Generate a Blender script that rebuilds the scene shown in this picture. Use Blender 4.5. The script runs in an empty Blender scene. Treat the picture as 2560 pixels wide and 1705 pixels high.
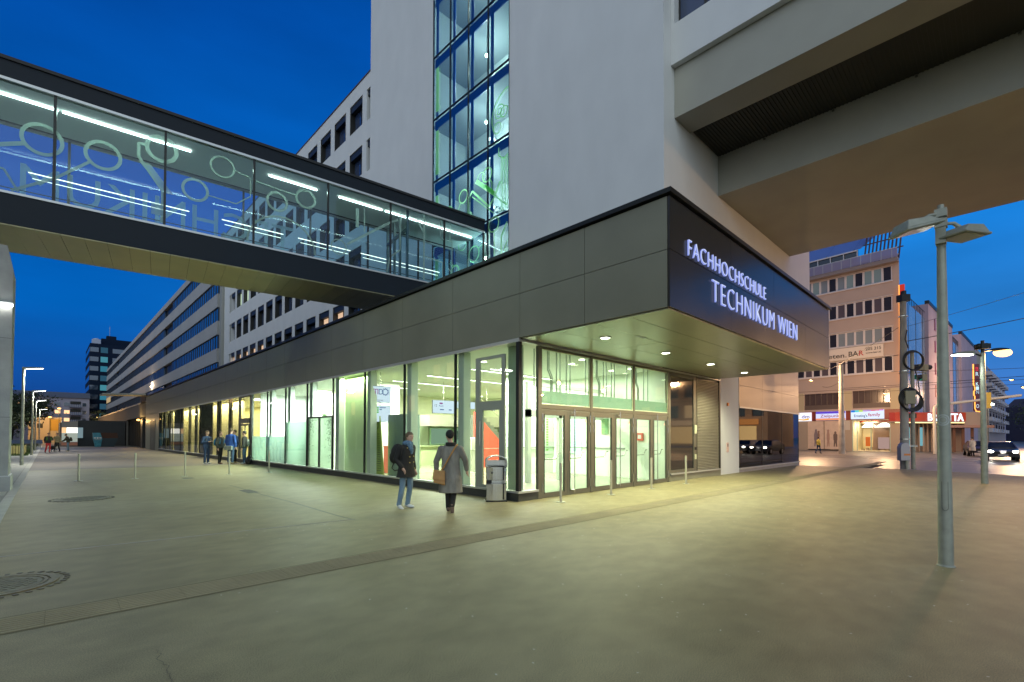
import bpy, bmesh, math, random
from mathutils import Vector, Matrix, noise
random.seed(7)
SC = bpy.context.scene
COL = SC.collection
R = math.radians
# ------------------------------------------------------------------ camera, world, exposure
H = 1.6
_p, _r, _y = 0.0193, 0.0025, 0.8001
_F = Vector((math.cos(_y)*math.cos(_p), math.sin(_y)*math.cos(_p), math.sin(_p)))
_R = Vector((math.sin(_y), -math.cos(_y), 0)); _U = _R.cross(_F)
_R2 = _R*math.cos(_r)+_U*math.sin(_r); _U2 = -_R*math.sin(_r)+_U*math.cos(_r)
cd = bpy.data.cameras.new('camera'); cam = bpy.data.objects.new('camera', cd); COL.objects.link(cam)
cam.matrix_world = Matrix(((_R2.x, _U2.x, -_F.x, 0), (_R2.y, _U2.y, -_F.y, 0), (_R2.z, _U2.z, -_F.z, H), (0, 0, 0, 1)))
cd.sensor_width = 36; cd.lens = 16.787; cd.shift_y = 0.0840; cd.clip_start = 0.05; cd.clip_end = 2000
SC.camera = cam
SC.view_settings.view_transform = 'Standard'; SC.view_settings.look = 'None'
SC.view_settings.exposure = 0.0; SC.view_settings.gamma = 1.0
SC.cycles.use_denoising = True; SC.cycles.max_bounces = 9; SC.cycles.transparent_max_bounces = 24
SC.cycles.diffuse_bounces = 4; SC.cycles.glossy_bounces = 4; SC.cycles.sample_clamp_indirect = 4.0
SC.cycles.caustics_reflective = False; SC.cycles.caustics_refractive = False

def lin(h):
    if not isinstance(h, str): return tuple(h)+((1,) if len(h) == 3 else ())
    v = [int(h[i:i+2], 16)/255 for i in (0, 2, 4)]
    return tuple(c/12.92 if c <= .04045 else ((c+.055)/1.055)**2.4 for c in v)+(1,)

W = bpy.data.worlds.new("World"); SC.world = W; W.use_nodes = True
nt = W.node_tree; nt.nodes.clear()
def N(t, **k):
    n = nt.nodes.new(t)
    for a, b in k.items(): setattr(n, a, b)
    return n
def ramp(n, stops, interp='LINEAR'):
    e = n.color_ramp.elements; n.color_ramp.interpolation = interp
    while len(e) > 1: e.remove(e[-1])
    e[0].position, e[0].color = stops[0][0], lin(stops[0][1])
    for p, c in stops[1:]:
        x = e.new(p); x.color = lin(c)
tc = N('ShaderNodeTexCoord'); sx = N('ShaderNodeSeparateXYZ'); nt.links.new(tc.outputs['Generated'], sx.inputs[0])
# blue-hour sky: darker and deeper towards the left of the street, brighter towards the boulevard
rA = N('ShaderNodeValToRGB'); rB = N('ShaderNodeValToRGB')
nt.links.new(sx.outputs['Z'], rA.inputs[0]); nt.links.new(sx.outputs['Z'], rB.inputs[0])
ramp(rA, [(0.0, '1d3c86'), (.06, '1650a4'), (.2, '0260b8'), (.42, '025ab6'), (.62, '02459c'), (1, '023078')])
ramp(rB, [(0.0, '5a5f9c'), (.05, '4474c0'), (.16, '2f86da'), (.38, '0a7cd8'), (.6, '0060c0'), (1, '023c8c')])
mr = N('ShaderNodeMapRange'); dot = N('ShaderNodeVectorMath', operation='DOT_PRODUCT')
dot.inputs[1].default_value = (0.92, -0.39, 0.0); nt.links.new(tc.outputs['Generated'], dot.inputs[0])
nt.links.new(dot.outputs['Value'], mr.inputs[0]); mr.inputs[1].default_value = -.35; mr.inputs[2].default_value = .8
mx = N('ShaderNodeMix', data_type='RGBA'); nt.links.new(mr.outputs[0], mx.inputs[0])
nt.links.new(rA.outputs[0], mx.inputs[6]); nt.links.new(rB.outputs[0], mx.inputs[7])
# thin cloud veil
cn = N('ShaderNodeTexNoise'); cn.inputs['Scale'].default_value = 2.2; cn.inputs['Detail'].default_value = 5
mp = N('ShaderNodeMapping'); mp.inputs['Scale'].default_value = (1, 1, 3.5)
nt.links.new(tc.outputs['Generated'], mp.inputs[0]); nt.links.new(mp.outputs[0], cn.inputs['Vector'])
cm = N('ShaderNodeMapRange'); cm.inputs[1].default_value = .3; cm.inputs[2].default_value = .75; cm.inputs[3].default_value = .76; cm.inputs[4].default_value = 1.16
nt.links.new(cn.outputs[0], cm.inputs[0])
vm = N('ShaderNodeVectorMath', operation='SCALE'); nt.links.new(mx.outputs[2], vm.inputs[0]); nt.links.new(cm.outputs[0], vm.inputs['Scale'])
# glow added to the sky behind the viewer, to light walls and ground
d2 = N('ShaderNodeVectorMath', operation='DOT_PRODUCT'); d2.inputs[1].default_value = Vector((-.72, -.62, .17)).normalized()
nt.links.new(tc.outputs['Generated'], d2.inputs[0])
gl = N('ShaderNodeMapRange', interpolation_type='SMOOTHSTEP'); gl.inputs[1].default_value = 0.15; gl.inputs[2].default_value = 1.0
nt.links.new(d2.outputs['Value'], gl.inputs[0])
gs = N('ShaderNodeVectorMath', operation='SCALE'); gs.inputs[0].default_value = (1.13, 1.22, 1.0)
nt.links.new(gl.outputs[0], gs.inputs['Scale'])
ad = N('ShaderNodeVectorMath', operation='ADD'); nt.links.new(vm.outputs[0], ad.inputs[0]); nt.links.new(gs.outputs[0], ad.inputs[1])
bg = N('ShaderNodeBackground'); bg.inputs[1].default_value = 1.0
nt.links.new(ad.outputs[0], bg.inputs[0]); wo = N('ShaderNodeOutputWorld'); nt.links.new(bg.outputs[0], wo.inputs[0])

# ------------------------------------------------------------------ materials
MATS = {}
def mat(name, col, rough=.6, metal=0.0, nscale=0, namt=.12, bump=0, bscale=60, stretch=(1, 1, 1), emit=None, estr=0, coat=0, spec=.5, ncol=None):
    if name in MATS: return MATS[name]
    m = bpy.data.materials.new(name); m.use_nodes = True; t = m.node_tree; b = t.nodes['Principled BSDF']
    b.inputs['Base Color'].default_value = lin(col); b.inputs['Roughness'].default_value = rough
    b.inputs['Metallic'].default_value = metal; b.inputs['Coat Weight'].default_value = coat
    b.inputs['Specular IOR Level'].default_value = spec
    if nscale or bump:
        tc = t.nodes.new('ShaderNodeTexCoord'); mp = t.nodes.new('ShaderNodeMapping'); mp.inputs['Scale'].default_value = stretch
        t.links.new(tc.outputs['Object'], mp.inputs[0])
    if nscale:
        n = t.nodes.new('ShaderNodeTexNoise'); n.inputs['Scale'].default_value = nscale; n.inputs['Detail'].default_value = 6
        t.links.new(mp.outputs[0], n.inputs['Vector'])
        r = t.nodes.new('ShaderNodeMapRange'); r.inputs[1].default_value = .3; r.inputs[2].default_value = .7
        t.links.new(n.outputs[0], r.inputs[0])
        mx = t.nodes.new('ShaderNodeMix'); mx.data_type = 'RGBA'
        c = lin(col); mx.inputs[6].default_value = tuple(v*(1-namt) for v in c[:3])+(1,)
        mx.inputs[7].default_value = lin(ncol) if ncol else tuple(min(1, v*(1+namt)) for v in c[:3])+(1,)
        t.links.new(r.outputs[0], mx.inputs[0]); t.links.new(mx.outputs[2], b.inputs['Base Color'])
        r2 = t.nodes.new('ShaderNodeMapRange'); r2.inputs[3].default_value = max(0, rough-.08); r2.inputs[4].default_value = min(1, rough+.08)
        t.links.new(n.outputs[0], r2.inputs[0]); t.links.new(r2.outputs[0], b.inputs['Roughness'])
    if bump:
        n2 = t.nodes.new('ShaderNodeTexNoise'); n2.inputs['Scale'].default_value = bscale; n2.inputs['Detail'].default_value = 4
        t.links.new(mp.outputs[0], n2.inputs['Vector']); bp = t.nodes.new('ShaderNodeBump'); bp.inputs['Strength'].default_value = bump
        bp.inputs['Distance'].default_value = .02
        t.links.new(n2.outputs[0], bp.inputs['Height']); t.links.new(bp.outputs[0], b.inputs['Normal'])
    if emit is not None:
        b.inputs['Emission Color'].default_value = lin(emit); b.inputs['Emission Strength'].default_value = estr
    MATS[name] = m; return m
def emis(name, col, s):
    if name in MATS: return MATS[name]
    m = bpy.data.materials.new(name); m.use_nodes = True; t = m.node_tree; t.nodes.clear()
    e = t.nodes.new('ShaderNodeEmission'); e.inputs[0].default_value = lin(col); e.inputs[1].default_value = s
    o = t.nodes.new('ShaderNodeOutputMaterial'); t.links.new(e.outputs[0], o.inputs[0]); MATS[name] = m
    m.cycles.emission_sampling = 'NONE' if s < 3 else 'AUTO'
    return m
def glass(name, tint=(.86, .93, .89), rough=.0, refl=1.0, ior=1.5):
    if name in MATS: return MATS[name]
    m = bpy.data.materials.new(name); m.use_nodes = True; t = m.node_tree; t.nodes.clear()
    tr = t.nodes.new('ShaderNodeBsdfTransparent'); tr.inputs[0].default_value = lin(tint)
    gl = t.nodes.new('ShaderNodeBsdfGlossy'); gl.inputs['Roughness'].default_value = rough; gl.inputs[0].default_value = (refl, refl, refl, 1)
    fr = t.nodes.new('ShaderNodeFresnel'); ge = t.nodes.new('ShaderNodeNewGeometry')   # thin pane: same reflection from both sides
    ma = t.nodes.new('ShaderNodeMath'); ma.operation = 'MULTIPLY_ADD'; ma.inputs[1].default_value = 1/ior-ior; ma.inputs[2].default_value = ior
    t.links.new(ge.outputs['Backfacing'], ma.inputs[0]); t.links.new(ma.outputs[0], fr.inputs[0])
    mx = t.nodes.new('ShaderNodeMixShader'); t.links.new(fr.outputs[0], mx.inputs[0])
    t.links.new(tr.outputs[0], mx.inputs[1]); t.links.new(gl.outputs[0], mx.inputs[2])
    o = t.nodes.new('ShaderNodeOutputMaterial'); t.links.new(mx.outputs[0], o.inputs[0]); MATS[name] = m; return m
def frosted(name, col, a=.5, transl=.6):
    """printed / sand-blasted film: part see-through, part diffuse and translucent"""
    if name in MATS: return MATS[name]
    m = bpy.data.materials.new(name); m.use_nodes = True; t = m.node_tree; t.nodes.clear()
    tr = t.nodes.new('ShaderNodeBsdfTransparent'); df = t.nodes.new('ShaderNodeBsdfDiffuse'); tl = t.nodes.new('ShaderNodeBsdfTranslucent')
    df.inputs[0].default_value = lin(col); tl.inputs[0].default_value = lin(col)
    m1 = t.nodes.new('ShaderNodeMixShader'); m1.inputs[0].default_value = transl
    t.links.new(df.outputs[0], m1.inputs[1]); t.links.new(tl.outputs[0], m1.inputs[2])
    m2 = t.nodes.new('ShaderNodeMixShader'); m2.inputs[0].default_value = a
    t.links.new(tr.outputs[0], m2.inputs[1]); t.links.new(m1.outputs[0], m2.inputs[2])
    o = t.nodes.new('ShaderNodeOutputMaterial'); t.links.new(m2.outputs[0], o.inputs[0]); MATS[name] = m; return m

M_white = mat('white_render', (.66, .665, .66), .85, nscale=.9, namt=.035, bump=.25, bscale=70, stretch=(1, 1, .5))
M_bronze = mat('bronze_panel', (.205, .205, .155), .42, .15, nscale=.6, namt=.10, bump=.5, bscale=1.1)
M_soffit = mat('soffit_panel', (.36, .36, .26), .32, .4, nscale=.8, namt=.10)
M_dark = mat('dark_metal', (.03, .032, .03), .4, .6)
M_navy = mat('dark_cladding', (.008, .014, .022), .55, 0, nscale=.7, namt=.15, spec=.25)
M_frame = mat('door_frame_grey', (.15, .147, .12), .42, .5, nscale=3, namt=.06)
M_alu = mat('aluminium_trim', (.55, .56, .55), .38, .6)
M_steel = mat('brushed_steel', (.62, .61, .56), .24, 1.0, nscale=14, namt=.03, stretch=(6, 6, .05))
M_conc = mat('fair_faced_concrete', (.34, .345, .33), .85, nscale=2.2, namt=.16, bump=.3, bscale=30)
M_galv = mat('galvanised_pole', (.30, .31, .26), .55, .3, nscale=6, namt=.16)
M_black = mat('black_matt', (.012, .012, .013), .6)
M_rubber = mat('black_cable', (.01, .01, .01), .45)
M_glass = glass('clear_glass', (.91, .95, .92), refl=.6)
M_bglass = glass('bridge_glass', (.74, .88, .93), ior=1.4)
M_dglass = mat('dark_glass', (.012, .014, .016), .04, 0, spec=.9)
M_blueglass = mat('blue_reflecting_glass', (.02, .03, .04), .03, .0, spec=1.0, coat=.6)
M_decal = frosted('frosted_print', (.75, .95, .82), .55)
M_frost = frosted('frosted_film', (.64, .80, .72), .9, .72)
M_tube = emis('light_tube', 'fbffe8', 9)
M_int = mat('interior_white', (.72, .74, .66), .8)
M_intg = mat('interior_grey', (.30, .33, .29), .7)

# ------------------------------------------------------------------ mesh helpers
class MB:
    def __init__(s): s.v = []; s.f = []; s.sm = []
    def add(s, vs, fs, smooth=False):
        b = len(s.v); s.v += [Vector(v) for v in vs]
        for f in fs: s.f.append([b+i for i in f]); s.sm.append(smooth)
        return s
    def box(s, x0, x1, y0, y1, z0, z1):
        x0, x1 = min(x0, x1), max(x0, x1); y0, y1 = min(y0, y1), max(y0, y1); z0, z1 = min(z0, z1), max(z0, z1)
        return s.add([(x0, y0, z0), (x1, y0, z0), (x1, y1, z0), (x0, y1, z0), (x0, y0, z1), (x1, y0, z1), (x1, y1, z1), (x0, y1, z1)],
                     [(0, 3, 2, 1), (4, 5, 6, 7), (0, 1, 5, 4), (1, 2, 6, 5), (2, 3, 7, 6), (3, 0, 4, 7)])
    def hexa(s, p): return s.add(p, [(0, 3, 2, 1), (4, 5, 6, 7), (0, 1, 5, 4), (1, 2, 6, 5), (2, 3, 7, 6), (3, 0, 4, 7)])
    def quad(s, *p): return s.add(p, [tuple(range(len(p)))])
    def prism(s, poly, a, b, axis='z'):
        n = len(poly)
        def P(q, h):
            return {'z': (q[0], q[1], h), 'y': (q[0], h, q[1]), 'x': (h, q[0], q[1])}[axis]
        vs = [P(q, a) for q in poly]+[P(q, b) for q in poly]
        fs = [tuple(range(n))[::-1], tuple(range(n, 2*n))]+[(i, (i+1) % n, n+(i+1) % n, n+i) for i in range(n)]
        return s.add(vs, fs)
    def tube(s, pts, r, n=10, caps=True):
        pts = [Vector(p) for p in pts]; rs = r if isinstance(r, (list, tuple)) else [r]*len(pts)
        rings = []; prev = None
        for i, p in enumerate(pts):
            d = (pts[min(i+1, len(pts)-1)]-pts[max(i-1, 0)]).normalized()
            ref = prev if prev is not None and abs(prev.dot(d)) < .95 else (Vector((0, 0, 1)) if abs(d.z) < .9 else Vector((1, 0, 0)))
            a = (ref-d*ref.dot(d)).normalized(); b = d.cross(a); prev = a
            rings.append([p+(a*math.cos(2*math.pi*k/n)+b*math.sin(2*math.pi*k/n))*rs[i] for k in range(n)])
        vs = [v for q in rings for v in q]; fs = []
        for i in range(len(rings)-1):
            for k in range(n): fs.append((i*n+k, i*n+(k+1) % n, (i+1)*n+(k+1) % n, (i+1)*n+k))
        s.add(vs, fs, True)
        if caps:
            s.add(rings[0], [tuple(range(n))[::-1]]); s.add(rings[-1], [tuple(range(n))])
        return s
    def cyl(s, x, y, z0, z1, r, r2=None, n=20): return s.tube([(x, y, z0), (x, y, z1)], [r, r if r2 is None else r2], n)
    def ball(s, c, r, nu=14, nv=9):
        r = r if isinstance(r, (tuple, list)) else (r, r, r); vs = []; fs = []
        for j in range(nv+1):
            t = math.pi*j/nv
            for i in range(nu):
                p = 2*math.pi*i/nu; vs.append((c[0]+r[0]*math.sin(t)*math.cos(p), c[1]+r[1]*math.sin(t)*math.sin(p), c[2]+r[2]*math.cos(t)))
        for j in range(nv):
            for i in range(nu): fs.append((j*nu+i, (j+1)*nu+i, (j+1)*nu+(i+1) % nu, j*nu+(i+1) % nu))
        return s.add(vs, fs, True)
    def ring(s, c, r, w, d, ax='x', n=40, a0=0, a1=2*math.pi):
        """flat washer of band width w, thickness d, in the plane normal to ax"""
        full = abs(a1-a0-2*math.pi) < 1e-6; m = n if full else n+1; vs = []; fs = []
        for k in range(m):
            a = a0+(a1-a0)*k/n
            for rr in (r-w/2, r+w/2):
                for h in (-d/2, d/2):
                    u, v = rr*math.cos(a), rr*math.sin(a)
                    vs.append((c[0]+h, c[1]+u, c[2]+v) if ax == 'x' else ((c[0]+u, c[1]+h, c[2]+v) if ax == 'y' else (c[0]+u, c[1]+v, c[2]+h)))
        for k in range(n if full else n):
            a, b = k*4, ((k+1) % m)*4
            if not full and k == m-1: break
            fs += [(a, a+2, b+2, b), (a+1, b+1, b+3, a+3), (a, b, b+1, a+1), (a+2, a+3, b+3, b+2)]
        return s.add(vs, fs)
    def xf(s, m):
        s.v = [m @ v for v in s.v]; return s

def MESH(mb, name, m, parent=None, bevel=0, world=False):
    me = bpy.data.meshes.new(name); vs = mb.v
    if parent is not None and world: inv = parent.matrix_basis.inverted() if parent.parent is None else parent.parent.matrix_basis.inverted(); vs = [inv @ v for v in vs]
    me.from_pydata([tuple(v) for v in vs], [], mb.f)
    me.polygons.foreach_set('use_smooth', mb.sm); me.update()
    if m is not None: me.materials.append(m)
    o = bpy.data.objects.new(name, me); COL.objects.link(o)
    if parent is not None: o.parent = parent
    if bevel:
        b = o.modifiers.new('edge', 'BEVEL'); b.width = bevel; b.segments = 2; b.limit_method = 'ANGLE'; b.angle_limit = R(40)
    return o
MB.build = lambda s, name, m, parent=None, bevel=0: MESH(s, name, m, parent, bevel, False)
MB.w = lambda s, name, m, parent=None, bevel=0: MESH(s, name, m, parent, bevel, True)   # vertices given in world space
def tag(o, label=None, cat=None, group=None, kind=None):
    if label: o['label'] = label
    if cat: o['category'] = cat
    if group: o['group'] = group
    if kind: o['kind'] = kind
    return o
def thing(name, label, cat, loc=(0, 0, 0), rz=0, group=None):
    o = bpy.data.objects.new(name, None); COL.objects.link(o); o.empty_display_size = .3
    o.matrix_basis = Matrix.Translation(Vector(loc)) @ Matrix.Rotation(rz, 4, 'Z')
    return tag(o, label, cat, group)
def dup(root, loc, rz=0, label=None, group=None):
    def cp(o, par):
        c = o.copy(); COL.objects.link(c)
        if par is not None: c.parent = par
        for ch in list(o.children): cp(ch, c)
        return c
    r = cp(root, None)
    r.matrix_basis = Matrix.Translation(Vector(loc)) @ Matrix.Rotation(rz, 4, 'Z')
    if label: r['label'] = label
    if group: r['group'] = group
    return r
def cpart(o, parent, dx=0, dy=0, dz=0):
    c = o.copy(); COL.objects.link(c); c.parent = parent; c.location = (o.location[0]+dx, o.location[1]+dy, o.location[2]+dz)
    for ch in list(o.children):
        g = ch.copy(); COL.objects.link(g); g.parent = c
    return c
def structure(o): o['kind'] = 'structure'; return o
def facade(mb, O, u, n, u0, u1, z0, z1, holes, d):
    """wall sheet with real recessed openings; O origin, u along, n outward normal, holes (ua,ub,za,zb)"""
    O, u, n = Vector(O), Vector(u), Vector(n); up = Vector((0, 0, 1))
    us = sorted({u0, u1, *[h[0] for h in holes], *[h[1] for h in holes]}); zs = sorted({z0, z1, *[h[2] for h in holes], *[h[3] for h in holes]})
    us = [a for a in us if u0 <= a <= u1]; zs = [a for a in zs if z0 <= a <= z1]
    P = lambda a, z, k=0: O+u*a+up*z-n*k
    for i in range(len(us)-1):
        z = 0
        while z < len(zs)-1:
            cu = (us[i]+us[i+1])/2
            inside = lambda zi: any(h[0] < cu < h[1] and h[2] < (zs[zi]+zs[zi+1])/2 < h[3] for h in holes)
            if inside(z): z += 1; continue
            e = z
            while e < len(zs)-1 and not inside(e): e += 1
            mb.quad(P(us[i], zs[z]), P(us[i+1], zs[z]), P(us[i+1], zs[e]), P(us[i], zs[e])); z = e
    for a, b, c, e in holes:
        mb.quad(P(a, c), P(a, e), P(a, e, d), P(a, c, d)); mb.quad(P(b, c), P(b, c, d), P(b, e, d), P(b, e))
        mb.quad(P(a, c), P(a, c, d), P(b, c, d), P(b, c)); mb.quad(P(a, e), P(b, e), P(b, e, d), P(a, e, d))
def text_mb(s, h, depth, width=None, bold=0.0, spacing=1.0):
    """letters in the local XZ plane, cap height h, starting at the origin"""
    c = bpy.data.curves.new('t', 'FONT'); c.body = s; c.size = 1; c.extrude = .5; c.offset = bold; c.space_character = spacing; c.resolution_u = 3
    o = bpy.data.objects.new('t', c); COL.objects.link(o); dg = bpy.context.evaluated_depsgraph_get(); dg.update()
    me = bpy.data.meshes.new_from_object(o.evaluated_get(dg)); mb = MB()
    xs = [v.co.x for v in me.vertices]; x0, x1 = min(xs), max(xs)
    k = h/.70; kx = k if width is None else width/(x1-x0)
    mb.add([((v.co.x-x0)*kx, -v.co.z*depth, v.co.y*k) for v in me.vertices], [tuple(p.vertices) for p in me.polygons])
    bpy.data.objects.remove(o); bpy.data.curves.remove(c); bpy.data.meshes.remove(me); return mb
def light(name, kind, loc, e, col, parent=None, size=.3, sy=None, rot=None, spot=None, radius=.1):
    l = bpy.data.lights.new(name, kind); l.energy = e; l.color = lin(col)[:3]
    if kind == 'AREA':
        l.size = size
        if sy: l.shape = 'RECTANGLE'; l.size_y = sy
    else: l.shadow_soft_size = radius
    if kind == 'SPOT': l.spot_size = R(spot or 120); l.spot_blend = .6
    o = bpy.data.objects.new(name, l); COL.objects.link(o); o.location = loc
    if rot: o.rotation_euler = rot
    if parent is not None:
        m = parent.matrix_basis.inverted() @ Matrix.Translation(Vector(loc)); o.parent = parent; o.location = m.to_translation()
        o.rotation_euler = (m.to_quaternion().to_matrix() @ (o.rotation_euler.to_matrix() if rot else Matrix.Identity(3))).to_euler()
    return o

# ------------------------------------------------------------------ ground, plaza, road
def asphalt(name, c1, c2, c3, rough):
    m = bpy.data.materials.new(name); m.use_nodes = True; t = m.node_tree; b = t.nodes['Principled BSDF']
    tc = t.nodes.new('ShaderNodeTexCoord')
    def noi(sc, st, det=6):
        mp = t.nodes.new('ShaderNodeMapping'); mp.inputs['Scale'].default_value = st; mp.inputs['Rotation'].default_value = (0, 0, R(-40))
        n = t.nodes.new('ShaderNodeTexNoise'); n.inputs['Scale'].default_value = sc; n.inputs['Detail'].default_value = det
        t.links.new(tc.outputs['Object'], mp.inputs[0]); t.links.new(mp.outputs[0], n.inputs['Vector']); return n
    big = noi(.45, (1, 1.2, 1)); strk = noi(2.6, (1, 1.5, 1), 10); fine = noi(120, (1, 1, 1), 3)
    r = t.nodes.new('ShaderNodeValToRGB'); ramp(r, [(.36, c1), (.52, c2), (.66, c3)]); t.links.new(big.outputs[0], r.inputs[0])
    r2 = t.nodes.new('ShaderNodeMapRange'); r2.inputs[1].default_value = .35; r2.inputs[2].default_value = .65; r2.inputs[3].default_value = .87; r2.inputs[4].default_value = 1.09
    t.links.new(strk.outputs[0], r2.inputs[0])
    r3 = t.nodes.new('ShaderNodeMapRange'); r3.inputs[1].default_value = .3; r3.inputs[2].default_value = .7; r3.inputs[3].default_value = .60; r3.inputs[4].default_value = 1.42
    t.links.new(fine.outputs[0], r3.inputs[0])
    mu = t.nodes.new('ShaderNodeMath'); mu.operation = 'MULTIPLY'; t.links.new(r2.outputs[0], mu.inputs[0]); t.links.new(r3.outputs[0], mu.inputs[1])
    s = t.nodes.new('ShaderNodeVectorMath'); s.operation = 'SCALE'; t.links.new(r.outputs[0], s.inputs[0]); t.links.new(mu.outputs[0], s.inputs['Scale'])
    t.links.new(s.outputs[0], b.inputs['Base Color']); b.inputs['Roughness'].default_value = rough; b.inputs['Specular IOR Level'].default_value = .35
    bp = t.nodes.new('ShaderNodeBump'); bp.inputs['Strength'].default_value = .10; bp.inputs['Distance'].default_value = .006
    t.links.new(fine.outputs[0], bp.inputs['Height']); t.links.new(bp.outputs[0], b.inputs['Normal']); MATS[name] = m; return m
M_asph = asphalt('plaza_asphalt', (.218, .190, .096), (.242, .212, .110), (.266, .234, .126), .56)
M_road = asphalt('road_asphalt', (.13, .115, .10), (.155, .135, .115), (.18, .155, .13), .38)
M_stone = mat('kerb_stone', (.36, .35, .31), .75, nscale=3, namt=.15, bump=.2)
M_pave = mat('concrete_paving', (.24, .235, .21), .8, nscale=2, namt=.15, bump=.2)

# the boulevard kerb runs past (30.3,9) (30.6,3) (28.9,-0.6); everything beyond it is 0.12 m lower
g = MB()
KX = [(28.3, -60), (28.3, -3), (28.85, -.56), (30.0, 1.2), (30.6, 3.0), (30.45, 5.6), (30.15, 8.0), (30.15, 9.2), (33.8, 9.2), (33.8, 600), (900, 600), (900, -60)]
g.quad((-700, -60, 0), (28.3, -60, 0), (28.3, -3, 0), (28.85, -.56, 0), (30, 1.2, 0), (30.6, 3, 0), (30.45, 5.6, 0), (30.15, 8, 0), (30.15, 9.2, 0), (33.8, 9.2, 0), (33.8, 600, 0), (-700, 600, 0))
structure(g.build('plaza_ground', M_asph))
g = MB(); g.quad((28.0, -300, -.12), (900, -300, -.12), (900, 700, -.12), (28.0, 700, -.12)); g.quad((-700, -300, -.13), (28.0, -300, -.13), (28.0, -60, -.13), (-700, -60, -.13))
structure(g.build('road', M_road))
g = MB(); edge = KX[1:8]
for a, b in zip(edge[:-1], edge[1:]):
    a, b = Vector(a+(0,)), Vector(b+(0,)); n = Vector(((b-a).y, -(b-a).x, 0)).normalized()
    g.hexa([a-n*.14+Vector((0, 0, -.12)), a+n*.02+Vector((0, 0, -.12)), b+n*.02+Vector((0, 0, -.12)), b-n*.14+Vector((0, 0, -.12)),
            a-n*.14+Vector((0, 0, .006)), a+n*.02+Vector((0, 0, .006)), b+n*.02+Vector((0, 0, .006)), b-n*.14+Vector((0, 0, .006))])
structure(g.build('road_kerb', M_stone))
# road markings on the boulevard
M_mark = mat('road_paint', (.55, .54, .5), .6, nscale=8, namt=.2)
g = MB()
for k in range(9):
    y = -16+k*7.2; g.quad((42, y, -.116), (42.15, y, -.116), (42.15, y+3.4, -.116), (42, y+3.4, -.116))
for k in range(7):
    g.quad((33.0+k*1.0, -5.6, -.116), (33.5+k*1.0, -5.6, -.116), (33.5+k*1.0, -2.6, -.116), (33.0+k*1.0, -2.6, -.116))
structure(g.build('road_markings', M_mark))
g = MB()
M_rail = mat('tram_rail', (.34, .32, .3), .25, 1.0)
for x in (47.0, 48.435, 51.0, 52.435):
    g.box(x-.035, x+.035, -60, 120, -.125, -.112)
structure(g.build('tram_rails', M_rail))
# paved strip behind the left kerb line, with the light kerb stones
g = MB(); g.quad((-30, -2, .004), (-.78, -2, .004), (-.78, 140, .004), (-30, 140, .004)); structure(g.build('side_pavement', M_pave))
g = MB()
for k in range(70):
    y = -2+k*1.5; g.box(-.78, -.60, y+.006, y+1.494, -.02, .016)
structure(g.build('kerb_strip', M_stone))
g = MB()
for k in range(48):
    for j in range(2):
        y = 18.3+k*.8; g.box(-1.6-j*.8+.006, -.8-j*.8-.006, y+.006, y+.794, .004, .010)
structure(g.build('paving_slabs', mat('light_paving', (.33, .325, .29), .8, nscale=4, namt=.15)))
# grass and dark parkland on the left
M_grass = mat('grass', (.05, .085, .02), .9, nscale=3, namt=.35, bump=.6, bscale=60)
g = MB(); g.quad((-30, 52.5, .012), (-1.1, 52.5, .012), (-1.1, 135, .012), (-30, 135, .012)); structure(g.build('lawn', M_grass))
g = MB(); rr = random.Random(3)
for k in range(2600):
    x = -1.15-abs(rr.gauss(0, 2.2)); y = 52.6+abs(rr.gauss(0, 14)); h = rr.uniform(.06, .2); a = rr.uniform(0, 3.1); w = .03
    if x < -12 or y > 120: continue
    g.add([(x-w*math.cos(a), y-w*math.sin(a), .012), (x+w*math.cos(a), y+w*math.sin(a), .012), (x+rr.uniform(-.04, .04), y, h)], [(0, 1, 2)])
tag(g.build('grass_tufts', M_grass), 'short green grass along the edge of the lit plaza', 'grass', kind='stuff')
# ribbed tactile guidance strip (7 ribs, slabs 0.5 m long)
g = MB(); u = Vector((1, -.0115, 0)); nrm = Vector((.0115, 1, 0)); o = Vector((-8, 5.72, 0))
for k in range(92):
    for j in range(8):
        a = o+u*(k*.5+.002)+nrm*(j*.058); b = a+u*.496; h = .004+.0035
        g.hexa([a, b, b+nrm*.034, a+nrm*.034, a+Vector((0, 0, h)), b+Vector((0, 0, h)), b+nrm*.034+Vector((0, 0, h)), a+nrm*.034+Vector((0, 0, h))])
structure(g.build('tactile_path', mat('tactile_stone', (.285, .25, .14), .75, nscale=2, namt=.15)))
g = MB(); a, b = o-nrm*.03, o+u*46-nrm*.03; g.quad(a+Vector((0, 0, .003)), b+Vector((0, 0, .003)), b+nrm*.52+Vector((0, 0, .003)), a+nrm*.52+Vector((0, 0, .003)))
structure(g.build('tactile_bed', mat('tactile_bed', (.175, .152, .08), .85)))
# asphalt joints and patched seams
g = MB()
g.hexa([(-.6, 9.2, 0), (4.25, 8.69, 0), (4.25, 8.705, 0), (-.6, 9.215, 0), (-.6, 9.2, .006), (4.25, 8.69, .006), (4.25, 8.705, .006), (-.6, 9.215, .006)])
structure(g.build('paving_joint', M_stone))
M_seam = mat('bitumen_seam', (.11, .10, .065), .6, nscale=6, namt=.4)
g = MB(); rs = random.Random(11)
def crack(pts, w):
    for (a, b) in zip(pts[:-1], pts[1:]):
        d = Vector((b[0]-a[0], b[1]-a[1], 0)).normalized(); n = Vector((-d.y, d.x, 0))*w
        A, B = Vector((a[0], a[1], .0035)), Vector((b[0], b[1], .0035)); g.quad(A-n, B-n, B+n, A+n)
pts = [(4.2+.02*math.sin(k), 17.4-k*.72+rs.uniform(-.02, .02)) for k in range(13)]; crack(pts, .022)
px_, py_ = .60, 4.42; pts = []
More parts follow.
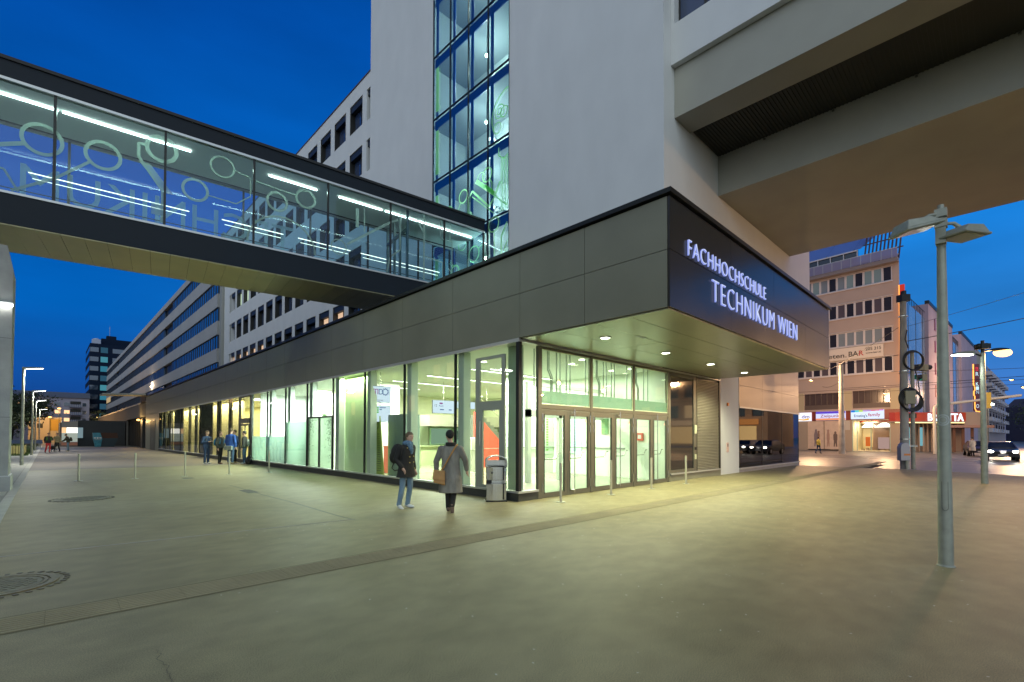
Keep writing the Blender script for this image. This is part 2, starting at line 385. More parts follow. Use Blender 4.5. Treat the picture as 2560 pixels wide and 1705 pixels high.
for k in range(46): pts.append((px_, py_)); px_ += rs.uniform(-.016, .018); py_ -= rs.uniform(.018, .034)
for k in range(0, 45): crack(pts[k:k+2], .0012+.0016*abs(math.sin(k*1.7)))
structure(g.build('asphalt_seams', M_seam))
g = MB()
g.quad((4.0, 14.6, .004), (4.3, 14.6, .004), (4.3, 15.6, .004), (4.0, 15.6, .004)); g.quad((3.6, 21.0, .004), (3.95, 21.0, .004), (3.95, 21.5, .004), (3.6, 21.5, .004))
g.quad((5.9, 29.3, .004), (6.4, 29.3, .004), (6.4, 29.6, .004), (5.9, 29.6, .004))
structure(g.build('asphalt_patches', mat('asphalt_patch', (.11, .108, .09), .8, nscale=8, namt=.2)))
# cobble band across the plaza near the far entrance
g = MB(); g.quad((-.6, 30.5, .0042), (8.0, 29.6, .0042), (8.0, 90, .0042), (-.6, 90, .0042)); structure(g.build('plaza_far_paving', mat('far_paving', (.19, .165, .14), .7, nscale=.4, namt=.12)))
g = MB(); g.quad((-.6, 71, .008), (12, 71, .008), (12, 76, .008), (-.6, 76, .008)); structure(g.build('plaza_crossing_band', mat('band_paving', (.12, .12, .13), .6)))

def manhole(name, x, y, r, label):
    t = thing(name, label, 'manhole cover', (x, y, 0)); rr = random.Random(int(x*100)+5)
    m = MB(); m.ring((0, 0, .006), r, .07, .012, 'z', 48); m.ring((0, 0, .005), r-.07, .03, .010, 'z', 48); m.build('frame', mat('cast_iron', (.19, .17, .10), .55, .6, nscale=20, namt=.3), t)
    m = MB(); m.cyl(0, 0, .001, .007, r-.10, n=40)
    s = .062
    for i in range(-8, 9):
        for j in range(-8, 9):
            px, py = i*s+(j % 2)*s/2, j*s*.9
            if math.hypot(px, py) < r-.15: m.box(px-.019, px+.019, py-.019, py+.019, .007, .013)
    m.build('lid', mat('cast_iron_lid', (.17, .16, .10), .6, .2, nscale=12, namt=.3), t)
    m = MB()
    for k in range(34):
        a = k*2*math.pi/34; c, q = math.cos(a), math.sin(a)
        p = r+.075; m.add([(p*c-q*.02, p*q+c*.02, .003), (p*c+q*.02, p*q-c*.02, .003), ((p+.05)*c+q*.02, (p+.05)*q-c*.02, .003), ((p+.05)*c-q*.02, (p+.05)*q+c*.02, .003),
                            (p*c-q*.02, p*q+c*.02, .009), (p*c+q*.02, p*q-c*.02, .009), ((p+.05)*c+q*.02, (p+.05)*q-c*.02, .009), ((p+.05)*c-q*.02, (p+.05)*q+c*.02, .009)],
                           [(4, 5, 6, 7), (0, 1, 5, 4), (1, 2, 6, 5), (2, 3, 7, 6), (3, 0, 4, 7)])
    m.build('setts', M_seam, t)
manhole('manhole_cover', .64, 16.1, .50, 'round iron manhole cover between the lamp row and the glass hall, the farther of two')
manhole('manhole_cover', -.36, 7.42, .44, 'round iron manhole cover with ribbed rim beside the tactile strip, cut by the photo edge')
# small litter specks on the asphalt
g = MB(); rs = random.Random(21)
for k in range(420):
    t_ = rs.uniform(0, 1)**.7; x, y = rs.uniform(1.2, 19), rs.uniform(-1.5, 9)
    if x+y < 2.6 or (x > 8 and y > 8.2) or x > 18.5: continue
    s = rs.uniform(.005, .012)+.0012*math.hypot(x, y); a = rs.uniform(0, 3)
    c, q = math.cos(a)*s, math.sin(a)*s
    g.add([(x-c, y-q, .004), (x+q*.5, y-c*.5, .004), (x+c, y+q, .005), (x-q*.5, y+c*.5, .004)], [(0, 1, 2, 3)])
tag(g.build('ground_specks', mat('paper_specks', (.5, .49, .42), .8)), 'tiny pale crumbs and gum spots strewn over the asphalt', 'litter', kind='stuff')

# ------------------------------------------------------------------ glass entrance hall
X0, Y0 = 8.26, 8.27
PV = thing('glass_entrance_hall', 'glazed ground floor hall with bronze metal fascia and cantilevered canopy carrying white lettering', 'building', (X0, Y0, 0))
ys = [4.30+.0]+[8.24+2.715*k for k in range(0, 24)]                # fascia joints along the street side
def plates(mb, kind, edges, z0, zm, z1, c):
    for a, b in zip(edges[:-1], edges[1:]):
        for za, zb in ((z0, zm), (zm, z1)):
            if kind == 'L': mb.box(c, c+.04, a+.006, b-.006, za+.006, zb-.006)
            else: mb.box(a+.006, b-.006, c, c+.04, za+.006, zb-.006)
ysL = [4.345, 6.27]+ys[1:]
m = MB(); plates(m, 'L', ysL, 4.02, 5.11, 6.12, X0); m.w('side_fascia', M_bronze, PV)
m = MB(); plates(m, 'F', [8.262, 11.14, 14.07, 17.0, 19.93], 4.02, 5.11, 6.12, 4.30); m.w('front_fascia', mat('bronze_panel_shaded', (.050, .050, .052), .24, .5, nscale=.35, namt=.1, bump=.35, bscale=1.0), PV)  # front copy of the side bronze, its darker look in this light coloured in
m = MB(); m.box(X0+.045, 19.88, 4.35, 8.2, 4.05, 6.1); m.box(X0+.045, X0+.3, 8.2, 70.3, 4.05, 6.1); m.box(19.885, 19.93, 4.345, 8.2, 4.03, 6.115); m.w('canopy_core', M_dark, PV)
m = MB(); m.box(X0-.07, X0+.55, 4.24, 70.5, 6.15, 6.24); m.box(X0+.55, 20.03, 4.24, 4.8, 6.15, 6.24); m.box(19.5, 20.03, 4.8, 8.2, 6.15, 6.24); m.box(X0+.55, 19.5, 4.8, 8.2, 6.13, 6.18); m.box(X0+.55, 15.4, 8.2, 70.4, 6.0, 6.15)
m.w('parapet_cap', M_dark, PV)
# soffit in metal panels with open joints
m = MB(); xs_ = [8.30, 11.14, 14.07, 17.0, 19.88]; yy = [4.345, 5.2, 6.05, 7.05, 8.2]
for a, b in zip(xs_[:-1], xs_[1:]):
    for c, d in zip(yy[:-1], yy[1:]): m.box(a+.006, b-.006, c+.006, d-.006, 3.995, 4.02)
m.w('canopy_soffit', M_soffit, PV)
M_down = emis('downlight_disc', 'fbffe0', 14)
for k, x in enumerate((9.62, 12.59, 15.58, 18.5)):
    d = MB().cyl(x, 6.68, 3.975, 3.99, .11, n=28).w('downlight', M_down, PV)
    r_ = MB(); r_.ring((x, 6.68, 3.985), .125, .03, .022, 'z', 28); r_.w('trim_ring', M_alu, d)
    light('downlight_lamp', 'SPOT', (x, 6.68, 3.95), 820, (1, .98, .62), PV, spot=150, radius=.11)
m = MB(); 
for k in range(4): m.box(10.0+k*.11, 10.07+k*.11, 6.0, 6.10, 3.985, 3.996)
m.w('vent_grille', M_alu, PV)
# trims
m = MB(); m.box(X0-.012, X0+.05, Y0-.012, 61.5, 3.985, 4.018) ; m.box(X0+.05, 20.22, Y0-.012, Y0+.05, 3.94, 3.994); m.box(X0-.012, X0+.05, Y0-.012, 61.5, 3.93, 3.985); m.w('head_trim', M_alu, PV)
m = MB(); m.box(X0-.045, X0+.12, Y0-.045, 61.4, .20, .25); m.box(X0+.12, 8.95, Y0-.045, Y0+.12, .20, .25); m.box(15.86, 20.22, Y0-.045, Y0+.1, .235, .285); m.w('window_sill', M_alu, PV)
M_plinth = mat('plinth', (.045, .048, .042), .55, nscale=3, namt=.2)
m = MB(); m.box(X0, X0+.1, Y0, 61.4, 0, .198); m.box(X0+.1, 8.95, Y0, Y0+.1, 0, .198); m.w('plinth', M_plinth, PV)
m = MB(); m.box(15.86, 20.22, Y0, Y0+.1, 0, .233); m.w('plinth', M_bronze, PV)
# corner post
m = MB(); m.box(X0-.004, X0+.10, Y0-.004, Y0+.10, .25, 3.93); m.w('corner_post', M_black, PV)
# street side glazing
mull = [10.86+2.71*k for k in range(7)]                      # 10.86 ... 27.1
mull2 = [29.75, 32.3, 37.5, 42.8, 46.4, 50.2, 53.9, 57.6, 61.3]
edges = [Y0+.10]+mull+mull2
pane0 = None
for k, (a, b) in enumerate(zip(edges[:-1], edges[1:])):
    if k == 8:                                              # recessed doorway bay
        continue
    MB().box(X0+.03, X0+.042, a+.02, b-.02, .25, 3.93).w('window_pane', M_glass, PV)
for y in mull+mull2:
    MB().box(X0+.004, X0+.075, y-.022, y+.022, .25, 3.93).w('mullion', M_dark, PV)
# door leaf fitted in the first bay of the street side
dr = MB(); dr.box(X0+.02, X0+.07, 8.80, 8.92, .25, 3.7); dr.box(X0+.02, X0+.07, 9.78, 9.95, .25, 3.7); dr.box(X0+.02, X0+.07, 8.92, 9.78, 2.28, 2.52); dr.box(X0+.02, X0+.07, 8.92, 9.78, 3.62, 3.7); dr.box(X0+.02, X0+.07, 8.92, 9.78, .25, .33)
dr.box(X0+.015, X0+.075, 8.92, 9.0, .33, 2.28); dr.box(X0+.015, X0+.075, 9.66, 9.78, .33, 2.28)
dd = dr.w('side_door', mat('side_door_grey', (.34, .37, .31), .5, .3), PV)
MB().tube([(X0-.03, 9.70, 1.35), (X0-.03, 9.70, 2.0)], .014).w('handle', M_steel, dd)
# front doors: three pairs under transom lights
cols = [8.97, 11.245, 13.52, 15.79]
m = MB()
for i, x in enumerate(cols):
    m.box(x-(.0 if i == 0 else .045), x+(.13 if i == 0 else .045), Y0+.0, Y0+.09, 0, 3.93)
for i in range(3):
    a, b = cols[i]+(.13 if i == 0 else .045), cols[i+1]-.045
    m.box(a, b, Y0+.01, Y0+.08, 2.30, 2.43); m.box(a, b, Y0+.01, Y0+.08, 3.87, 3.93); m.box(a, b, Y0-.002, Y0+.085, 2.33, 2.355)
m.w('entrance_frame', M_frame, PV)
M_cream = mat('cream_bead', (.62, .62, .42), .5)
for i in range(3):
    a, b = cols[i]+(.13 if i == 0 else .045), cols[i+1]-.045
    f = MB(); f.box(a, a+.02, Y0+.03, Y0+.05, 2.43, 3.87); f.box(b-.02, b, Y0+.03, Y0+.05, 2.43, 3.87); f.box(a+.02, b-.02, Y0+.03, Y0+.05, 2.43, 2.452); f.box(a+.02, b-.02, Y0+.03, Y0+.05, 3.85, 3.87)
    q = f.w('transom_window', M_cream, PV)
    MB().box(a+.02, b-.02, Y0+.036, Y0+.044, 2.452, 3.85).w('pane', M_glass, q)
def door_leaf(xa, xb, hinge_left):
    z0, z1, sw = .012, 2.295, .125
    f = MB(); f.box(xa, xa+sw, Y0+.015, Y0+.07, z0, z1); f.box(xb-sw, xb, Y0+.015, Y0+.07, z0, z1); f.box(xa+sw, xb-sw, Y0+.015, Y0+.07, z0, z0+.13); f.box(xa+sw, xb-sw, Y0+.015, Y0+.07, z1-.14, z1)
    d = f.w('door', M_frame, PV, bevel=.004)
    MB().box(xa+sw, xb-sw, Y0+.036, Y0+.048, z0+.13, z1-.14).w('pane', M_glass, d)
    bx = MB(); bx.box(xa+sw-.02, xa+sw, Y0+.008, Y0+.02, z0+.1, z1-.12); bx.box(xb-sw, xb-sw+.012, Y0+.008, Y0+.02, z0+.1, z1-.12)
    bx.w('glazing_bead', M_dark, d)
    # push bar inside, bent at one end
    yb = Y0+.16; p0, p1 = (xa+sw-.03, xb-sw+.03)
    pb = MB(); pb.tube([(p0, yb-.06, 1.0), (p0+.02, yb, .99), (p1-.2, yb, .99), (p1-.1, yb, 1.15), (p1, yb, 1.15)], .014, 8); pb.w('push_bar', M_steel, d)
    h = MB(); hx = xa+.03 if hinge_left else xb-.03
    for z in (.17, 1.72, 2.0): h.cyl(hx, Y0-.004, z, z+.2 if z > 1 else z+.24, .013, n=10)
    h.w('hinge', M_steel, d)
    if not hinge_left:
        ph = MB(); px = xa+sw+.10; ph.tube([(px, Y0-.06, .08), (px, Y0-.06, 2.36)], .015, 10)
        for z in (.14, 2.24): ph.tube([(px, Y0-.06, z), (px-.07, Y0+.02, z)], .012, 8)
        ph.w('pull_handle', M_steel, d)
        lv = MB(); lx = xa+.06; lv.box(lx-.018, lx+.018, Y0+.0, Y0+.014, .93, 1.20); lv.tube([(lx, Y0, 1.13), (lx, Y0-.05, 1.13), (lx+.13, Y0-.05, 1.125)], .011, 8); lv.w('door_handle', M_steel, d)
        st = MB(); sxx = xb-sw-.09; st.add([(sxx-.05, Y0+.034, 2.0), (sxx+.05, Y0+.034, 2.0), (sxx, Y0+.034, 2.13)], [(0, 1, 2)]); st.w('warning_sticker', mat('pale_red_sticker', (.75, .45, .36), .6), d)
for i in range(3):
    a, b = cols[i]+(.13 if i == 0 else .05), cols[i+1]-.05; mid = (a+b)/2
    door_leaf(a, mid-.004, True); door_leaf(mid+.004, b, False)
# dark glazed panel and roller shutter
m = MB(); m.box(15.84, 15.93, Y0+.005, Y0+.07, .285, 3.93); m.box(17.74, 18.0, Y0+.005, Y0+.07, .285, 3.93); m.box(15.93, 17.74, Y0+.005, Y0+.07, .285, .40); m.box(15.93, 17.74, Y0+.005, Y0+.07, 3.80, 3.93); m.w('side_panel_frame', M_frame, PV)
MB().box(15.93, 17.74, Y0+.03, Y0+.05, .40, 3.80).w('dark_window_pane', M_dglass, PV)
m = MB(); nsl = 58; dz = (3.86-.29)/nsl
for k in range(nsl):
    z = .29+k*dz; m.prism([(Y0+.05, z), (Y0+.022, z+dz*.25), (Y0+.018, z+dz*.6), (Y0+.05, z+dz*.98)], 18.03, 20.1, 'x')
m.w('roller_shutter', mat('shutter_slat', (.29, .26, .20), .45, .3), PV)
m = MB(); m.box(18.0, 18.03, Y0-.005, Y0+.07, .285, 3.93); m.box(20.1, 20.22, Y0-.005, Y0+.07, .285, 3.93); m.box(18.0, 20.22, Y0+.06, Y0+.09, .285, 3.93); m.w('shutter_guide', M_dark, PV)
MB().box(17.80, 17.93, Y0-.03, Y0+.003, 1.72, 2.05).w('intercom', M_cream, PV); MB().box(17.82, 17.92, Y0-.02, Y0+.003, .74, .92).w('bell_plate', M_cream, PV)
m = MB(); m.box(17.82, 17.93, Y0-.03, Y0+.003, 1.10, 1.2); m.w('card_reader', M_black, PV)
# blank wall, bronze end bay with strip window
m = MB(); m.box(20.22, 22.24, Y0+.012, Y0+.2, 0, 7.1); m.w('end_wall', M_white, PV)
m = MB(); m.box(20.9, 21.02, Y0-.05, Y0+.01, 2.93, 3.06); m.w('alarm_light', mat('orange_lens', (.75, .22, .03), .3), PV)
m = MB(); m.box(20.85, 21.05, Y0-.01, Y0+.011, .94, 1.35)
nb = m.w('notice', mat('notice_pale', (.62, .42, .38), .6), PV); MB().ring((20.95, Y0-.013, 1.24), .05, .03, .004, 'y', 20).w('symbol', mat('notice_dark', (.15, .12, .12), .6), nb)
M_bronze2 = mat('bronze_end_panel', (.30, .25, .20), .34, .55, nscale=.5, namt=.10)
m = MB(); ex = [22.25, 25.23, 28.21, 31.19]
for a, b in zip(ex[:-1], ex[1:]):
    m.box(a+.006, b-.006, Y0, Y0+.04, 2.97, 3.93); m.box(a+.006, b-.006, Y0, Y0+.04, 3.942, 5.4)
m.box(31.15, 31.19, Y0+.04, 12, 2.97, 5.4)
m.w('end_bay_fascia', M_bronze2, PV)
m = MB(); m.box(22.26, 31.18, Y0+.045, 12, 3.0, 5.3); m.box(22.25, 31.22, Y0-.05, 12, 5.41, 5.5); m.w('end_bay_roof', M_dark, PV)
m = MB(); m.box(22.25, 31.24, Y0-.04, Y0+.06, 2.90, 2.965); m.box(22.25, 31.24, Y0-.05, Y0+.08, .14, .20); m.w('end_bay_trim', M_alu, PV)
MB().box(22.25, 31.2, Y0, Y0+.08, -.12, .138).w('plinth', mat('pale_plinth', (.36, .33, .31), .8, nscale=4), PV)
for a, b in zip(ex[:-1], ex[1:]): MB().box(a+.02, b-.02, Y0+.02, Y0+.035, .20, 2.90).w('end_bay_pane', glass('street_glass', (.34, .36, .34), ior=1.9), PV)
m = MB()
for a in ex: m.box(a-.02, a+.02, Y0+.01, Y0+.06, .2, 2.9)
m.box(31.16, 31.2, Y0+.06, 12, .2, 2.9)
m.w('end_bay_mullions', M_dark, PV)
m = MB(); m.box(22.3, 31.1, 12.0, 12.1, 0, 3); m.box(22.3, 31.1, Y0+.1, 12, .0, .02); m.box(22.3, 31.1, Y0+.1, 12, 2.94, 2.99); m.w('end_bay_room', mat('dim_room', (.22, .21, .19), .8), PV)
# far end of the street side: dark cladding with door, then plain wall
m = MB(); m.box(X0, X0+.1, 61.42, 70.4, 0, 3.98); m.w('far_cladding', M_bronze, PV)
d = MB().box(X0-.02, X0-.002, 63.6, 67.2, 0, 3.2).w('service_door', mat('service_door', (.09, .085, .07), .5, .3), PV)
MB().box(X0-.06, X0-.021, 63.6, 67.2, 3.2, 3.28).w('door_head', M_alu, d)
MB().box(X0-.06, X0-.021, 65.2, 65.26, .9, 1.3).w('handle', M_steel, d)
# letters
M_let = emis('sign_letters', (.34, .42, 1.0), .85)
M_letf = emis('sign_letter_glow', (.62, .70, 1.0), 1.05)
def letters(s, x, z, h, w, bold):
    t = text_mb(s, h, .026, w, bold=bold, spacing=1.12); t.xf(Matrix.Translation((x, 4.277, z)))
    o = t.w('lettering', M_let, PV)
    t = text_mb(s, h, .008, w, bold=-.034, spacing=1.12); t.xf(Matrix.Translation((x, 4.258, z+.006))); t.w('letter_face', M_letf, o)
letters('FACHHOCHSCHULE', 8.96, 5.155, .335, 4.38, -.020)
letters('TECHNIKUM WIEN', 10.06, 4.475, .495, 5.95, -.020)
# interior shell
m = MB(); m.box(X0+.12, 24, Y0+.12, 70, .01, .05); m.w('hall_floor', mat('lobby_floor', (.34, .36, .26), .22, nscale=1, namt=.06), PV)
m = MB(); m.box(X0+.06, 20.1, Y0+.1, 70, 3.98, 4.02); m.w('hall_ceiling', M_int, PV)
m = MB(); m.box(20.15, 20.2, Y0+.1, 24.5, 0, 4); m.box(9.9, 20.15, 24.4, 24.5, .05, 3.98); m.w('hall_back_wall', mat('hall_wall_yellow', (.80, .80, .66), .8), PV)
m = MB(); m.box(8.75, 8.85, 16.6, 18.9, .05, 3.98); m.w('white_partition', mat('green_white_wall', (.60, .72, .46), .8), PV)
m = MB(); m.box(11.2, 11.3, 18.9, 29.7, .05, 3.98); m.box(8.7, 11.2, 18.85, 18.9, .05, 3.98); m.box(8.7, 11.2, 29.62, 29.7, .05, 3.98); m.w('gallery_wall', mat('bright_wall', (.86, .9, .86), .8), PV)
M_mildgreen = mat('concrete_column_hall', (.62, .68, .58), .7)
for y in (10.86, 13.57, 16.28):
    MB().box(X0+.13, X0+.38, y-.02-.24, y-.02, .05, 3.98).w('hall_column', M_mildgreen, PV)
for y in (19.0, 21.7, 24.4, 27.1):
    MB().box(X0+.13, X0+.34, y-.36, y-.03, .05, 3.98).w('hall_column', mat('grey_column', (.6, .66, .62), .7), PV)
m = MB(); m.box(X0+.5, X0+.62, Y0+.45, Y0+.9, .05, 3.98); m.w('corner_column', mat('pale_green_column', (.42, .52, .42), .6), PV)
# frosted films on the street side panes
MB().box(X0+.045, X0+.05, 24.45, 29.7, .26, 1.56).w('frosted_film', M_frost, PV)
MB().box(X0+.045, X0+.05, 21.75, 24.35, .26, 2.25).w('frosted_film', M_frost, PV)
for a, b in ((19.05, 20.3), (20.38, 21.62)):
    f = MB(); f.box(X0+.02, X0+.07, a, a+.05, .26, 2.4); f.box(X0+.02, X0+.07, b-.05, b, .26, 2.4); f.box(X0+.02, X0+.07, a, b, 2.36, 2.42)
    f = f.w('sash', M_dark, PV); MB().box(X0+.045, X0+.05, a+.05, b-.05, .26, 2.36).w('frosted_film', frosted('pale_film', (.66, .76, .66), .93, .75), f)
    m = MB(); rs = random.Random(int(a*10))
    for k in range(230):
        yy_ = a+.12+abs(rs.gauss(0, .30)) if a < 20 else b-.12-abs(rs.gauss(0, .34)); z = 2.3-abs(rs.gauss(0, .5))*(1.6 if a < 20 else 1.0)
        if not (a+.06 < yy_ < b-.06 and .5 < z < 2.33): continue
        s = rs.uniform(.012, .05); t_ = rs.uniform(0, 3)
        m.add([(X0+.042, yy_+s*math.cos(t_), z+s*math.sin(t_)), (X0+.042, yy_-s*.4*math.sin(t_), z+s*.4*math.cos(t_)), (X0+.042, yy_-s*math.cos(t_), z-s*math.sin(t_)), (X0+.042, yy_+s*.4*math.sin(t_), z-s*.4*math.cos(t_))], [(0, 1, 2, 3)])
    tag(m.w('ink_print', mat('ink_grey', (.05, .07, .05), .7), f), kind='stuff')
# slatted far stretch of the hall
M_slat = mat('dark_slat', (.07, .066, .045), .5, nscale=3)
M_cwall = mat('cream_wall', (.70, .62, .40), .8)
for a, b in ((60.1, 61.3), (57.5, 58.8), (55.0, 56.2), (49.5, 53.5), (46.4, 47.3), (44.0, 44.9), (39.2, 42.9), (36.9, 37.6), (34.2, 35.0)):
    MB().box(X0+.1, X0+.16, a, b, .25, 3.93).w('slat_panel', M_slat, PV)
m = MB(); m.box(9.1, 9.2, 44.95, 61.3, .05, 3.98); m.box(9.1, 9.2, 34.6, 42.6, .05, 3.98); m.w('cream_inner_wall', M_cwall, PV)
m = MB(); m.box(12.5, 12.6, 29.7, 61.3, .05, 3.98); m.w('room_wall', mat('room_wall', (.74, .70, .46), .8), PV)
# recessed doorway
m = MB(); y0, y1 = 29.8, 32.25
m.box(X0+.06, X0+.14, y0, y0+.5, .0, 3.93); m.box(X0+.02, X0+.1, y1-.12, y1, 0, 3.93); m.box(X0+.02, X0+.1, y0+.5, y1-.12, 2.32, 2.62); m.box(X0+.02, X0+.1, y0+.5, y1-.12, 3.86, 3.93)
m.w('side_entrance_frame', M_frame, PV)
f = MB(); f.box(X0+.03, X0+.08, y0+.5, y0+.62, .02, 2.3); f.box(X0+.03, X0+.08, y1-.24, y1-.12, .02, 2.3); f.box(X0+.03, X0+.08, y0+.62, y1-.24, 2.18, 2.3); f.box(X0+.03, X0+.08, y0+.62, y1-.24, .02, .14); f.box(X0+.03, X0+.08, 31.1, 31.18, .14, 2.18)
f = f.w('side_entrance_door', M_frame, PV); MB().box(X0+.05, X0+.06, y0+.62, y1-.24, .14, 2.18).w('pane', M_glass, f)
MB().box(X0+.05, X0+.06, y0+.5, y1-.12, 2.62, 3.86).w('window_pane', M_glass, PV)
# inner vestibule of the main entrance
m = MB()
for x in (11.5, 13.1, 14.9): m.box(x-.09, x+.09, 11.0, 11.14, .05, 3.3)
m.box(11.41, 15.7, 11.0, 11.14, 2.25, 2.5); m.box(11.41, 15.7, 11.0, 11.14, 3.3, 3.42); m.w('inner_screen_frame', M_mildgreen, PV)
m = MB(); m.box(12.85, 20.1, 13.6, 13.7, .05, 3.98); m.box(15.7, 15.8, Y0+.1, 13.6, .05, 3.98); m.w('vestibule_wall', mat('vestibule_white', (.80, .86, .74), .8), PV)
m = MB(); m.box(12.9, 15.7, 13.52, 13.58, 1.12, 1.17); m.w('handrail_board', M_intg, PV)
m = MB(); m.box(15.66, 15.695, 10.0, 13.0, 1.12, 1.17); m.w('handrail_board', M_intg, PV)
for x in cols[:3]:
    a = x+(.15 if x == cols[0] else .07); b = cols[cols.index(x)+1]-.07
    MB().box(a, b, Y0+.052, Y0+.056, 2.46, 2.79).w('frosted_strip', frosted('green_strip', (.42, .56, .46), .8, .6), PV)
# screens, boards and furniture of the hall (things of their own)
M_scr = emis('screen_glow', (.72, .86, 1.0), 1.25)
M_case = mat('screen_case', (.03, .035, .05), .4)
def screen(loc, rz, w, h, label, inner, group=None, tilt=0):
    t = thing('display_screen', label, 'screen', loc, rz, group)
    tm = Matrix.Rotation(tilt, 4, 'X')
    MB().box(-w/2, w/2, .0, .05, -h/2, h/2).xf(tm).build('casing', M_case, t)
    MB().box(-w/2+.015, w/2-.015, -.004, -.0005, -h/2+.015, h/2-.015).xf(tm).build('display', M_scr, t)
    for m_, mt in inner(w, h): m_.xf(tm).build('screen_text', mt, t)
    r_ = MB(); r_.tube([(0, .03, h/2-.03), (0, .03, 3.98-loc[2])], .012, 8); r_.build('hanging_rod', M_steel, t)
    return t
E_pur = emis('text_purple', (.35, .06, .33), 1); E_blu = emis('text_blue', (.03, .14, .38), 1); E_grn = emis('text_green', (.12, .55, .02), 1.1); E_slate = emis('text_slate', (.05, .08, .10), 1)
def tx(s, x, z, h, w=None):
    t = text_mb(s, h, .001, w); t.xf(Matrix.Translation((x, -.006, z))); return t
def inA(w, h):
    g1 = MB(); g1.ring((.17, -.006, .10), .10, .022, .002, 'y', 28)
    for k in range(12):
        a = k*math.pi/6; g1.ring((.17+.125*math.cos(a), -.006, .10+.125*math.sin(a)), .012, .016, .002, 'y', 6)
    ln = MB()
    for k, ww in enumerate((.42, .30)): ln.box(-w/2+.07, -w/2+.07+ww, -.006, -.005, -.22-k*.06, -.205-k*.06)
    return [(tx('T', -.28, .0, .20), E_pur), (tx('I', -.13, .0, .20), E_pur), (tx('D', -.08, .0, .20), E_blu), (g1, E_blu), (ln, E_slate)]
def inB(w, h):
    a = MB()
    for k in range(3): a.box(-w/2+.03, -w/2+.33, -.006, -.005, h/2-.12-k*.08, h/2-.07-k*.08)
    b = MB(); b.box(-w/2+.36, w/2-.2, -.006, -.005, h/2-.10, h/2-.07); b.box(-w/2+.36, w/2-.35, -.006, -.005, h/2-.17, h/2-.14)
    return [(a, E_grn), (b, E_blu)]
def inC(w, h):
    a = MB(); a.box(-.22, -.06, -.006, -.005, .12, .18)
    b = MB(); b.box(-.2, 0, -.006, -.005, -.14, -.10); b.box(.25, .4, -.006, -.005, -.14, -.10); b.box(w/2-.04, w/2-.01, -.006, -.005, -h/2+.02, h/2-.02)
    return [(a, E_pur), (b, E_blu), (tx('12', -.46, .0, .10), E_slate), (tx('Raum', -.24, .01, .07), E_blu)]
screen((8.78, 16.0, 3.13), R(-8), .78, .62, 'upper tilted hanging screen with purple and blue logo behind the hall glass', inA, tilt=R(4))
screen((8.80, 16.05, 2.42), R(-8), .80, .62, 'lower tilted hanging screen with green text rows behind the hall glass', inB, tilt=R(4))
screen((12.36, 17.0, 2.87), R(-4), 1.13, .58, 'wide hanging screen with room number text above the reception kiosk', inC)
screen((13.60, 17.0, 3.0), R(-4), 1.0, .34, 'narrow pale hanging screen right of the room number screen', lambda w, h: [(MB().box(-.3, .1, -.006, -.005, -.02, .01), E_blu)])
screen((15.2, 17.4, 3.02), R(-4), 1.0, .34, 'far narrow screen near the red stair, showing one line', lambda w, h: [(MB().box(-.1, .3, -.006, -.005, -.02, .01), E_blu)])
# ceiling light lines
for k, (xa, xb, y) in enumerate(((10.6, 14.9, 12.95), (10.5, 15.0, 15.55), (10.45, 14.6, 18.05), (10.3, 13.4, 20.5))):
    lab = ('nearest', 'second nearest', 'third nearest', 'deepest')[k]
    t = thing('ceiling_light', f'long white light line on the hall ceiling, the {lab} of the four parallel ones', 'ceiling light', ((xa+xb)/2, y, 3.96), 0, 'light lines on the hall ceiling')
    L = xb-xa; MB().box(-L/2, L/2, -.05, .05, -.02, .015).build('housing', M_alu, t); MB().box(-L/2+.01, L/2-.01, -.035, .035, -.026, -.021).build('light_tube', M_tube, t)
    light('tube_lamp', 'AREA', ((xa+xb)/2, y, 3.9), 600, (.93, 1.0, .80), t, size=L, sy=.12)
for k, (x, y, d) in enumerate(((9.91, 11.5, 'near the corner column of the hall'), (18.4, 21.6, 'deepest in the hall by the back wall'), (11.77, 9.03, 'inside behind the first transom window'), (12.23, 9.81, 'inside, set back behind the first transom window'), (14.5, 9.80, 'inside, set back behind the middle transom window'), (14.56, 9.05, 'inside behind the edge of the middle transom window'))):
    t = thing('round_ceiling_light', f'round recessed ceiling light {d}', 'ceiling light', (x, y, 3.97), 0, 'round recessed lights of the hall')
    MB().cyl(0, 0, -.012, 0, .10, n=24).build('lens', M_down, t); q = MB(); q.ring((0, 0, -.006), .115, .03, .014, 'z', 24); q.build('rim', M_alu, t)
light('vestibule_lamp', 'AREA', (12.3, 9.9, 3.9), 210, (.88, 1.0, .80), PV, size=5.5, sy=1.6)
light('vestibule_lamp', 'AREA', (13.0, 12.4, 3.9), 130, (.9, 1.0, .84), PV, size=4, sy=1.2)
light('gallery_lamp', 'AREA', (9.9, 24.0, 3.9), 2600, (.90, 1.0, .90), PV, size=1.2, sy=9)
light('slat_lamp', 'AREA', (8.78, 46, 3.9), 2600, (1.0, .88, .48), PV, size=.5, sy=28)
light('room_lamp', 'AREA', (11.2, 45, 3.9), 1500, (1.0, .90, .50), PV, size=1.2, sy=28)
light('partition_fill', 'AREA', (8.6, 17.7, 3.9), 150, (.86, 1, .6), PV, size=.2, sy=2.2)  # unseen fill light added to brighten the partition behind the glass
light('hall_lamp', 'AREA', (17.4, 18.5, 3.9), 500, (.95, 1.0, .6), PV, size=3.5, sy=8)
for k in range(7):
    y = 33.0+k*.28
    MB().box(9.4, 12.2, y, y+.05, 3.9, 3.93).w('room_light_line', M_tube, PV) if k < 5 else None
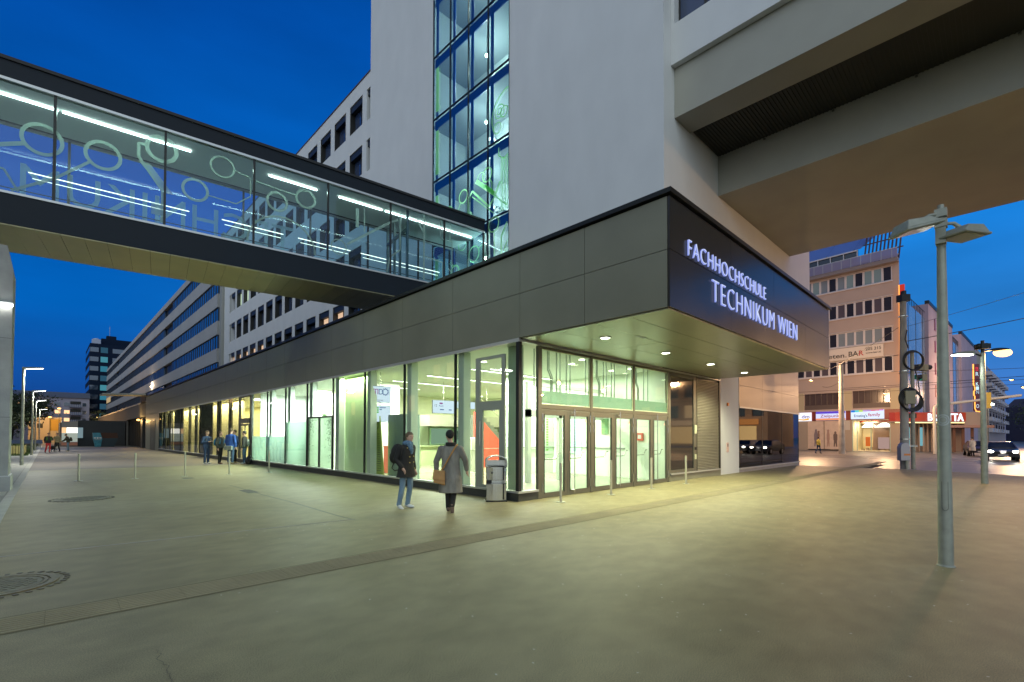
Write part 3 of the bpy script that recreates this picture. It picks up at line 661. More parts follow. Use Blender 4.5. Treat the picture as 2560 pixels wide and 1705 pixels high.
# wall washers in the bright gallery
M_grn = mat('leaf_green', (.05, .16, .03), .5, nscale=9, namt=.4); M_red = mat('red_blossom', (.6, .06, .05), .5)
M_redw = mat('red_lacquer', (.62, .085, .06), .35); M_teal = mat('greenish_grey_cabinet', (.20, .27, .24), .45)
def plant(name, label, loc, r, h, n, pot, red=0, seed=1):
    t = thing(name, label, 'plant', loc); rs = random.Random(seed)
    p = MB(); p.tube([(0, 0, 0), (0, 0, pot)], [.13, .17], 16); p.build('pot', mat('plant_pot', (.35, .36, .33), .5), t)
    s = MB(); l = MB(); b = MB()
    for k in range(9):
        a = rs.uniform(0, 6.28); q = (r*.6*math.cos(a), r*.6*math.sin(a), pot+h*rs.uniform(.5, .9)); s.tube([(0, 0, pot-.05), (q[0]*.4, q[1]*.4, pot+h*.4), q], .008, 5)
    for k in range(n):
        a, e = rs.uniform(0, 6.28), rs.uniform(-.6, 1.4); q = rs.uniform(.3, 1)*r; c = Vector((q*math.cos(a)*math.cos(e), q*math.sin(a)*math.cos(e), pot+h*.55+q*math.sin(e)*h*.5/r))
        tgt = b if red and rs.random() < red and e > .1 else l; sz = rs.uniform(.03, .07); v = Vector((rs.gauss(0, 1), rs.gauss(0, 1), rs.gauss(0, .6))).normalized(); w = v.cross(Vector((rs.gauss(0, 1), rs.gauss(0, 1), 1))).normalized()
        tgt.add([c-v*sz, c+w*sz*.5, c+v*sz, c-w*sz*.5], [(0, 1, 2, 3)])
    s.build('stem', M_grn, t); l.build('foliage', M_grn, t)
    if red: b.build('blossom', M_red, t)
plant('potted_plant', 'red flowering potted plant on a grey box behind the lower frosted glass', (9.2, 24.6, 1.25), .42, .55, 340, .25, .28, 4)
plant('potted_plant', 'leafy green plant peeping over the taller frosted pane', (9.2, 21.95, 1.85), .34, .6, 200, .25, 0, 8)
plant('potted_plant', 'green plant high on the ledge in the slatted doorway bay', (9.6, 31.0, 2.35), .4, .5, 200, .2, 0, 9)
bx = MB(); bx.box(8.8, 9.6, 24.0, 26.6, .05, 1.25); bx.box(8.85, 9.55, 24.05, 26.55, 1.25, 1.27); tag(bx.build('planter_box', M_teal, None, .01), 'grey box planter behind the lower frosted glass, under the red flowers', 'planter')
bx = MB(); bx.box(8.8, 9.5, 21.6, 22.5, .05, 1.85); bx.box(8.84, 9.46, 21.64, 22.46, 1.85, 1.87); tag(bx.build('plant_pedestal', M_int, None, .01), 'white pedestal behind the taller frosted pane', 'pedestal')
bx = MB(); bx.box(9.3, 9.9, 30.6, 31.5, .05, 2.35); bx.box(9.34, 9.86, 30.64, 31.46, 2.35, 2.37); tag(bx.build('tall_cupboard', M_teal, None, .01), 'tall cupboard under the plant behind the side entrance door', 'cupboard')
# reception kiosk
t = thing('reception_kiosk', 'grey green reception kiosk with glass counter windows inside the hall', 'kiosk', (15.5, 20.5, .05), 0)
m = MB(); m.box(-.9, 4.5, 1.0, 3.6, 0, 2.6); m.build('body', mat('kiosk_green', (.36, .42, .28), .7), t)
m = MB(); m.box(-1.9, 4.6, -.6, 1.0, 2.05, 2.62); m.build('bulkhead', mat('kiosk_bulkhead', (.30, .29, .24), .7), t)
m = MB(); m.box(-1.6, 4.4, .55, .95, 0, 1.0); m.box(-1.75, 4.5, .35, 1.0, 1.0, 1.05); m.build('counter', mat('counter_pale', (.55, .62, .36), .6), t, .008)
for x in (-.8, .75, 2.3):
    f = MB(); f.box(x, x+1.4, .94, .995, 1.08, 1.12); f.box(x, x+1.4, .94, .995, 1.96, 2.0); f.box(x, x+.05, .94, .995, 1.12, 1.96); f.box(x+1.35, x+1.4, .94, .995, 1.12, 1.96); f = f.build('counter_window', mat('green_frame', (.36, .60, .38), .5), t)
    MB().box(x+.05, x+1.35, .965, .985, 1.12, 1.96).build('pane', emis('kiosk_pane', (.42, .66, .46), .6), f)
m = MB(); m.box(1.0, 1.35, .90, .935, 1.35, 1.85); m.build('poster', mat('slate_poster', (.12, .17, .2), .5), t)
m = MB(); m.box(2.35, 3.0, .90, .935, 1.3, 1.88); m.build('poster', mat('brown_poster', (.3, .17, .13), .5), t)
# red stair
t = thing('staircase', 'stepped dark stair with red side panel at the right of the hall', 'staircase', (16.6, 17.6, .05), 0)
m = MB(); n = 15
prof = [(0, 0)]
for k in range(n): prof += [(k*.27, (n-k)*.175), ((k+1)*.27, (n-k)*.175)]
prof += [(n*.27, 0)]
m = MB(); m.prism([(-1.2+x*.9, z) for x, z in prof], .6, 1.8, 'y'); m.build('steps', mat('stair_grey', (.13, .14, .12), .7), t)
m = MB(); m.prism([(-1.6, 0), (.25, 0), (.25, 1.15), (-.75, 2.0), (-1.6, 2.75)], .42, .55, 'y'); m.build('side_panel', M_redw, t)
m = MB(); m.tube([(-1.2, .5, 3.4), (2.4, .5, .95)], .02, 8); m.build('handrail', M_steel, t)
m = MB(); m.box(-1.55, .25, .40, .42, .92, .95); m.build('white_line', M_alu, t)
# cabinets, banner, red wall, terminal
t = thing('locker_cabinet', 'tall greenish grey double door cabinet just inside the hall glass', 'cabinet', (9.3, 15.3, .05), 0)
MB().box(-.28, .4, -.5, .55, 0, 2.33).build('carcass', M_teal, t, .01)
MB().box(-.30, -.283, -.49, .02, .02, 2.31).build('door', M_teal, t); MB().box(-.30, -.283, .035, .54, .02, 2.31).build('door', M_teal, t)
t = thing('roll_up_banner', 'yellow green roll-up banner with lines of dark print leaning inside the hall glass', 'banner', (8.9, 16.55, .05), R(0))
m = MB(); m.hexa([(-.0, -.62, .03), (.02, -.62, .03), (.02, .42, .03), (0, .42, .03), (-.14, -.55, 2.28), (-.12, -.55, 2.28), (-.12, .42, 2.28), (-.14, .42, 2.28)]); m.build('print_sheet', mat('lime_sheet', (.50, .62, .13), .6), t)
m = MB(); rs = random.Random(2)
for k in range(17):
    z = .25+k*.085; xo = -.004-.14*(z-.03)/2.25; w = rs.uniform(.3, .5); m.box(xo-.006, xo-.003, -.45, -.45+w, z, z+.022)
m.ring((-.155, -.36, 1.95), .12, .03, .003, 'x', 24); m.build('print', mat('banner_ink', (.12, .16, .10), .7), t)
MB().box(-.1, .1, -.62, .42, 0, .035).build('foot', M_alu, t)
bx = MB(); bx.box(10.2, 10.3, 17.6, 18.3, .05, 1.15); bx.box(10.18, 10.32, 17.58, 18.32, 1.15, 1.18); tag(bx.build('red_counter_front', M_redw), 'low red counter front between banner and cabinet', 'counter')
t = thing('info_terminal', 'pale self-service info terminal standing left of the red stair panel', 'terminal', (13.6, 16.3, .05), R(-30))
m = MB(); m.box(-.22, .22, -.12, .15, 0, 1.0); m.hexa([(-.26, -.2, .95), (.26, -.2, .95), (.26, .15, 1.0), (-.26, .15, 1.0), (-.26, -.06, 1.5), (.26, -.06, 1.5), (.26, .15, 1.5), (-.26, .15, 1.5)]); m.build('cabinet', mat('terminal_grey', (.45, .44, .36), .5), t, .01)
m = MB(); m.hexa([(-.2, -.197, 1.0), (.2, -.197, 1.0), (.2, -.18, 1.0), (-.2, -.18, 1.0), (-.2, -.076, 1.44), (.2, -.076, 1.44), (.2, -.06, 1.44), (-.2, -.06, 1.44)]); m.build('screen', mat('terminal_screen', (.2, .18, .13), .3), t)
# notice boards on the vestibule walls
def board(name, label, loc, w, h, base, bar, nb, rz=0):
    t = thing(name, label, 'notice board', loc, rz)
    MB().box(-w/2, w/2, 0, .03, 0, h).build('panel', mat('board_'+name+base, {'g': (.62, .8, .6), 'b': (.55, .8, .72)}[base], .5), t)
    m = MB(); rs = random.Random(nb)
    for k in range(nb): m.box(-w*.02, w*.14, -.004, 0, h*.08+k*h*.8/nb, h*.08+k*h*.8/nb+h*.55/nb)
    m.build('bars', mat('bars_'+bar, {'g': (.25, .45, .12), 'b': (.12, .28, .42)}[bar], .5), t)
    m = MB()
    for k in range(14): m.box(-w*.42, -w*.42+rs.uniform(.1, .35)*w, -.004, 0, h*.1+k*h*.058, h*.1+k*h*.058+.012)
    m.build('text_lines', mat('board_ink', (.2, .28, .2), .6), t)
board('notice_board', 'notice board with green bars on the white vestibule wall', (15.2, 13.55, .85), .85, 1.75, 'g', 'g', 13)
board('notice_board', 'notice board with blue bars on the white vestibule wall', (15.67, 12.45, .85), .8, 1.75, 'b', 'b', 22, R(-90))
t = thing('wall_poster', 'plain green poster on the vestibule side wall behind the middle doors', 'poster', (15.68, 10.9, 1.7), 0)
MB().box(-.012, 0, -.17, .17, 0, .6).build('sheet', mat('green_sheet', (.16, .30, .14), .6), t); MB().box(-.02, -.0125, -.18, .18, -.01, 0).build('holder_rail', M_alu, t)
t = thing('fire_box', 'small red and white hydrant box on the vestibule side wall', 'fire box', (15.68, 9.35, 1.45), 0)
MB().box(-.06, 0, -.14, .14, 0, .28).build('box', mat('fire_red', (.55, .06, .05), .5), t, .01); MB().box(-.065, -.061, -.07, .07, .07, .21).build('symbol', M_white, t)
# pipes in the vestibule, above the transom ledge
k = 0
M_pipe = mat('vestibule_pipe', (.30, .36, .29), .35, .6)
for i in range(3):
    a = cols[i]
    for dx, bend in ((.42, 0), (.72, 0), (1.1, 1), (1.34, 0), (1.5, 0), (1.78, 0), (1.95, 0)):
        if i == 2 and dx in (1.34, 1.95): continue
        x = a+dx; m = MB()
        if bend: m.tube([(x-.13, Y0+.55, 3.97), (x-.13, Y0+.55, 3.45), (x, Y0+.55, 3.25), (x, Y0+.55, 2.5)], .018, 8); m.tube([(x-.07, Y0+.55, 3.97), (x-.07, Y0+.55, 3.48), (x+.06, Y0+.55, 3.28), (x+.06, Y0+.55, 2.5)], .015, 8)
        else: m.tube([(x, Y0+.55, 3.97), (x, Y0+.55, 2.5)], .018, 8)
        m.w('riser_pipe', M_pipe, PV)

# ------------------------------------------------------------------ white tower with office wing
TB = thing('white_tower_building', 'tall white rendered tower with stair glazing and a lower windowed wing behind the footbridge', 'building', (15.5, Y0, 0))
XT = 15.5
slots = [(29.99-Y0, 30.51-Y0), (64.4-Y0, 65.1-Y0)]
cw = [31.13+2.625*k for k in range(13)]
tops = [25.6-3.55*k for k in range(5)]
holes = []
for z in tops:
    for a in cw: holes.append((a-Y0, a-Y0+1.93, z-2.1, z))
    for s in slots: holes.append((s[0], s[1], z-2.2, z+.0))
m = MB()
facade(m, (XT, Y0, 0), (0, 1, 0), (-1, 0, 0), 29.98-Y0, 67.4-Y0, 6.1, 26.65, holes, .42)
facade(m, (XT, Y0, 0), (0, 1, 0), (-1, 0, 0), 0, 29.98-Y0, 6.1, 36, [(16.2-Y0, 22.5-Y0, 7.7, 34.2)], .06)
m.quad((XT, 29.98, 26.65), (XT, 67.4, 26.65), (32, 67.4, 26.65), (32, 29.98, 26.65)); m.quad((XT, 29.98, 26.65), (XT, 29.98, 36), (33.7, 29.98, 36), (33.7, 29.98, 26.65))
m.quad((XT, Y0, 36), (33.7, Y0, 36), (33.7, 29.98, 36), (XT, 29.98, 36)); m.quad((XT, 67.4, 6.1), (32, 67.4, 6.1), (32, 67.4, 26.65), (XT, 67.4, 26.65))
m.quad((XT, Y0, 6.1), (33.7, Y0, 6.1), (33.7, Y0, 36), (XT, Y0, 36)); m.quad((33.7, Y0, 6.1), (33.7, 40, 6.1), (33.7, 40, 36), (33.7, Y0, 36))
m.w('rendered_wall', M_white, TB)
m = MB(); m.box(XT-.04, XT+.4, 29.99, 67.5, 26.655, 26.75); m.w('roof_edge', mat('roof_flashing', (.10, .07, .06), .5, .4), TB)
# office windows: one is built, the rest are copies
M_reveal = mat('window_frame_dark', (.018, .018, .017), .5)
def office_window(y, z, w, parent, lit):
    f = MB(); x = XT+.40
    f.box(x-.05, x+.02, y, y+.16, z-2.1, z-.32); f.box(x-.05, x+.02, y+w-.07, y+w, z-2.1, z-.32); f.box(x-.05, x+.02, y+w*.42, y+w*.42+.12, z-2.1, z-.32); f.box(x-.05, x+.02, y+.16, y+w-.07, z-.42, z-.32); f.box(x-.05, x+.02, y+.16, y+w-.07, z-2.1, z-2.02)
    f.box(XT+.004, x-.05, y+.0015, y+.012, z-2.098, z-.002); f.box(XT+.004, x-.05, y+w-.012, y+w-.0015, z-2.098, z-.002); f.box(XT+.004, x-.05, y+.012, y+w-.012, z-2.098, z-2.088)
    f = f.w('window', M_reveal, parent)
    MB().box(x-.25, x+.02, y+.012, y+w-.012, z-.45, z-.003).xf(Matrix.Translation((-.08, 0, 0))).w('blind_box', mat('blind_box_navy', (.012, .018, .030), .55, 0), f)
    MB().box(x-.02, x-.01, y+.1, y+w-.02, z-2.06, z-.34).w('pane', lit, f)
    if lit is M_wlit: MB().box(x-.028, x-.022, y+.17, y+w*.42-.02, z-2.0, z-.45).w('curtain', mat('pale_curtain', (.15, .17, .24), .7), f)
    return f
M_wlit = mat('office_glass_dusk', (.03, .05, .11), .04, 0, spec=.9, coat=.3)
M_wwarm = mat('office_glass_lit', (.3, .25, .2), .2, emit=(1.0, .66, .42), estr=.75)
M_wgreen = mat('office_glass_greenlit', (.3, .3, .2), .2, emit=(.75, 1.0, .7), estr=.6)
w0 = office_window(cw[0], tops[0], 1.93, TB, M_wlit); w1 = office_window(cw[0], tops[0], 1.93, TB, M_wwarm); w2 = office_window(cw[0], tops[0], 1.93, TB, M_wgreen)
for r_, z in enumerate(tops):
    for c, a in enumerate(cw):
        if r_ == 0 and c == 0: continue
        src = w0
        if r_ == 4 and c in (1, 2, 8, 9, 10, 11, 12): src = w1
        if r_ == 2 and c in (10, 11, 9): src = w2 if c != 9 else w0
        cpart(src, TB, 0, a-cw[0], z-tops[0])
for q in (w1, w2):
    for ch in list(q.children): bpy.data.objects.remove(ch)
    bpy.data.objects.remove(q)
s0 = MB().box(XT+.3, XT+.33, 29.99, 30.51, tops[0]-2.2, tops[0]).w('slot_window', M_reveal, TB)
b0 = MB().box(XT+.10, XT+.29, 30.0, 30.5, tops[0]-.4, tops[0]-.003).w('blind_box', MATS['blind_box_navy'], s0)
for r_, z in enumerate(tops):
    if r_: cpart(s0, TB, 0, 0, z-tops[0])
    cpart(s0, TB, 0, 34.5, z-tops[0])
# stair glazing
yv = [16.2, 17.76, 19.32, 20.90, 22.5]; zt = [7.75, 8.66, 12.32, 16.02, 19.6, 23.2, 26.8, 30.4, 34.1]
m = MB()
for y in yv: m.box(XT-.03, XT+.07, y-.018+(0.018 if y == 16.2 else 0), y+.018-(.018 if y == 22.5 else 0), 7.72, 34.18)
for z in zt[1:-1]:
    for a, b in zip(yv[:-1], yv[1:]): m.box(XT-.025, XT+.06, a+.03, b-.03, z-.022, z+.022)
m.w('stair_glazing_frame', mat('navy_frame', (.012, .02, .03), .4, .4), TB)
M_sglass = glass('stair_glass', (.74, .84, .90), ior=1.6)
for a, b in zip(yv[:-1], yv[1:]):
    for c, d in zip(zt[1:-1], zt[2:]): MB().box(XT+.01, XT+.02, a+.03, b-.03, c+.035, d-.035).w('stair_pane', M_sglass, TB)
    MB().box(XT+.01, XT+.02, a+.03, b-.03, zt[0], zt[1]-.035).w('stair_pane', M_sglass, TB)
m = MB(); m.box(XT+2.6, XT+2.7, 15.9, 23, 7.6, 34.5); m.box(XT+.25, XT+2.6, 15.95, 16.05, 7.6, 34.5); m.box(XT+.25, XT+2.6, 22.8, 22.9, 7.6, 34.5); m.w('stairwell_wall', mat('stairwell_grey', (.62, .68, .68), .85), TB)
m = MB()
for z in zt[1:-1]: m.box(XT+.35, XT+2.6, 16.06, 22.79, z-.25, z+.03)
m.w('landing', mat('landing_grey', (.34, .38, .40), .8), TB)
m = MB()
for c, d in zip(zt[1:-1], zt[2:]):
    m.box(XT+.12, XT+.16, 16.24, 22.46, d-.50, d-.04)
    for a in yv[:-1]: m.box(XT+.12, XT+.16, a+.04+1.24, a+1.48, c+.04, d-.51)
m.w('sky_reflection_strip', mat('blue_strip', (.015, .075, .26), .35), TB)  # strips added behind the panes; the sky's reflection is put into their blue
m = MB()
for z in zt[1:-2]:
    n = 10
    for k in range(n): m.box(XT+1.5, XT+2.55, 16.6+k*.28, 16.9+k*.28, z+.03+k*.18, z+.2+k*.18)
m.w('stair_flight', mat('stair_flight', (.4, .44, .42), .8), TB)
M_bulb = emis('stair_bulb', (.80, 1.0, .62), 26)
for z in zt[2:-1]:
    b = MB().ball((XT+.95, 18.95, z-1.32), .085, 12, 8).w('stair_lamp', M_bulb, TB)
    MB().tube([(XT+.95, 18.95, z-1.24), (XT+.95, 18.95, z-.26)], .012, 6).w('lamp_cord', M_black, b)
    light('stair_lamp_light', 'POINT', (XT+1.0, 18.95, z-1.5), 300, (.82, 1.0, .84), TB, radius=.12)
light('stair_lamp_light', 'POINT', (XT+1.2, 18.95, 8.3), 200, (.8, 1.0, .66), TB, radius=.12)
# prints on the stair glazing (circuit drawing)
x_ = XT-.04
def seg(m, a, b, w, x=x_):
    a, b = Vector((x, a[0], a[1])), Vector((x, b[0], b[1])); d = (b-a).normalized(); n = Vector((0, -d.z, d.y))*w/2; e = Vector((.006, 0, 0))
    m.hexa([a-n, a-n+e, b-n+e, b-n, a+n, a+n+e, b+n+e, b+n])
def poly(m, pts, w, x=x_):
    for a, b in zip(pts[:-1], pts[1:]): seg(m, a, b, w, x)
m = MB()
def dring(y, z, r, w=.07): m.ring((x_, y, z), r, w, .006, 'x', 30)
for zz in (9.6, 13.2, 16.9, 20.5):
    m.box(x_-.003, x_+.003, 21.9, 22.15, zz-.6, zz+1.9); dring(22.0, zz-.4, .16, .03); dring(22.0, zz-.4, .08, .03)
dring(19.65, 14.2, .34); dring(20.9, 13.75, .32); poly(m, [(19.9, 13.9), (20.8, 12.4)], .05); poly(m, [(21.1, 13.45), (21.9, 12.5)], .05)
dring(17.75, 14.6, .34); dring(18.2, 14.6, .28, .03); poly(m, [(17.55, 14.3), (17.4, 14.1), (17.4, 13.6), (16.8, 13.0), (16.3, 12.6)], .06)
poly(m, [(19.25, 13.1), (19.2, 13.9), (18.9, 14.2), (17.6, 12.95), (17.2, 13.3), (16.8, 13.9)], .10); poly(m, [(18.9, 13.9), (17.3, 12.55)], .05)
m.quad((x_, 19.3, 13.2), (x_, 19.0, 13.2), (x_, 18.75, 12.7), (x_, 19.1, 12.35), (x_, 19.3, 12.4))
poly(m, [(18.6, 14.6), (17.2, 13.45)], .22); poly(m, [(17.9, 14.1), (17.25, 13.5)], .16)
for k in range(5): m.box(x_-.003, x_+.003, 16.25+k*.11, 16.30+k*.11, 12.4, 15.0)
poly(m, [(16.9, 15.6), (16.9, 15.2), (16.5, 14.9), (16.25, 15.05)], .06)
m.ring((x_, 16.24, 17.1), 1.15, .07, .006, 'x', 24, 0, math.pi/2); m.ring((x_, 16.24, 17.1), 1.15, .07, .006, 'x', 8, -.5, 0); dring(16.85, 17.35, .32, .05); dring(16.85, 17.35, .15, .05); dring(16.52, 17.2, .25, .05); dring(17.0, 16.6, .26, .05)
m2z = 8.7
dring(20.35, 10.35, .36, .09); poly(m, [(20.55, 10.65), (20.8, 10.95)], .05); poly(m, [(20.45, 10.7), (20.7, 11.0)], .05)
dring(18.75, 10.9, .40, .07); poly(m, [(18.4, 11.1), (18.0, 11.25), (18.0, 10.0), (17.2, 9.8), (17.2, 11.5)], .05); dring(17.25, 11.95, .36, .06)
dring(19.7, 11.7, .34, .05)
m.box(x_-.003, x_+.003, 18.05, 18.45, 8.75, 9.95)
poly(m, [(16.7, 9.0), (16.7, 11.2), (16.3, 11.8)], .08); poly(m, [(16.45, 9.0), (16.45, 10.6), (16.25, 10.9)], .05); poly(m, [(16.3, 9.0), (16.3, 10.6)], .04); poly(m, [(16.7, 9.2), (17.5, 9.0), (17.5, 8.8), (17.8, 8.75)], .06)
m.w('circuit_print', frosted('green_print', (.62, 1.0, .62), .82, .8), TB)
# mass bridging over the canopy towards the boulevard
ym = -34
m = MB(); m.box(16.04, 16.3, ym, Y0-.01, 15.09, 36) ; 
holes2 = [(8.134-1.95, 8.134, 16.55, 18.9), (3.2, 5.15, 16.55, 18.9), (.3, 2.2, 16.55, 18.9)]
m = MB(); facade(m, (16.04, 0, 0), (0, 1, 0), (-1, 0, 0), ym, Y0-.005, 15.09, 36, holes2, .4)
m.quad((16.04, ym, 15.09), (16.04, Y0-.005, 15.09), (16.27, Y0-.005, 15.09), (16.27, ym, 15.09)); m.quad((16.04, ym, 36), (29.7, ym, 36), (29.7, Y0, 36), (16.04, Y0, 36)); m.quad((16.04, ym, 15.09), (29.74, ym, 15.09), (29.74, ym, 36), (16.04, ym, 36))
m.quad((29.74, ym, 11.74), (29.74, Y0-.005, 11.74), (29.74, Y0-.005, 36), (29.74, ym, 36)); m.w('bridging_block_wall', M_white, TB)
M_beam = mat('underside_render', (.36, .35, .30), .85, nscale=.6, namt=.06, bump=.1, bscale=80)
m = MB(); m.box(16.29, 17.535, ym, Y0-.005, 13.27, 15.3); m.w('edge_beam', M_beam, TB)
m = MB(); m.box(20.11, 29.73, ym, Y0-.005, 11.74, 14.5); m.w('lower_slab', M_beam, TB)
m = MB(); m.quad((17.54, ym, 13.42), (17.54, Y0-.005, 13.42), (20.1, Y0-.005, 13.42), (20.1, ym, 13.42))
for k in range(300):
    y = Y0-.1-k*.12; m.box(17.55, 20.09, y-.04, y, 13.39, 13.415)
m.w('corrugated_soffit', mat('dark_corrugated', (.035, .036, .028), .6, .1), TB)
m = MB()
for k in range(9):
    y = 6.4-k*2.3; m.box(20.06, 20.105, y, y+.07, 13.31, 13.38)
m.w('soffit_brackets', mat('bracket_grey', (.12, .12, .10), .6), TB)
for (a, b, c, d) in holes2:
    f = MB(); f.box(16.38, 16.44, a, a+.14, c, d-.3); f.box(16.38, 16.44, b-.06, b, c, d-.3); f.box(16.38, 16.44, a+.9, a+1.0, c, d-.3); f.box(16.38, 16.44, a+.14, b-.06, c, c+.07)
    f = f.w('window', M_reveal, TB); MB().box(16.41, 16.42, a+.14, b-.06, c+.07, d-.3).w('pane', M_wlit, f); MB().box(16.2, 16.4, a+.01, b-.01, d-.42, d-.003).w('blind_box', MATS['blind_box_navy'], f)

# ------------------------------------------------------------------ glazed footbridge
BA = math.atan2(17.81-20.04, 15.45+1.09)
BR = thing('glazed_footbridge', 'dark clad glazed footbridge with printed circuit pattern, running from concrete pillar to white tower', 'footbridge', (-1.09, 20.04, 0), BA)
LB, LE, DP = -14.0, 16.62, 2.93                                      # local x range and width
def bz(z, x): return z - .0155*x*max(0, (z-8.0)/4.6)                  # the roof falls slightly towards the tower
def bbox(m, x0, x1, y0, y1, z0, z1):
    m.hexa([(x0, y0, bz(z0, x0)), (x1, y0, bz(z0, x1)), (x1, y1, bz(z0, x1)), (x0, y1, bz(z0, x0)), (x0, y0, bz(z1, x0)), (x1, y0, bz(z1, x1)), (x1, y1, bz(z1, x1)), (x0, y1, bz(z1, x0))])
m = MB(); bbox(m, LB, LE, 0, .22, 7.72, 8.60); bbox(m, LB, LE, DP-.22, DP, 7.72, 8.60); bbox(m, LB, LE, .22, DP-.22, 7.76, 8.25); m.build('lower_cladding', M_navy, BR)
m = MB(); bbox(m, LB, LE, 0, .22, 11.98, 12.50); bbox(m, LB, LE, DP-.22, DP, 11.98, 12.50); bbox(m, LB, LE, .22, DP-.22, 12.02, 12.45); m.build('upper_cladding', M_navy, BR)
m = MB(); bbox(m, LB, LE, -.05, .1, 12.50, 12.60); bbox(m, LB, LE, DP-.1, DP+.05, 12.50, 12.60); m.build('roof_edge', M_black, BR)
m = MB(); bbox(m, LB, LE, -.03, .05, 8.60, 8.665); bbox(m, LB, LE, -.03, .05, 11.90, 11.98); bbox(m, LB, LE, DP-.05, DP+.03, 8.60, 8.665); bbox(m, LB, LE, DP-.05, DP+.03, 11.90, 11.98); m.build('glazing_rail', M_alu, BR)
m = MB()
x = LB
while x < LE-.1:
    e = min(x+.545, LE); m.box(x+.008, e-.004, .02, DP-.02, 7.685, 7.715); x = e
m.build('underside_panels', mat('tan_soffit', (.36, .33, .19), .38, .4, nscale=.8, namt=.12), BR)
m = MB(); bbox(m, LB, LE, .23, DP-.23, 8.255, 8.30); m.build('bridge_floor', mat('bridge_floor', (.16, .18, .17), .35), BR)
m = MB(); bbox(m, LB, LE, .23, DP-.23, 11.95, 12.01); m.build('bridge_ceiling', mat('bridge_ceiling', (.62, .66, .62), .8), BR)
posts = [-13.2, -10.55, -7.9, -5.25, -2.6, 1.10, 3.81, 6.47, 9.12, 11.76, 14.40, LE-.04]
for p in posts:
    for y in (.02, DP-.1):
        m = MB(); bbox(m, p-.035, p+.035, y, y+.08, 8.665, 11.90); m.build('post', M_dark, BR)
for a, b in zip(posts[:-1], posts[1:]):
    for y in (.05, DP-.062):
        m = MB(); bbox(m, a+.035, b-.035, y, y+.012, 8.667, 11.898); m.build('glass_pane', M_bglass if y < 1 else glass('bridge_glass_far', (.80, .92, .96), refl=.25, ior=1.4), BR)
# light lines under the bridge ceiling and the handrail
for k, (a, b) in enumerate(((-3.0, 1.05), (1.15, 4.55), (7.1, 8.9), (9.8, 11.7), (11.85, 16.4))):
    m = MB(); bbox(m, a, b, .87, .93, 11.89, 11.93); t = m.build('light_tube', emis('bridge_tube', (1, 1, .86), 11), BR)
for a, b in ((-9, 0), (0, 5), (5.5, 10.5), (10.8, 16.4)):
    l = light('bridge_lamp', 'AREA', (0, 0, 0), 120, (.92, 1.0, .76), None, size=b-a, sy=.15); l.parent = BR; l.location = ((a+b)/2, .9, 11.8)
m = MB(); m.tube([(LB, DP-.3, 9.75), (LE, DP-.3, 9.7)], .016, 8); m.build('handrail', M_dark, BR)
for a, b in ((0.1, 4.6), (5.7, 8.0), (8.6, 10.9), (11.4, 15.6)):  # glowing bars stand in for the ceiling tubes' reflection in the far glass
    m = MB(); m.tube([(a, DP-.12, 10.46-.012*a), (b, DP-.12, 10.46-.012*b)], .017, 6); m.tube([(a+.1, DP-.12, 10.28-.012*a), (b-.1, DP-.12, 10.28-.012*b)], .010, 6); m.build('tube_reflection', emis('tube_reflection', (1, 1, .8), 3), BR)
# inner door screen near the tower
m = MB()
for y in (.3, 1.1, 1.75, 2.6): m.box(12.6, 12.7, y-.05, y+.05, 8.3, 11.9)
m.box(12.6, 12.7, .3, 2.6, 10.9, 11.0); m.build('inner_door_frame', mat('teal_frame', (.10, .15, .15), .4, .4), BR)
# printed pattern on the near glass (local XZ plane, y = -.0)
M_prt = frosted('bridge_print', (.50, .66, .60), .5, .55)
def P2(m, pts, w, y):
    for a, b in zip(pts[:-1], pts[1:]):
        a, b = Vector((a[0], y, a[1])), Vector((b[0], y, b[1])); d = (b-a).normalized(); n = Vector((-d.z, 0, d.x))*w/2; e = Vector((0, .005, 0))
        m.hexa([a-n, b-n, b-n+e, a-n+e, a+n, b+n, b+n+e, a+n+e])
def RG(m, x, z, r, w, y=.03): m.ring((x, y, z), r, w, .005, 'y', 40)
m = MB(); yb = .03
RG(m, .83, 10.45, .44, .10); P2(m, [(.45, 10.2), (-.6, 9.75), (-2.2, 9.1)], .12, yb); RG(m, 2.22, 10.46, .42, .10); P2(m, [(1.9, 10.15), (1.1, 9.35), (.2, 8.72)], .08, yb); P2(m, [(-.3, 9.35), (0.05, 9.3), (.35, 8.72)], .06, yb); 
RG(m, 3.71, 11.2, .40, .12); P2(m, [(3.32, 11.2), (3.1, 11.2), (3.1, 10.75), (3.75, 9.8), (3.75, 8.7)], .09, yb); m.add([(3.1, yb, 10.6), (3.4, yb, 10.6), (4.05, yb, 9.75), (3.85, yb, 9.75)], [(0, 1, 2, 3)])
m.add([(3.45, yb, 9.35), (3.75, yb, 9.35), (3.75, yb, 8.95), (3.45, yb, 8.95)], [(0, 1, 2, 3)])
RG(m, 5.46, 11.2, .36, .06); P2(m, [(5.82, 11.2), (6.35, 11.1), (6.35, 10.4), (5.9, 10.0), (5.0, 10.05)], .04, yb); RG(m, 4.66, 10.12, .36, .09)
RG(m, 8.27, 10.89, .34, .09); RG(m, 7.25, 10.48, .34, .09); P2(m, [(7.93, 10.93), (7.1, 10.98), (6.4, 11.05)], .04, yb); m.ring((7.45, yb, 8.75), 1.18, .07, .005, 'y', 36, 0, math.pi); RG(m, 9.55, 9.3, .30, .05)
P2(m, [(9.9, 9.5), (11.8, 10.95), (12.1, 11.1)], .10, yb); P2(m, [(12.2, 11.5), (12.2, 9.8), (11.75, 9.4), (11.6, 8.7)], .07, yb); P2(m, [(13.35, 11.7), (13.35, 8.7)], .09, yb); P2(m, [(13.3, 10.9), (13.0, 11.4)], .08, yb)
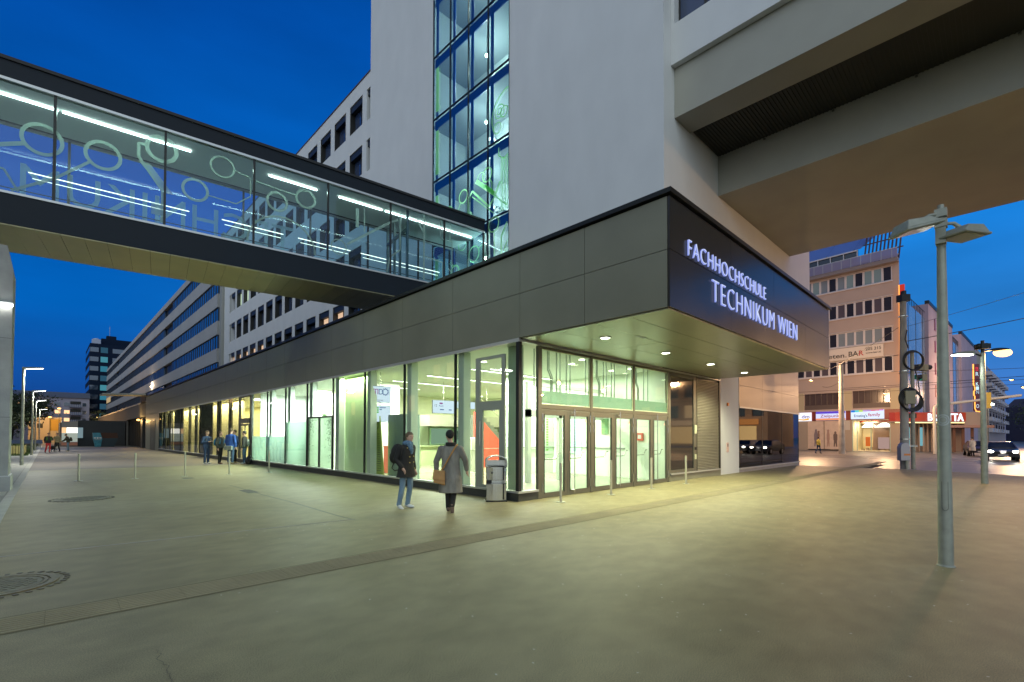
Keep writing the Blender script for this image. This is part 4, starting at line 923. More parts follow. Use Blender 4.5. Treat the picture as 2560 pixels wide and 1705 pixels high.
P2(m, [(13.4, 9.8), (14.3, 9.7), (14.3, 8.9)], .05, yb); P2(m, [(14.2, 11.7), (14.2, 10.8), (14.8, 10.8), (14.8, 9.3), (14.6, 9.5)], .05, yb); P2(m, [(14.7, 11.6), (14.7, 10.8)], .05, yb); P2(m, [(10.3, 11.1), (10.3, 10.3)], .14, yb); P2(m, [(10.6, 11.2), (10.6, 10.2)], .05, yb); 
P2(m, [(15.7, 9.0), (15.7, 10.2), (16.5, 10.1)], .06, yb); P2(m, [(16.0, 9.0), (16.0, 9.9)], .05, yb)
m.build('circuit_print', M_prt, BR)
# the word printed on the far glass, read from the other side
t = text_mb('TECHNIKUM', 1.08, .006, 8.5, bold=.0)
t.xf(Matrix.Translation((8.4, DP-.10, 9.68)) @ Matrix.Scale(-1, 4, (1, 0, 0)))
t.build('word_print', frosted('far_print', (.55, .78, .82), .42, .75), BR)

# concrete pillar under the bridge, with its wall light
t = thing('concrete_pillar', 'tall pale concrete pillar carrying the footbridge at the left edge of the plaza', 'pillar', (-1.25, 20.4, 0), 0)
m = MB(); m.prism([(-1.05, .42), (.45, .42), (.47, 6.3), (.34, 7.0), (-1.05, 7.0)], -.7, .55, 'y'); m.build('shaft', M_conc, t, .012)
m = MB(); m.box(-1.2, .50, -.75, .60, 0, .42); m.build('plinth', M_conc, t, .01)
m = MB(); m.box(-1.06, .48, -.715, .56, .415, .445); m.build('metal_band', M_alu, t)
m = MB(); m.box(-.9, .1, -.5, .4, 7.0, 7.69); m.build('bearing', M_dark, t)
m = MB(); m.box(-1.05, .46, -.703, -.699, 2.1, 2.11); m.box(-1.05, .46, -.703, -.699, 4.35, 4.36); m.build('shutter_joint', mat('joint_dark', (.12, .12, .11), .9), t)
l = thing('pillar_wall_light', 'bright tubular wall light on the concrete pillar', 'wall light', (-1.1, 19.62, 5.28), 0)
MB().box(-.75, .33, .01, .075, .0, .09).build('housing', M_alu, l); MB().tube([(-.72, -.02, .0), (.32, -.02, -.0)], .035, 10).build('tube', emis('white_tube', (1, 1, .93), 20), l)
light('pillar_lamp', 'AREA', (-1.3, 18.9, 5.2), 22, (1, 1, .9), l, size=.9, sy=.15, rot=(R(-50), 0, 0))

# ------------------------------------------------------------------ street furniture on the plaza
def make_bollard():
    t = thing('bollard', '', 'bollard', (0, 0, 0), 0, 'slim steel bollards on the plaza')
    m = MB(); m.cyl(0, 0, .012, .945, .031, n=24); m.cyl(0, 0, .945, .952, .028, n=24); m.build('post', mat('bollard_steel', (.50, .47, .36), .38, .45, nscale=9, namt=.06), t, .002)
    m = MB(); m.cyl(0, 0, .003, .012, .115, n=28); m.build('base_plate', mat('bollard_plate', (.42, .42, .34), .5, .5), t); return t
B0 = make_bollard(); B0.location = (.78, 22.5, 0); B0.matrix_basis = Matrix.Translation((.78, 22.5, 0))
B0['label'] = 'slim steel bollard of the row by the footbridge, first from the concrete pillar'
for k, (x, d) in enumerate(((2.31, 'second from the concrete pillar'), (3.84, 'third from the concrete pillar'), (5.37, 'in front of the person in the blue jacket'), (6.90, 'closest to the frosted panes'))):
    dup(B0, (x, 22.25, 0), 0, f'slim steel bollard by the footbridge, {d}')
for k, (x, d) in enumerate(((8.97, 'before the first pair of doors'), (11.11, 'before the middle pair of doors'), (13.27, 'before the last pair of doors'), (15.55, 'before the dark window beside the shutter'))):
    dup(B0, (x, 7.53, 0), 0, f'slim steel bollard {d} of the main entrance')

t = thing('litter_bin', 'round-topped brushed steel litter bin with ashtray slot outside the glass corner', 'litter bin', (7.99, 8.79, 0), R(-38))
def dshape(w, d, n=10):                                               # bowed front
    return [(-w, d*.55)]+[(-w+2*w*k/n, -d*.55-.07*math.sin(math.pi*k/n)) for k in range(n+1)]+[(w, d*.55)]
m = MB(); m.prism(dshape(.245, .30), .03, .44, 'z'); m.prism(dshape(.245, .30), .53, .84, 'z'); m.prism([(-.245, .16), (-.245, .05), (.245, .05), (.245, .16)], .44, .53, 'z'); m.box(.18, .245, -.16, .05, .44, .53); m.build('body', M_steel, t, .006)
hood = [(.27*math.cos(a), .86+.25*math.sin(a)) for a in [math.pi*k/16 for k in range(17)]]
m = MB()
outer = [(.265*math.cos(a), 1.0+.13*math.sin(a)) for a in [math.pi*k/16 for k in range(17)]]
inner = [(.235*math.cos(a), .985+.12*math.sin(a)) for a in [math.pi*k/16 for k in range(17)]][::-1]
pr = [(.265, .84)]+outer+[(-.265, .84), (-.245, .84)]+inner+[(.245, .84)]
n = len(pr)
for i in range(len(outer)-1):
    a, b = outer[i], outer[i+1]; c, d = inner[::-1][i], inner[::-1][i+1]
    m.hexa([(a[0], -.2, a[1]), (b[0], -.2, b[1]), (b[0], .19, b[1]), (a[0], .19, a[1]), (c[0], -.2, c[1]), (d[0], -.2, d[1]), (d[0], .19, d[1]), (c[0], .19, c[1])])
m.box(-.265, -.245, -.19, .19, .84, 1.0); m.box(.245, .265, -.19, .19, .84, 1.0); m.box(-.245, .245, .16, .19, .84, 1.0); m.build('hood', M_steel, t, .003)
m = MB(); m.box(-.2, .2, -.1, .15, .845, .865); m.box(-.245, -.12, -.19, .0, .455, .525); m.build('opening', M_black, t)
m = MB(); m.box(-.255, .255, -.2, .19, 0, .03); m.build('base', M_dark, t, .004)
m = MB(); m.box(-.245, .245, -.212, -.16, .432, .443); m.box(-.245, .245, -.212, -.16, .842, .852); m.box(.176, .180, -.235, -.15, .05, .84); m.build('seam', M_black, t)
m = MB(); m.tube([(-.12, -.225, .70), (-.12, -.245, .70)], .018, 10); m.box(-.135, -.105, -.245, -.225, .70, .73); m.build('keyhole', M_black, t)
m = MB(); m.ring((.215, -.19, .78), .022, .03, .003, 'y', 20); m.build('badge', mat('badge_grey', (.35, .4, .4), .5), t)

# the tall floodlight pole on the right (its two heads are off)
t = thing('floodlight_pole', 'tall grey pole with two unlit floodlight heads standing alone on the right of the plaza', 'floodlight pole', (8.04, .52, 0), 0)
m = MB(); m.tube([(0, 0, .0), (0, 0, .012), (0, 0, .02)], [.092, .092, .078], 28); m.build('base_collar', M_galv, t)
m = MB(); m.tube([(0, 0, 0), (0, 0, 2.2), (0, 0, 4.02)], [.076, .062, .044], 28); m.tube([(0, 0, 4.02), (0, 0, 4.53)], [.033, .033], 20); m.build('pole', M_galv, t)
m = MB(); m.tube([(0, 0, 3.98), (0, 0, 4.04)], [.048, .035], 24); m.build('reducer', M_galv, t)
# access door outline near the foot, on the camera side
m = MB(); aa = math.atan2(-.52, -8.04)
for k in (-.42, .42):
    a = aa+k; m.tube([(.0722*math.cos(a), .0722*math.sin(a), .72), (.0700*math.cos(a), .0700*math.sin(a), 1.05)], .0018, 5)
m.tube([(.0722*math.cos(aa+q), .0722*math.sin(aa+q), .72-.03*math.cos(q/.42*1.57)) for q in (-.42, -.2, 0, .2, .42)], .0022, 5); m.build('access_door', M_dark, t)
sk = MB(); a0 = aa-.15
for k in range(22):
    b1, b2 = k*2*math.pi/22, (k+1)*2*math.pi/22
    P = lambda b, r_: ((.0665)*math.cos(a0+r_*math.cos(b)/.066), (.0665)*math.sin(a0+r_*math.cos(b)/.066), 1.815+r_*math.sin(b))
    sk.quad(P(b1, .055), P(b2, .055), P(b2, .072), P(b1, .072)); sk.quad(P(b1, .034), P(b2, .034), P(b2, .046), P(b1, .046))
sk.build('round_sticker', mat('sticker_grey', (.40, .42, .40), .5), t)
rt = Vector((math.sin(_y), -math.cos(_y), 0)); fw = Vector((math.cos(_y), math.sin(_y), 0))
def flood(sg, z, yaw, tilt, off, arm):
    h = MB(); w, l, d = .15, .225, .085
    # wedge housing, glass downwards
    h.hexa([(-l, -w, 0), (l, -w, 0), (l, w, 0), (-l, w, 0), (-l*.5, -w*.8, d), (l*.75, -w*.8, d*1.25), (l*.75, w*.8, d*1.25), (-l*.5, w*.8, d)])
    h.box(-l-.015, l+.015, -w-.012, w+.012, -.03, 0)
    Mx = Matrix.Translation(off) @ Matrix.Rotation(yaw, 4, 'Z') @ Matrix.Rotation(tilt, 4, 'Y')
    o = h.xf(Mx).build('floodlight_head', M_galv, t, .012)
    q = MB(); q.box(-l+.03, l-.03, -w+.03, w-.03, -.036, -.031); q.xf(Mx).build('lens', mat('unlit_lens', (.34, .36, .20), .12, 0, spec=.8), o)
    b = MB(); b.tube([(0, 0, z), tuple(Vector(arm[0])), tuple(Vector(arm[1]))], [.018, .022, .03], 8)
    b.box(-.06, .06, -.06, .06, z-.05, z+.05); b.build('bracket', M_galv, o)
    c = MB(); c.ring((0, 0, z), .042, .02, .05, 'z', 18); c.build('clamp', M_steel, o)
L = Vector((-rt.x, -rt.y, 0)); Rr = Vector((rt.x, rt.y, 0))
pL = L*.36+fw*-.05+Vector((0, 0, 4.21)); pR = Rr*.19+fw*-.10+Vector((0, 0, 4.11))
flood(1, 4.42, math.atan2(L.y, L.x), R(14), pL, (L*.14+Vector((0, 0, 4.40)), L*.27+Vector((0, 0, 4.31))))
flood(1, 4.29, math.atan2(Rr.y, Rr.x)+R(18), R(-3), pR, (Rr*.16+Vector((0, 0, 4.30)), Rr*.27+Vector((0, 0, 4.22))))
m = MB(); m.box(-.09, -.04, -.05, .05, 4.04, 4.22); m.box(-.1, .02, -.05, .05, 4.02, 4.05); m.build('mount_box', M_galv, t)

# row of LED lamps on the left
M_led = emis('led_panel', (1, 1, .93), 16)
def make_lamp(hh):
    t = thing('street_lamp', '', 'street lamp', (0, 0, 0), 0, 'slim street lamps along the left kerb')
    MB().tube([(0, 0, 0), (0, 0, hh)], [.075, .055], 18).build('pole', M_galv, t)
    m = MB(); m.hexa([(-.06, -.09, hh+.02), (.78, -.07, hh+.13), (.78, .07, hh+.13), (-.06, .09, hh+.02), (-.06, -.08, hh+.12), (.70, -.05, hh+.18), (.70, .05, hh+.18), (-.06, .08, hh+.12)])
    m.tube([(0, 0, hh-.05), (0, 0, hh+.08)], .06, 12); h = m.build('lamp_head', M_galv, t)
    m = MB(); m.hexa([(.1, -.06, hh+.030), (.74, -.055, hh+.112), (.74, .055, hh+.112), (.1, .06, hh+.030), (.1, -.06, hh+.035), (.74, -.055, hh+.118), (.74, .055, hh+.118), (.1, .06, hh+.035)]); m.build('led_panel', M_led, h)
    l = light('lamp_light', 'AREA', (0, 0, 0), 300, (1, 1, .88), None, size=.5, sy=.15); l.parent = h; l.location = (.45, 0, hh-.02)
    return t
L0 = make_lamp(5.05); L0.matrix_basis = Matrix.Translation((-.98, 35.9, 0)); L0['label'] = 'slim lit street lamp nearest to the concrete pillar, beside the first bench'
dup(L0, (-.93, 54.0, 0), 0, 'slim lit street lamp standing by the wooden planter')
dup(L0, (-.95, 69, 0), 0, 'slim lit street lamp just behind the planter, third along the kerb')
dup(L0, (-.90, 92, 0), 0, 'slim lit street lamp farthest along the left kerb')
# benches, planter, low wall
def bench(x, y, label, L=3.2):
    t = thing('metal_bench', label, 'bench', (x, y, 0), R(90), 'slatted metal benches')
    for k in range(4): MB().box(-L/2, L/2, -.05+k*.13, .05+k*.13, .45, .48).build('seat_slat', M_alu, t)
    for k in range(4): MB().box(-L/2, L/2, .50+k*.02, .52+k*.02, .56+k*.13, .66+k*.13).build('back_slat', M_alu, t)
    for q in (-L/2+.35, L/2-.35): MB().tube([(q, .2, 0), (q, .2, .45)], .035, 10).build('leg', M_alu, t)
    for q in (-L/2+.35, L/2-.35): MB().tube([(q, .2, .44), (q, .47, .46), (q, .56, 1.08)], .025, 8).build('back_support', M_alu, t)
bench(-1.75, 43.2, 'slatted metal bench between the pillar and the first street lamp'); bench(-2.3, 62, 'pale slatted bench behind the wooden planter, near the second street lamp', 6)
t = thing('wooden_planter', 'long wooden crate planter with upright slats on the grass beside the second street lamp', 'planter', (-1.9, 58.0, 0), 0)
m = MB(); m.box(-1.4, .5, -2.2, 2.2, .1, .66); m.build('soil_box', mat('planter_inner', (.12, .09, .04), .8), t)
m = MB()
for k in range(12): m.box(.5, .54, -2.2+k*.37, -1.93+k*.37, .05, .74); m.box(-1.4+k*.16, -1.28+k*.16, -2.24, -2.2, .05, .74)
m.build('slats', mat('pale_wood', (.42, .36, .14), .7, nscale=4, namt=.2), t)
m = MB(); rs = random.Random(5)
for k in range(500):
    x, y = rs.uniform(-1.4, .5), rs.uniform(-2.2, 2.2); a = rs.uniform(0, 3); m.add([(x-.03*math.cos(a), y-.03*math.sin(a), .62), (x+.03*math.cos(a), y+.03*math.sin(a), .62), (x, y, .62+rs.uniform(.08, .3))], [(0, 1, 2)])
m.build('grass_planting', M_grass, t)
t = thing('low_barrier', 'low pale blue barrier rail in front of the dark trees', 'barrier', (-5.5, 84, 0), 0)
m = MB(); m.box(-5, 5, 0, .06, .55, 1.0); m.build('panel', mat('barrier_blue', (.12, .17, .28), .6), t)
for x in (-4.8, -2.4, 0, 2.4, 4.8): MB().box(x-.04, x+.04, .06, .12, 0, 1.02).build('post', M_galv, t)

# backpack left on the ground
def sack(name, label, loc, rz, mtl, s=1.0, cat='backpack'):
    t = thing(name, label, cat, loc, rz); m = MB(); m.ball((0, 0, .22*s), (.16*s, .13*s, .24*s), 16, 12); m.ball((0, -.10*s, .15*s), (.12*s, .07*s, .13*s), 12, 8)
    for i, v in enumerate(m.v): v.z = max(0.004, v.z)
    m.build('bag_body', mtl, t)
    for x in (-.08, .08): MB().tube([(x*s, .10*s, .08*s), (x*s*1.2, .20*s, .22*s), (x*s, .09*s, .40*s)], .012*s, 6).build('strap', mtl, t)
    MB().tube([(-.03*s, 0, .45*s), (0, 0, .5*s), (.03*s, 0, .45*s)], .008*s, 6).build('top_loop', mtl, t); return t
M_bagblk = mat('black_nylon', (.012, .012, .014), .6, nscale=8, namt=.4)
sack('backpack', 'black backpack left on the ground against the glass hall plinth', (8.02, 29.2, 0), R(-80), M_bagblk, 1.1)

# ------------------------------------------------------------------ people
def caps(m, pts, rs, n=12):
    """tapered limb with rounded joints"""
    m.tube(pts, rs, n)
    for p, r_ in zip(pts, rs): m.ball(p, r_, 10, 7)
def solid(m, name, mtl, parent, vox=.012, smooth=3):
    o = m.build(name, mtl, parent)
    r_ = o.modifiers.new('join', 'REMESH'); r_.mode = 'VOXEL'; r_.voxel_size = vox; r_.use_smooth_shade = True
    if smooth: s = o.modifiers.new('soft', 'SMOOTH'); s.iterations = smooth; s.factor = .5
    return o
M_skin = mat('skin', (.50, .31, .22), .55)
M_hairs = {'brown': mat('hair_brown', (.09, .055, .03), .6), 'dark': mat('hair_dark', (.022, .018, .015), .6), 'fair': mat('hair_fair', (.11, .075, .035), .6)}
def hand(m, w, d, side, s):
    """palm, four fingers and thumb hanging from the wrist w along direction d"""
    w, d = Vector(w), Vector(d).normalized(); a = Vector((0, 1, 0)); a = (a-d*a.dot(d)).normalized(); b = d.cross(a)
    caps(m, [w, w+d*.045*s, w+d*.085*s], [.024*s, .032*s, .028*s], 8)
    for k, L in enumerate((.068, .078, .072, .056)):
        o = w+d*.085*s+a*(k-1.5)*-.019*s; caps(m, [o, o+d*L*.5*s+b*side*.008*s, o+d*L*s+b*side*.028*s], [.0095*s, .0085*s, .007*s], 6)
    o = w+d*.03*s+a*.028*s; caps(m, [o, o+a*.022*s+d*.025*s, o+a*.026*s+d*.055*s+b*side*.014*s], [.011*s, .010*s, .008*s], 6)
def person(label, loc, face, hgt, J, cols_, hair='brown', hat=None, coat=None, vox=.014, extra=None, group=None, longhair=False, hooded=False):
    """J: dict of local joint positions for a 1.75 m figure looking along -Y"""
    s = hgt/1.75; t = thing('person', label, 'person', loc, face, group); V = lambda p: tuple(Vector(p)*s)
    hd = Vector(J.get('head', (0, -.02, 1.635))); nk = Vector(J.get('neck', (0, 0, 1.46))); ch = Vector(J.get('chest', (0, .01, 1.28))); pv = Vector(J.get('pelvis', (0, .01, .95)))
    b = MB()
    hm = MB(); hm.ball((0, 0, 0), (.073, .090, .112), 18, 14); hm.ball((0, -.022, -.055), (.052, .062, .058), 12, 9); hm.ball((0, -.096, -.012), (.013, .018, .024), 8, 6); hm.ball((0, -.082, -.062), (.024, .012, .007), 8, 5)
    for sx_ in (-1, 1): hm.ball((sx_*.075, .005, -.008), (.010, .020, .030), 8, 6); hm.ball((sx_*.030, -.078, .032), (.022, .012, .008), 8, 5)
    hr = Matrix.Rotation(J.get('turn', 0), 4, 'Z'); hm.xf(Matrix.Translation(hd*s) @ Matrix.Scale(s, 4) @ hr); b.v += []; o0 = len(b.v)
    b.add(hm.v, hm.f, True)
    caps(b, [V(nk-Vector((0, 0, .05))), V(nk+Vector((0, 0, .02))), V(hd-Vector((0, -.01, .07)))], [.058*s, .052*s, .052*s])
    b.ball(V(ch), (.155*s, .10*s, .20*s), 16, 12); b.ball(V((ch+pv)/2), (.125*s, .092*s, .16*s), 14, 10); b.ball(V(pv), (.145*s, .10*s, .13*s), 14, 10)
    arms, legs = J['arms'], J['legs']
    for sd, (sh, el, wr) in zip((-1, 1), arms):
        caps(b, [V(sh), V(el), V(wr)], [.046*s, .036*s, .026*s]); hand(b, V(wr), Vector(wr)-Vector(el), sd, s)
    for (hp, kn, an) in legs: caps(b, [V(hp), V(kn), V(an)], [.075*s, .052*s, .036*s])
    solid(b, 'body', M_skin, t, vox*.62, 1)
    e = MB()
    for sx_ in (-1, 1): e.ball((sx_*.030, -.083, .018), (.010, .006, .005), 8, 6)
    e.xf(Matrix.Translation(hd*s) @ Matrix.Scale(s, 4) @ hr); e.build('eyes', M_black, t)
    # hair or hat
    h = MB()
    if hat is None:
        h.ball((0, .014, .030), (.088, .100, .102), 18, 12); h.v = [Vector((v.x, v.y, v.z if not (v.y < -.02 and v.z < .05) else max(v.z, .055))) for v in h.v]
        if longhair: h.ball((0, .075, -.03), (.05, .045, .06), 12, 8)
    else:
        h.ball((0, .012, .030), (.090, .104, .108), 18, 12); h.v = [Vector((v.x, v.y, max(v.z, -.012 if v.y > 0 else .02))) for v in h.v]; h.ball((0, .055, .035), (.085, .080, .095), 14, 10)
    h.xf(Matrix.Translation(hd*s) @ Matrix.Scale(s, 4) @ hr); solid(h, 'hat' if hat else 'hair', hat or M_hairs[hair], t, vox*.7, 2)
    # trousers
    q = MB(); q.ball(V(pv), (.155*s, .112*s, .12*s), 14, 10)
    for (hp, kn, an) in legs: caps(q, [V(hp), V(kn), V(an)], [.090*s, .066*s, .055*s])
    solid(q, 'trousers', cols_['legs'], t, vox)
    for (hp, kn, an), ft in zip(legs, J.get('feet', [(0, -1, 0)]*2)):
        an = Vector(an); f = Vector(ft).normalized(); c = an+f*.06-Vector((0, 0, .045)); m = MB()
        caps(m, [V(an+Vector((0, .0, -.02))-f*.03), V(c), V(c+f*.09-Vector((0, 0, .012)))], [.046*s, .044*s, .034*s])
        if abs(f.z) < .3: m.v = [Vector((v.x, v.y, max(v.z, .004))) for v in m.v]
        solid(m, 'shoe', cols_['shoes'], t, vox*.8, 1)
    # jacket / coat
    c = MB(); len_ = coat or .86
    rg = []
    prof = [(1.47, .075, .07), (1.43, .15, .09), (1.36, .205, .12), (1.22, .205, .135), (1.08, .19, .130), (.95, .20, .14)] + ([(.86, .205, .145)] if len_ > .8 else [(.82, .225, .165), (.72, .245, .185), (len_, .262, .20)])
    top = nk-Vector((0, 0, 1.46)); lean = ch-Vector((0, .01, 1.28))
    for z, rx, ry in prof:
        k = (z-.95)/.5; k = max(0, min(1, k)); cx = pv.x*(1-k)+nk.x*k; cy = pv.y*(1-k)+nk.y*k
        rg.append([V((cx+rx*math.cos(2*math.pi*i/20), cy+ry*math.sin(2*math.pi*i/20), z)) for i in range(20)])
    vs = [v for r_ in rg for v in r_]; fs = []
    for i in range(len(rg)-1):
        for k in range(20): fs.append((i*20+k, (i+1)*20+k, (i+1)*20+(k+1) % 20, i*20+(k+1) % 20))
    fs.append(tuple(range(20))); fs.append(tuple(range((len(rg)-1)*20, len(rg)*20))[::-1]); c.add(vs, fs, True)
    for (sh, el, wr) in arms: caps(c, [V(sh), V(el), V(Vector(wr)*.94+Vector(el)*.06)], [.078*s, .064*s, .050*s])
    if hooded: c.ball(V(nk+Vector((0, .09, -.02))), (.12*s, .07*s, .08*s), 12, 8)
    solid(c, cols_.get('coatname', 'jacket'), cols_['coat'], t, vox)
    if extra: extra(t, s)
    return t
def fab(n, c, **k): return mat('cloth_'+n, c, .85, nscale=7, namt=.32, bump=1.0, bscale=11, stretch=(1, 1, .5), **k)
F_black = fab('black', (.014, .014, .013)); F_jean = fab('jeans', (.055, .10, .17)); F_jeanl = fab('light_jeans', (.16, .25, .33)); F_grey = mat('cloth_grey_tweed', (.20, .19, .16), .9, nscale=7, namt=.35, bump=1.0, bscale=9, stretch=(1, 1, .4))
F_blue = fab('blue_down', (.03, .09, .33)); F_navy = fab('navy', (.03, .055, .11)); F_red = fab('red', (.40, .03, .03)); F_tan = fab('tan', (.30, .24, .13)); F_olive = fab('dark_olive', (.045, .047, .03)); F_leather = fab('dark_leather', (.035, .037, .032))
F_white = fab('white_shoe', (.55, .56, .55)); F_brownl = mat('mustard_leather', (.38, .19, .045), .5, nscale=9, namt=.2); F_bluebag = fab('blue_bag', (.01, .17, .38)); F_greyg = fab('grey_green', (.20, .22, .19)); F_scarf = mat('scarf_blue', (.10, .18, .26), .9, nscale=25, namt=.6)
std_arms = [((-.19, .01, 1.37), (-.25, .03, 1.10), (-.23, -.05, .86)), ((.19, .01, 1.37), (.25, .03, 1.10), (.23, -.05, .86))]
std_legs = [((-.085, .01, .92), (-.10, -.01, .50), (-.10, .02, .085)), ((.085, .01, .92), (.10, -.01, .50), (.10, .02, .085))]
# angles: a figure looking along -Y locally; face = rotation about Z. Viewing direction from the camera is fw.
ya = math.atan2(fw.y, fw.x)
toward = ya-math.pi/2                                                  # local -Y points back to the camera
def ex_woman1(t, s):
    m = MB(); m.ball((0, -.03, 1.46*s), (.13, .12, .07), 16, 9); m.ball((.0, -.11, 1.38*s), (.07, .05, .10), 12, 8); m.ball((.02, -.13, 1.30*s), (.05, .035, .09), 12, 8); solid(m, 'scarf', F_scarf, t, .012)
    for (x, z) in ((-.05, 1.16), (-.06, 1.03), (-.13, 1.36), (.08, 1.17), (.07, 1.04), (.1, .9)): MB().ball((x, -.137-(.01 if z < 1.1 else 0), z*s), (.014, .008, .014), 8, 6).build('button', mat('brass_button', (.5, .4, .12), .35, .8), t)
    b = MB(); b.ball((-.02, .24, 1.20), (.17, .15, .23), 14, 10); b.ball((-.03, .34, 1.12), (.13, .09, .15), 12, 8); solid(b, 'backpack', F_black, t, .014)
    MB().tube([(-.16, .12, 1.40), (-.22, -.06, 1.30), (-.20, .0, 1.1), (-.16, .16, 1.0)], .016, 6).build('strap', F_black, t)
    MB().tube([(-.1, .27, 1.02), (-.12, .33, .88), (-.06, .30, .82), (.0, .22, .84)], .012, 6).build('strap', F_black, t)
J1 = dict(head=(.045, -.05, 1.60), neck=(.02, -.01, 1.45), chest=(.01, .01, 1.28), turn=R(-8),
          arms=[((-.18, .02, 1.36), (-.24, .10, 1.10), (-.20, -.05, .92)), ((.19, .0, 1.36), (.25, .06, 1.10), (.22, -.04, .88))],
          legs=[((-.08, .02, .92), (-.10, .03, .50), (-.13, .10, .09)), ((.08, .0, .92), (.07, -.05, .50), (.06, .02, .085))], feet=[(-.2, -1, -.35), (.1, -1, 0)])
person('person in a black coat, blue scarf and light jeans carrying a black backpack', (5.74, 9.28, 0), toward+R(60), 1.72, J1, dict(legs=F_jeanl, coat=F_black, shoes=F_white, coatname='coat'), 'fair', coat=.70, vox=.011, extra=ex_woman1, longhair=True)
def ex_woman2(t, s):
    MB().tube([(-.14, .02, 1.42), (-.10, .13, 1.36), (.02, .17, 1.14), (.12, .19, .95), (.2, .14, .86)], .016, 6).build('bag_strap', F_brownl, t)
    MX = Matrix.Scale(-1, 4, (1, 0, 0)); b = MB(); b.hexa([(-.36, .10, .64), (-.10, .16, .58), (-.08, .27, .58), (-.33, .24, .64), (-.34, .09, .90), (-.10, .14, .88), (-.09, .23, .88), (-.32, .20, .90)]); b.xf(MX); o = b.build('shoulder_bag', F_brownl, t, .02)
    f = MB(); f.hexa([(-.345, .245, .72), (-.085, .275, .69), (-.085, .285, .69), (-.345, .255, .72), (-.33, .205, .905), (-.10, .235, .885), (-.10, .245, .885), (-.33, .215, .905)]); f.xf(MX); f.build('flap', F_brownl, o)
    c = MB(); c.ring((0, .02, 1.455*s), .085, .05, .08, 'z', 24); solid(c, 'collar', F_black, t, .012)
J2 = dict(head=(.03, -.02, 1.63), neck=(.0, 0, 1.46), turn=R(20),
          arms=[((-.20, .02, 1.35), (-.32, .03, 1.10), (-.34, -.04, .90)), ((.20, .02, 1.35), (.31, .03, 1.08), (.31, -.06, .82))],
          legs=[((-.08, .02, .92), (-.08, -.02, .50), (-.055, .16, .16)), ((.08, .0, .92), (.06, -.03, .50), (.05, -.02, .085))], feet=[(0, -.25, -1), (.1, -1, 0)])
person('person from behind in a long grey coat with a mustard shoulder bag', (6.12, 8.16, 0), toward+R(180), 1.72, J2, dict(legs=F_black, coat=F_grey, shoes=fab('worn_brown', (.16, .11, .08)), coatname='coat'), 'dark', hat=F_black, coat=.42, vox=.011, extra=ex_woman2)
# group by the side entrance
def bagx(mtl, nm='backpack', y=.20):
    def f(t, s):
        b = MB(); b.ball((0, y*s, 1.18*s), (.15*s, .10*s, .21*s), 14, 10); b.ball((0, (y+.08)*s, 1.10*s), (.11*s, .05*s, .12*s), 10, 7); solid(b, nm, mtl, t, .02)
        for x in (-.12, .12): MB().tube([(x*s, .14*s, 1.38*s), (x*s*1.1, -.13*s, 1.33*s), (x*s*1.15, -.10*s, 1.08*s)], .014*s, 6).build('strap', mtl, t)
    return f
J3 = dict(turn=R(10), arms=[((-.19, .01, 1.37), (-.24, .06, 1.12), (-.10, -.20, 1.16)), ((.19, .01, 1.37), (.25, .0, 1.12), (.10, -.22, 1.18))], legs=std_legs)
person('person in navy top and dark jeans with a grey backpack among the talking group', (6.40, 31.2, 0), toward+R(75), 1.88, J3, dict(legs=F_navy, coat=F_navy, shoes=F_white), 'fair', vox=.02, extra=bagx(fab('dark_grey_bag', (.07, .08, .08))))
person('person in a dark leather jacket and black trousers with a bright blue backpack', (6.95, 30.7, 0), toward+R(80), 1.83, dict(arms=std_arms, legs=[((-.085, .01, .92), (-.10, -.03, .50), (-.14, -.06, .085)), ((.085, .01, .92), (.12, .05, .50), (.16, .16, .085))]), dict(legs=F_black, coat=F_leather, shoes=fab('brown_shoe', (.12, .06, .04))), 'brown', vox=.02, extra=bagx(F_bluebag, y=.24))
def ex_blue(t, s):
    m = MB()
    for k in range(6):
        z = (.98+k*.065)*s; m.tube([(.205*s*math.cos(a), .012+.14*s*math.sin(a), z) for a in [2*math.pi*i/20 for i in range(21)]], .006, 5, False)
    m.build('quilt_seams', fab('quilt_seam', (.02, .06, .24)), t)
    b = MB(); b.hexa([(-.24, .13, .80), (.24, .13, .80), (.24, .27, .80), (-.24, .27, .80), (-.24, .13, 1.03), (.24, .13, 1.03), (.24, .24, 1.03), (-.24, .24, 1.03)]); b.build('waist_bag', F_greyg, t, .03)
person('tall person seen from behind in a quilted blue jacket with a grey waist bag', (7.32, 30.05, 0), toward+R(170), 2.0, dict(arms=std_arms, legs=std_legs), dict(legs=F_jean, coat=F_blue, shoes=F_tan), 'fair', vox=.02, extra=ex_blue)
person('person half hidden behind the quilted blue jacket, in a dark blue coat', (7.78, 31.1, 0), toward+R(-40), 1.93, dict(arms=std_arms, legs=std_legs), dict(legs=F_black, coat=fab('mid_blue', (.04, .08, .2)), shoes=F_tan), 'brown', vox=.02)
def ex_green(t, s):
    m = MB(); m.tube([(-.2, -.16, .82), (-.2, -.16, .98)], .035, 10); m.build('green_bottle', fab('green_bottle', (.1, .5, .12)), t)
    b = MB(); b.ball((.02, .20, 1.18), (.16, .09, .22), 12, 9); solid(b, 'backpack', F_greyg, t, .02)
person('person in a dark leather jacket, blue jeans and white shoes beside the side entrance door', (7.98, 29.95, 0), toward+R(-78), 1.86, dict(arms=[((-.19, .01, 1.37), (-.24, -.02, 1.10), (-.2, -.14, .92)), ((.19, .01, 1.37), (.25, .03, 1.10), (.23, -.05, .86))], legs=std_legs), dict(legs=F_jean, coat=F_leather, shoes=F_white), 'dark', vox=.02, extra=ex_green)
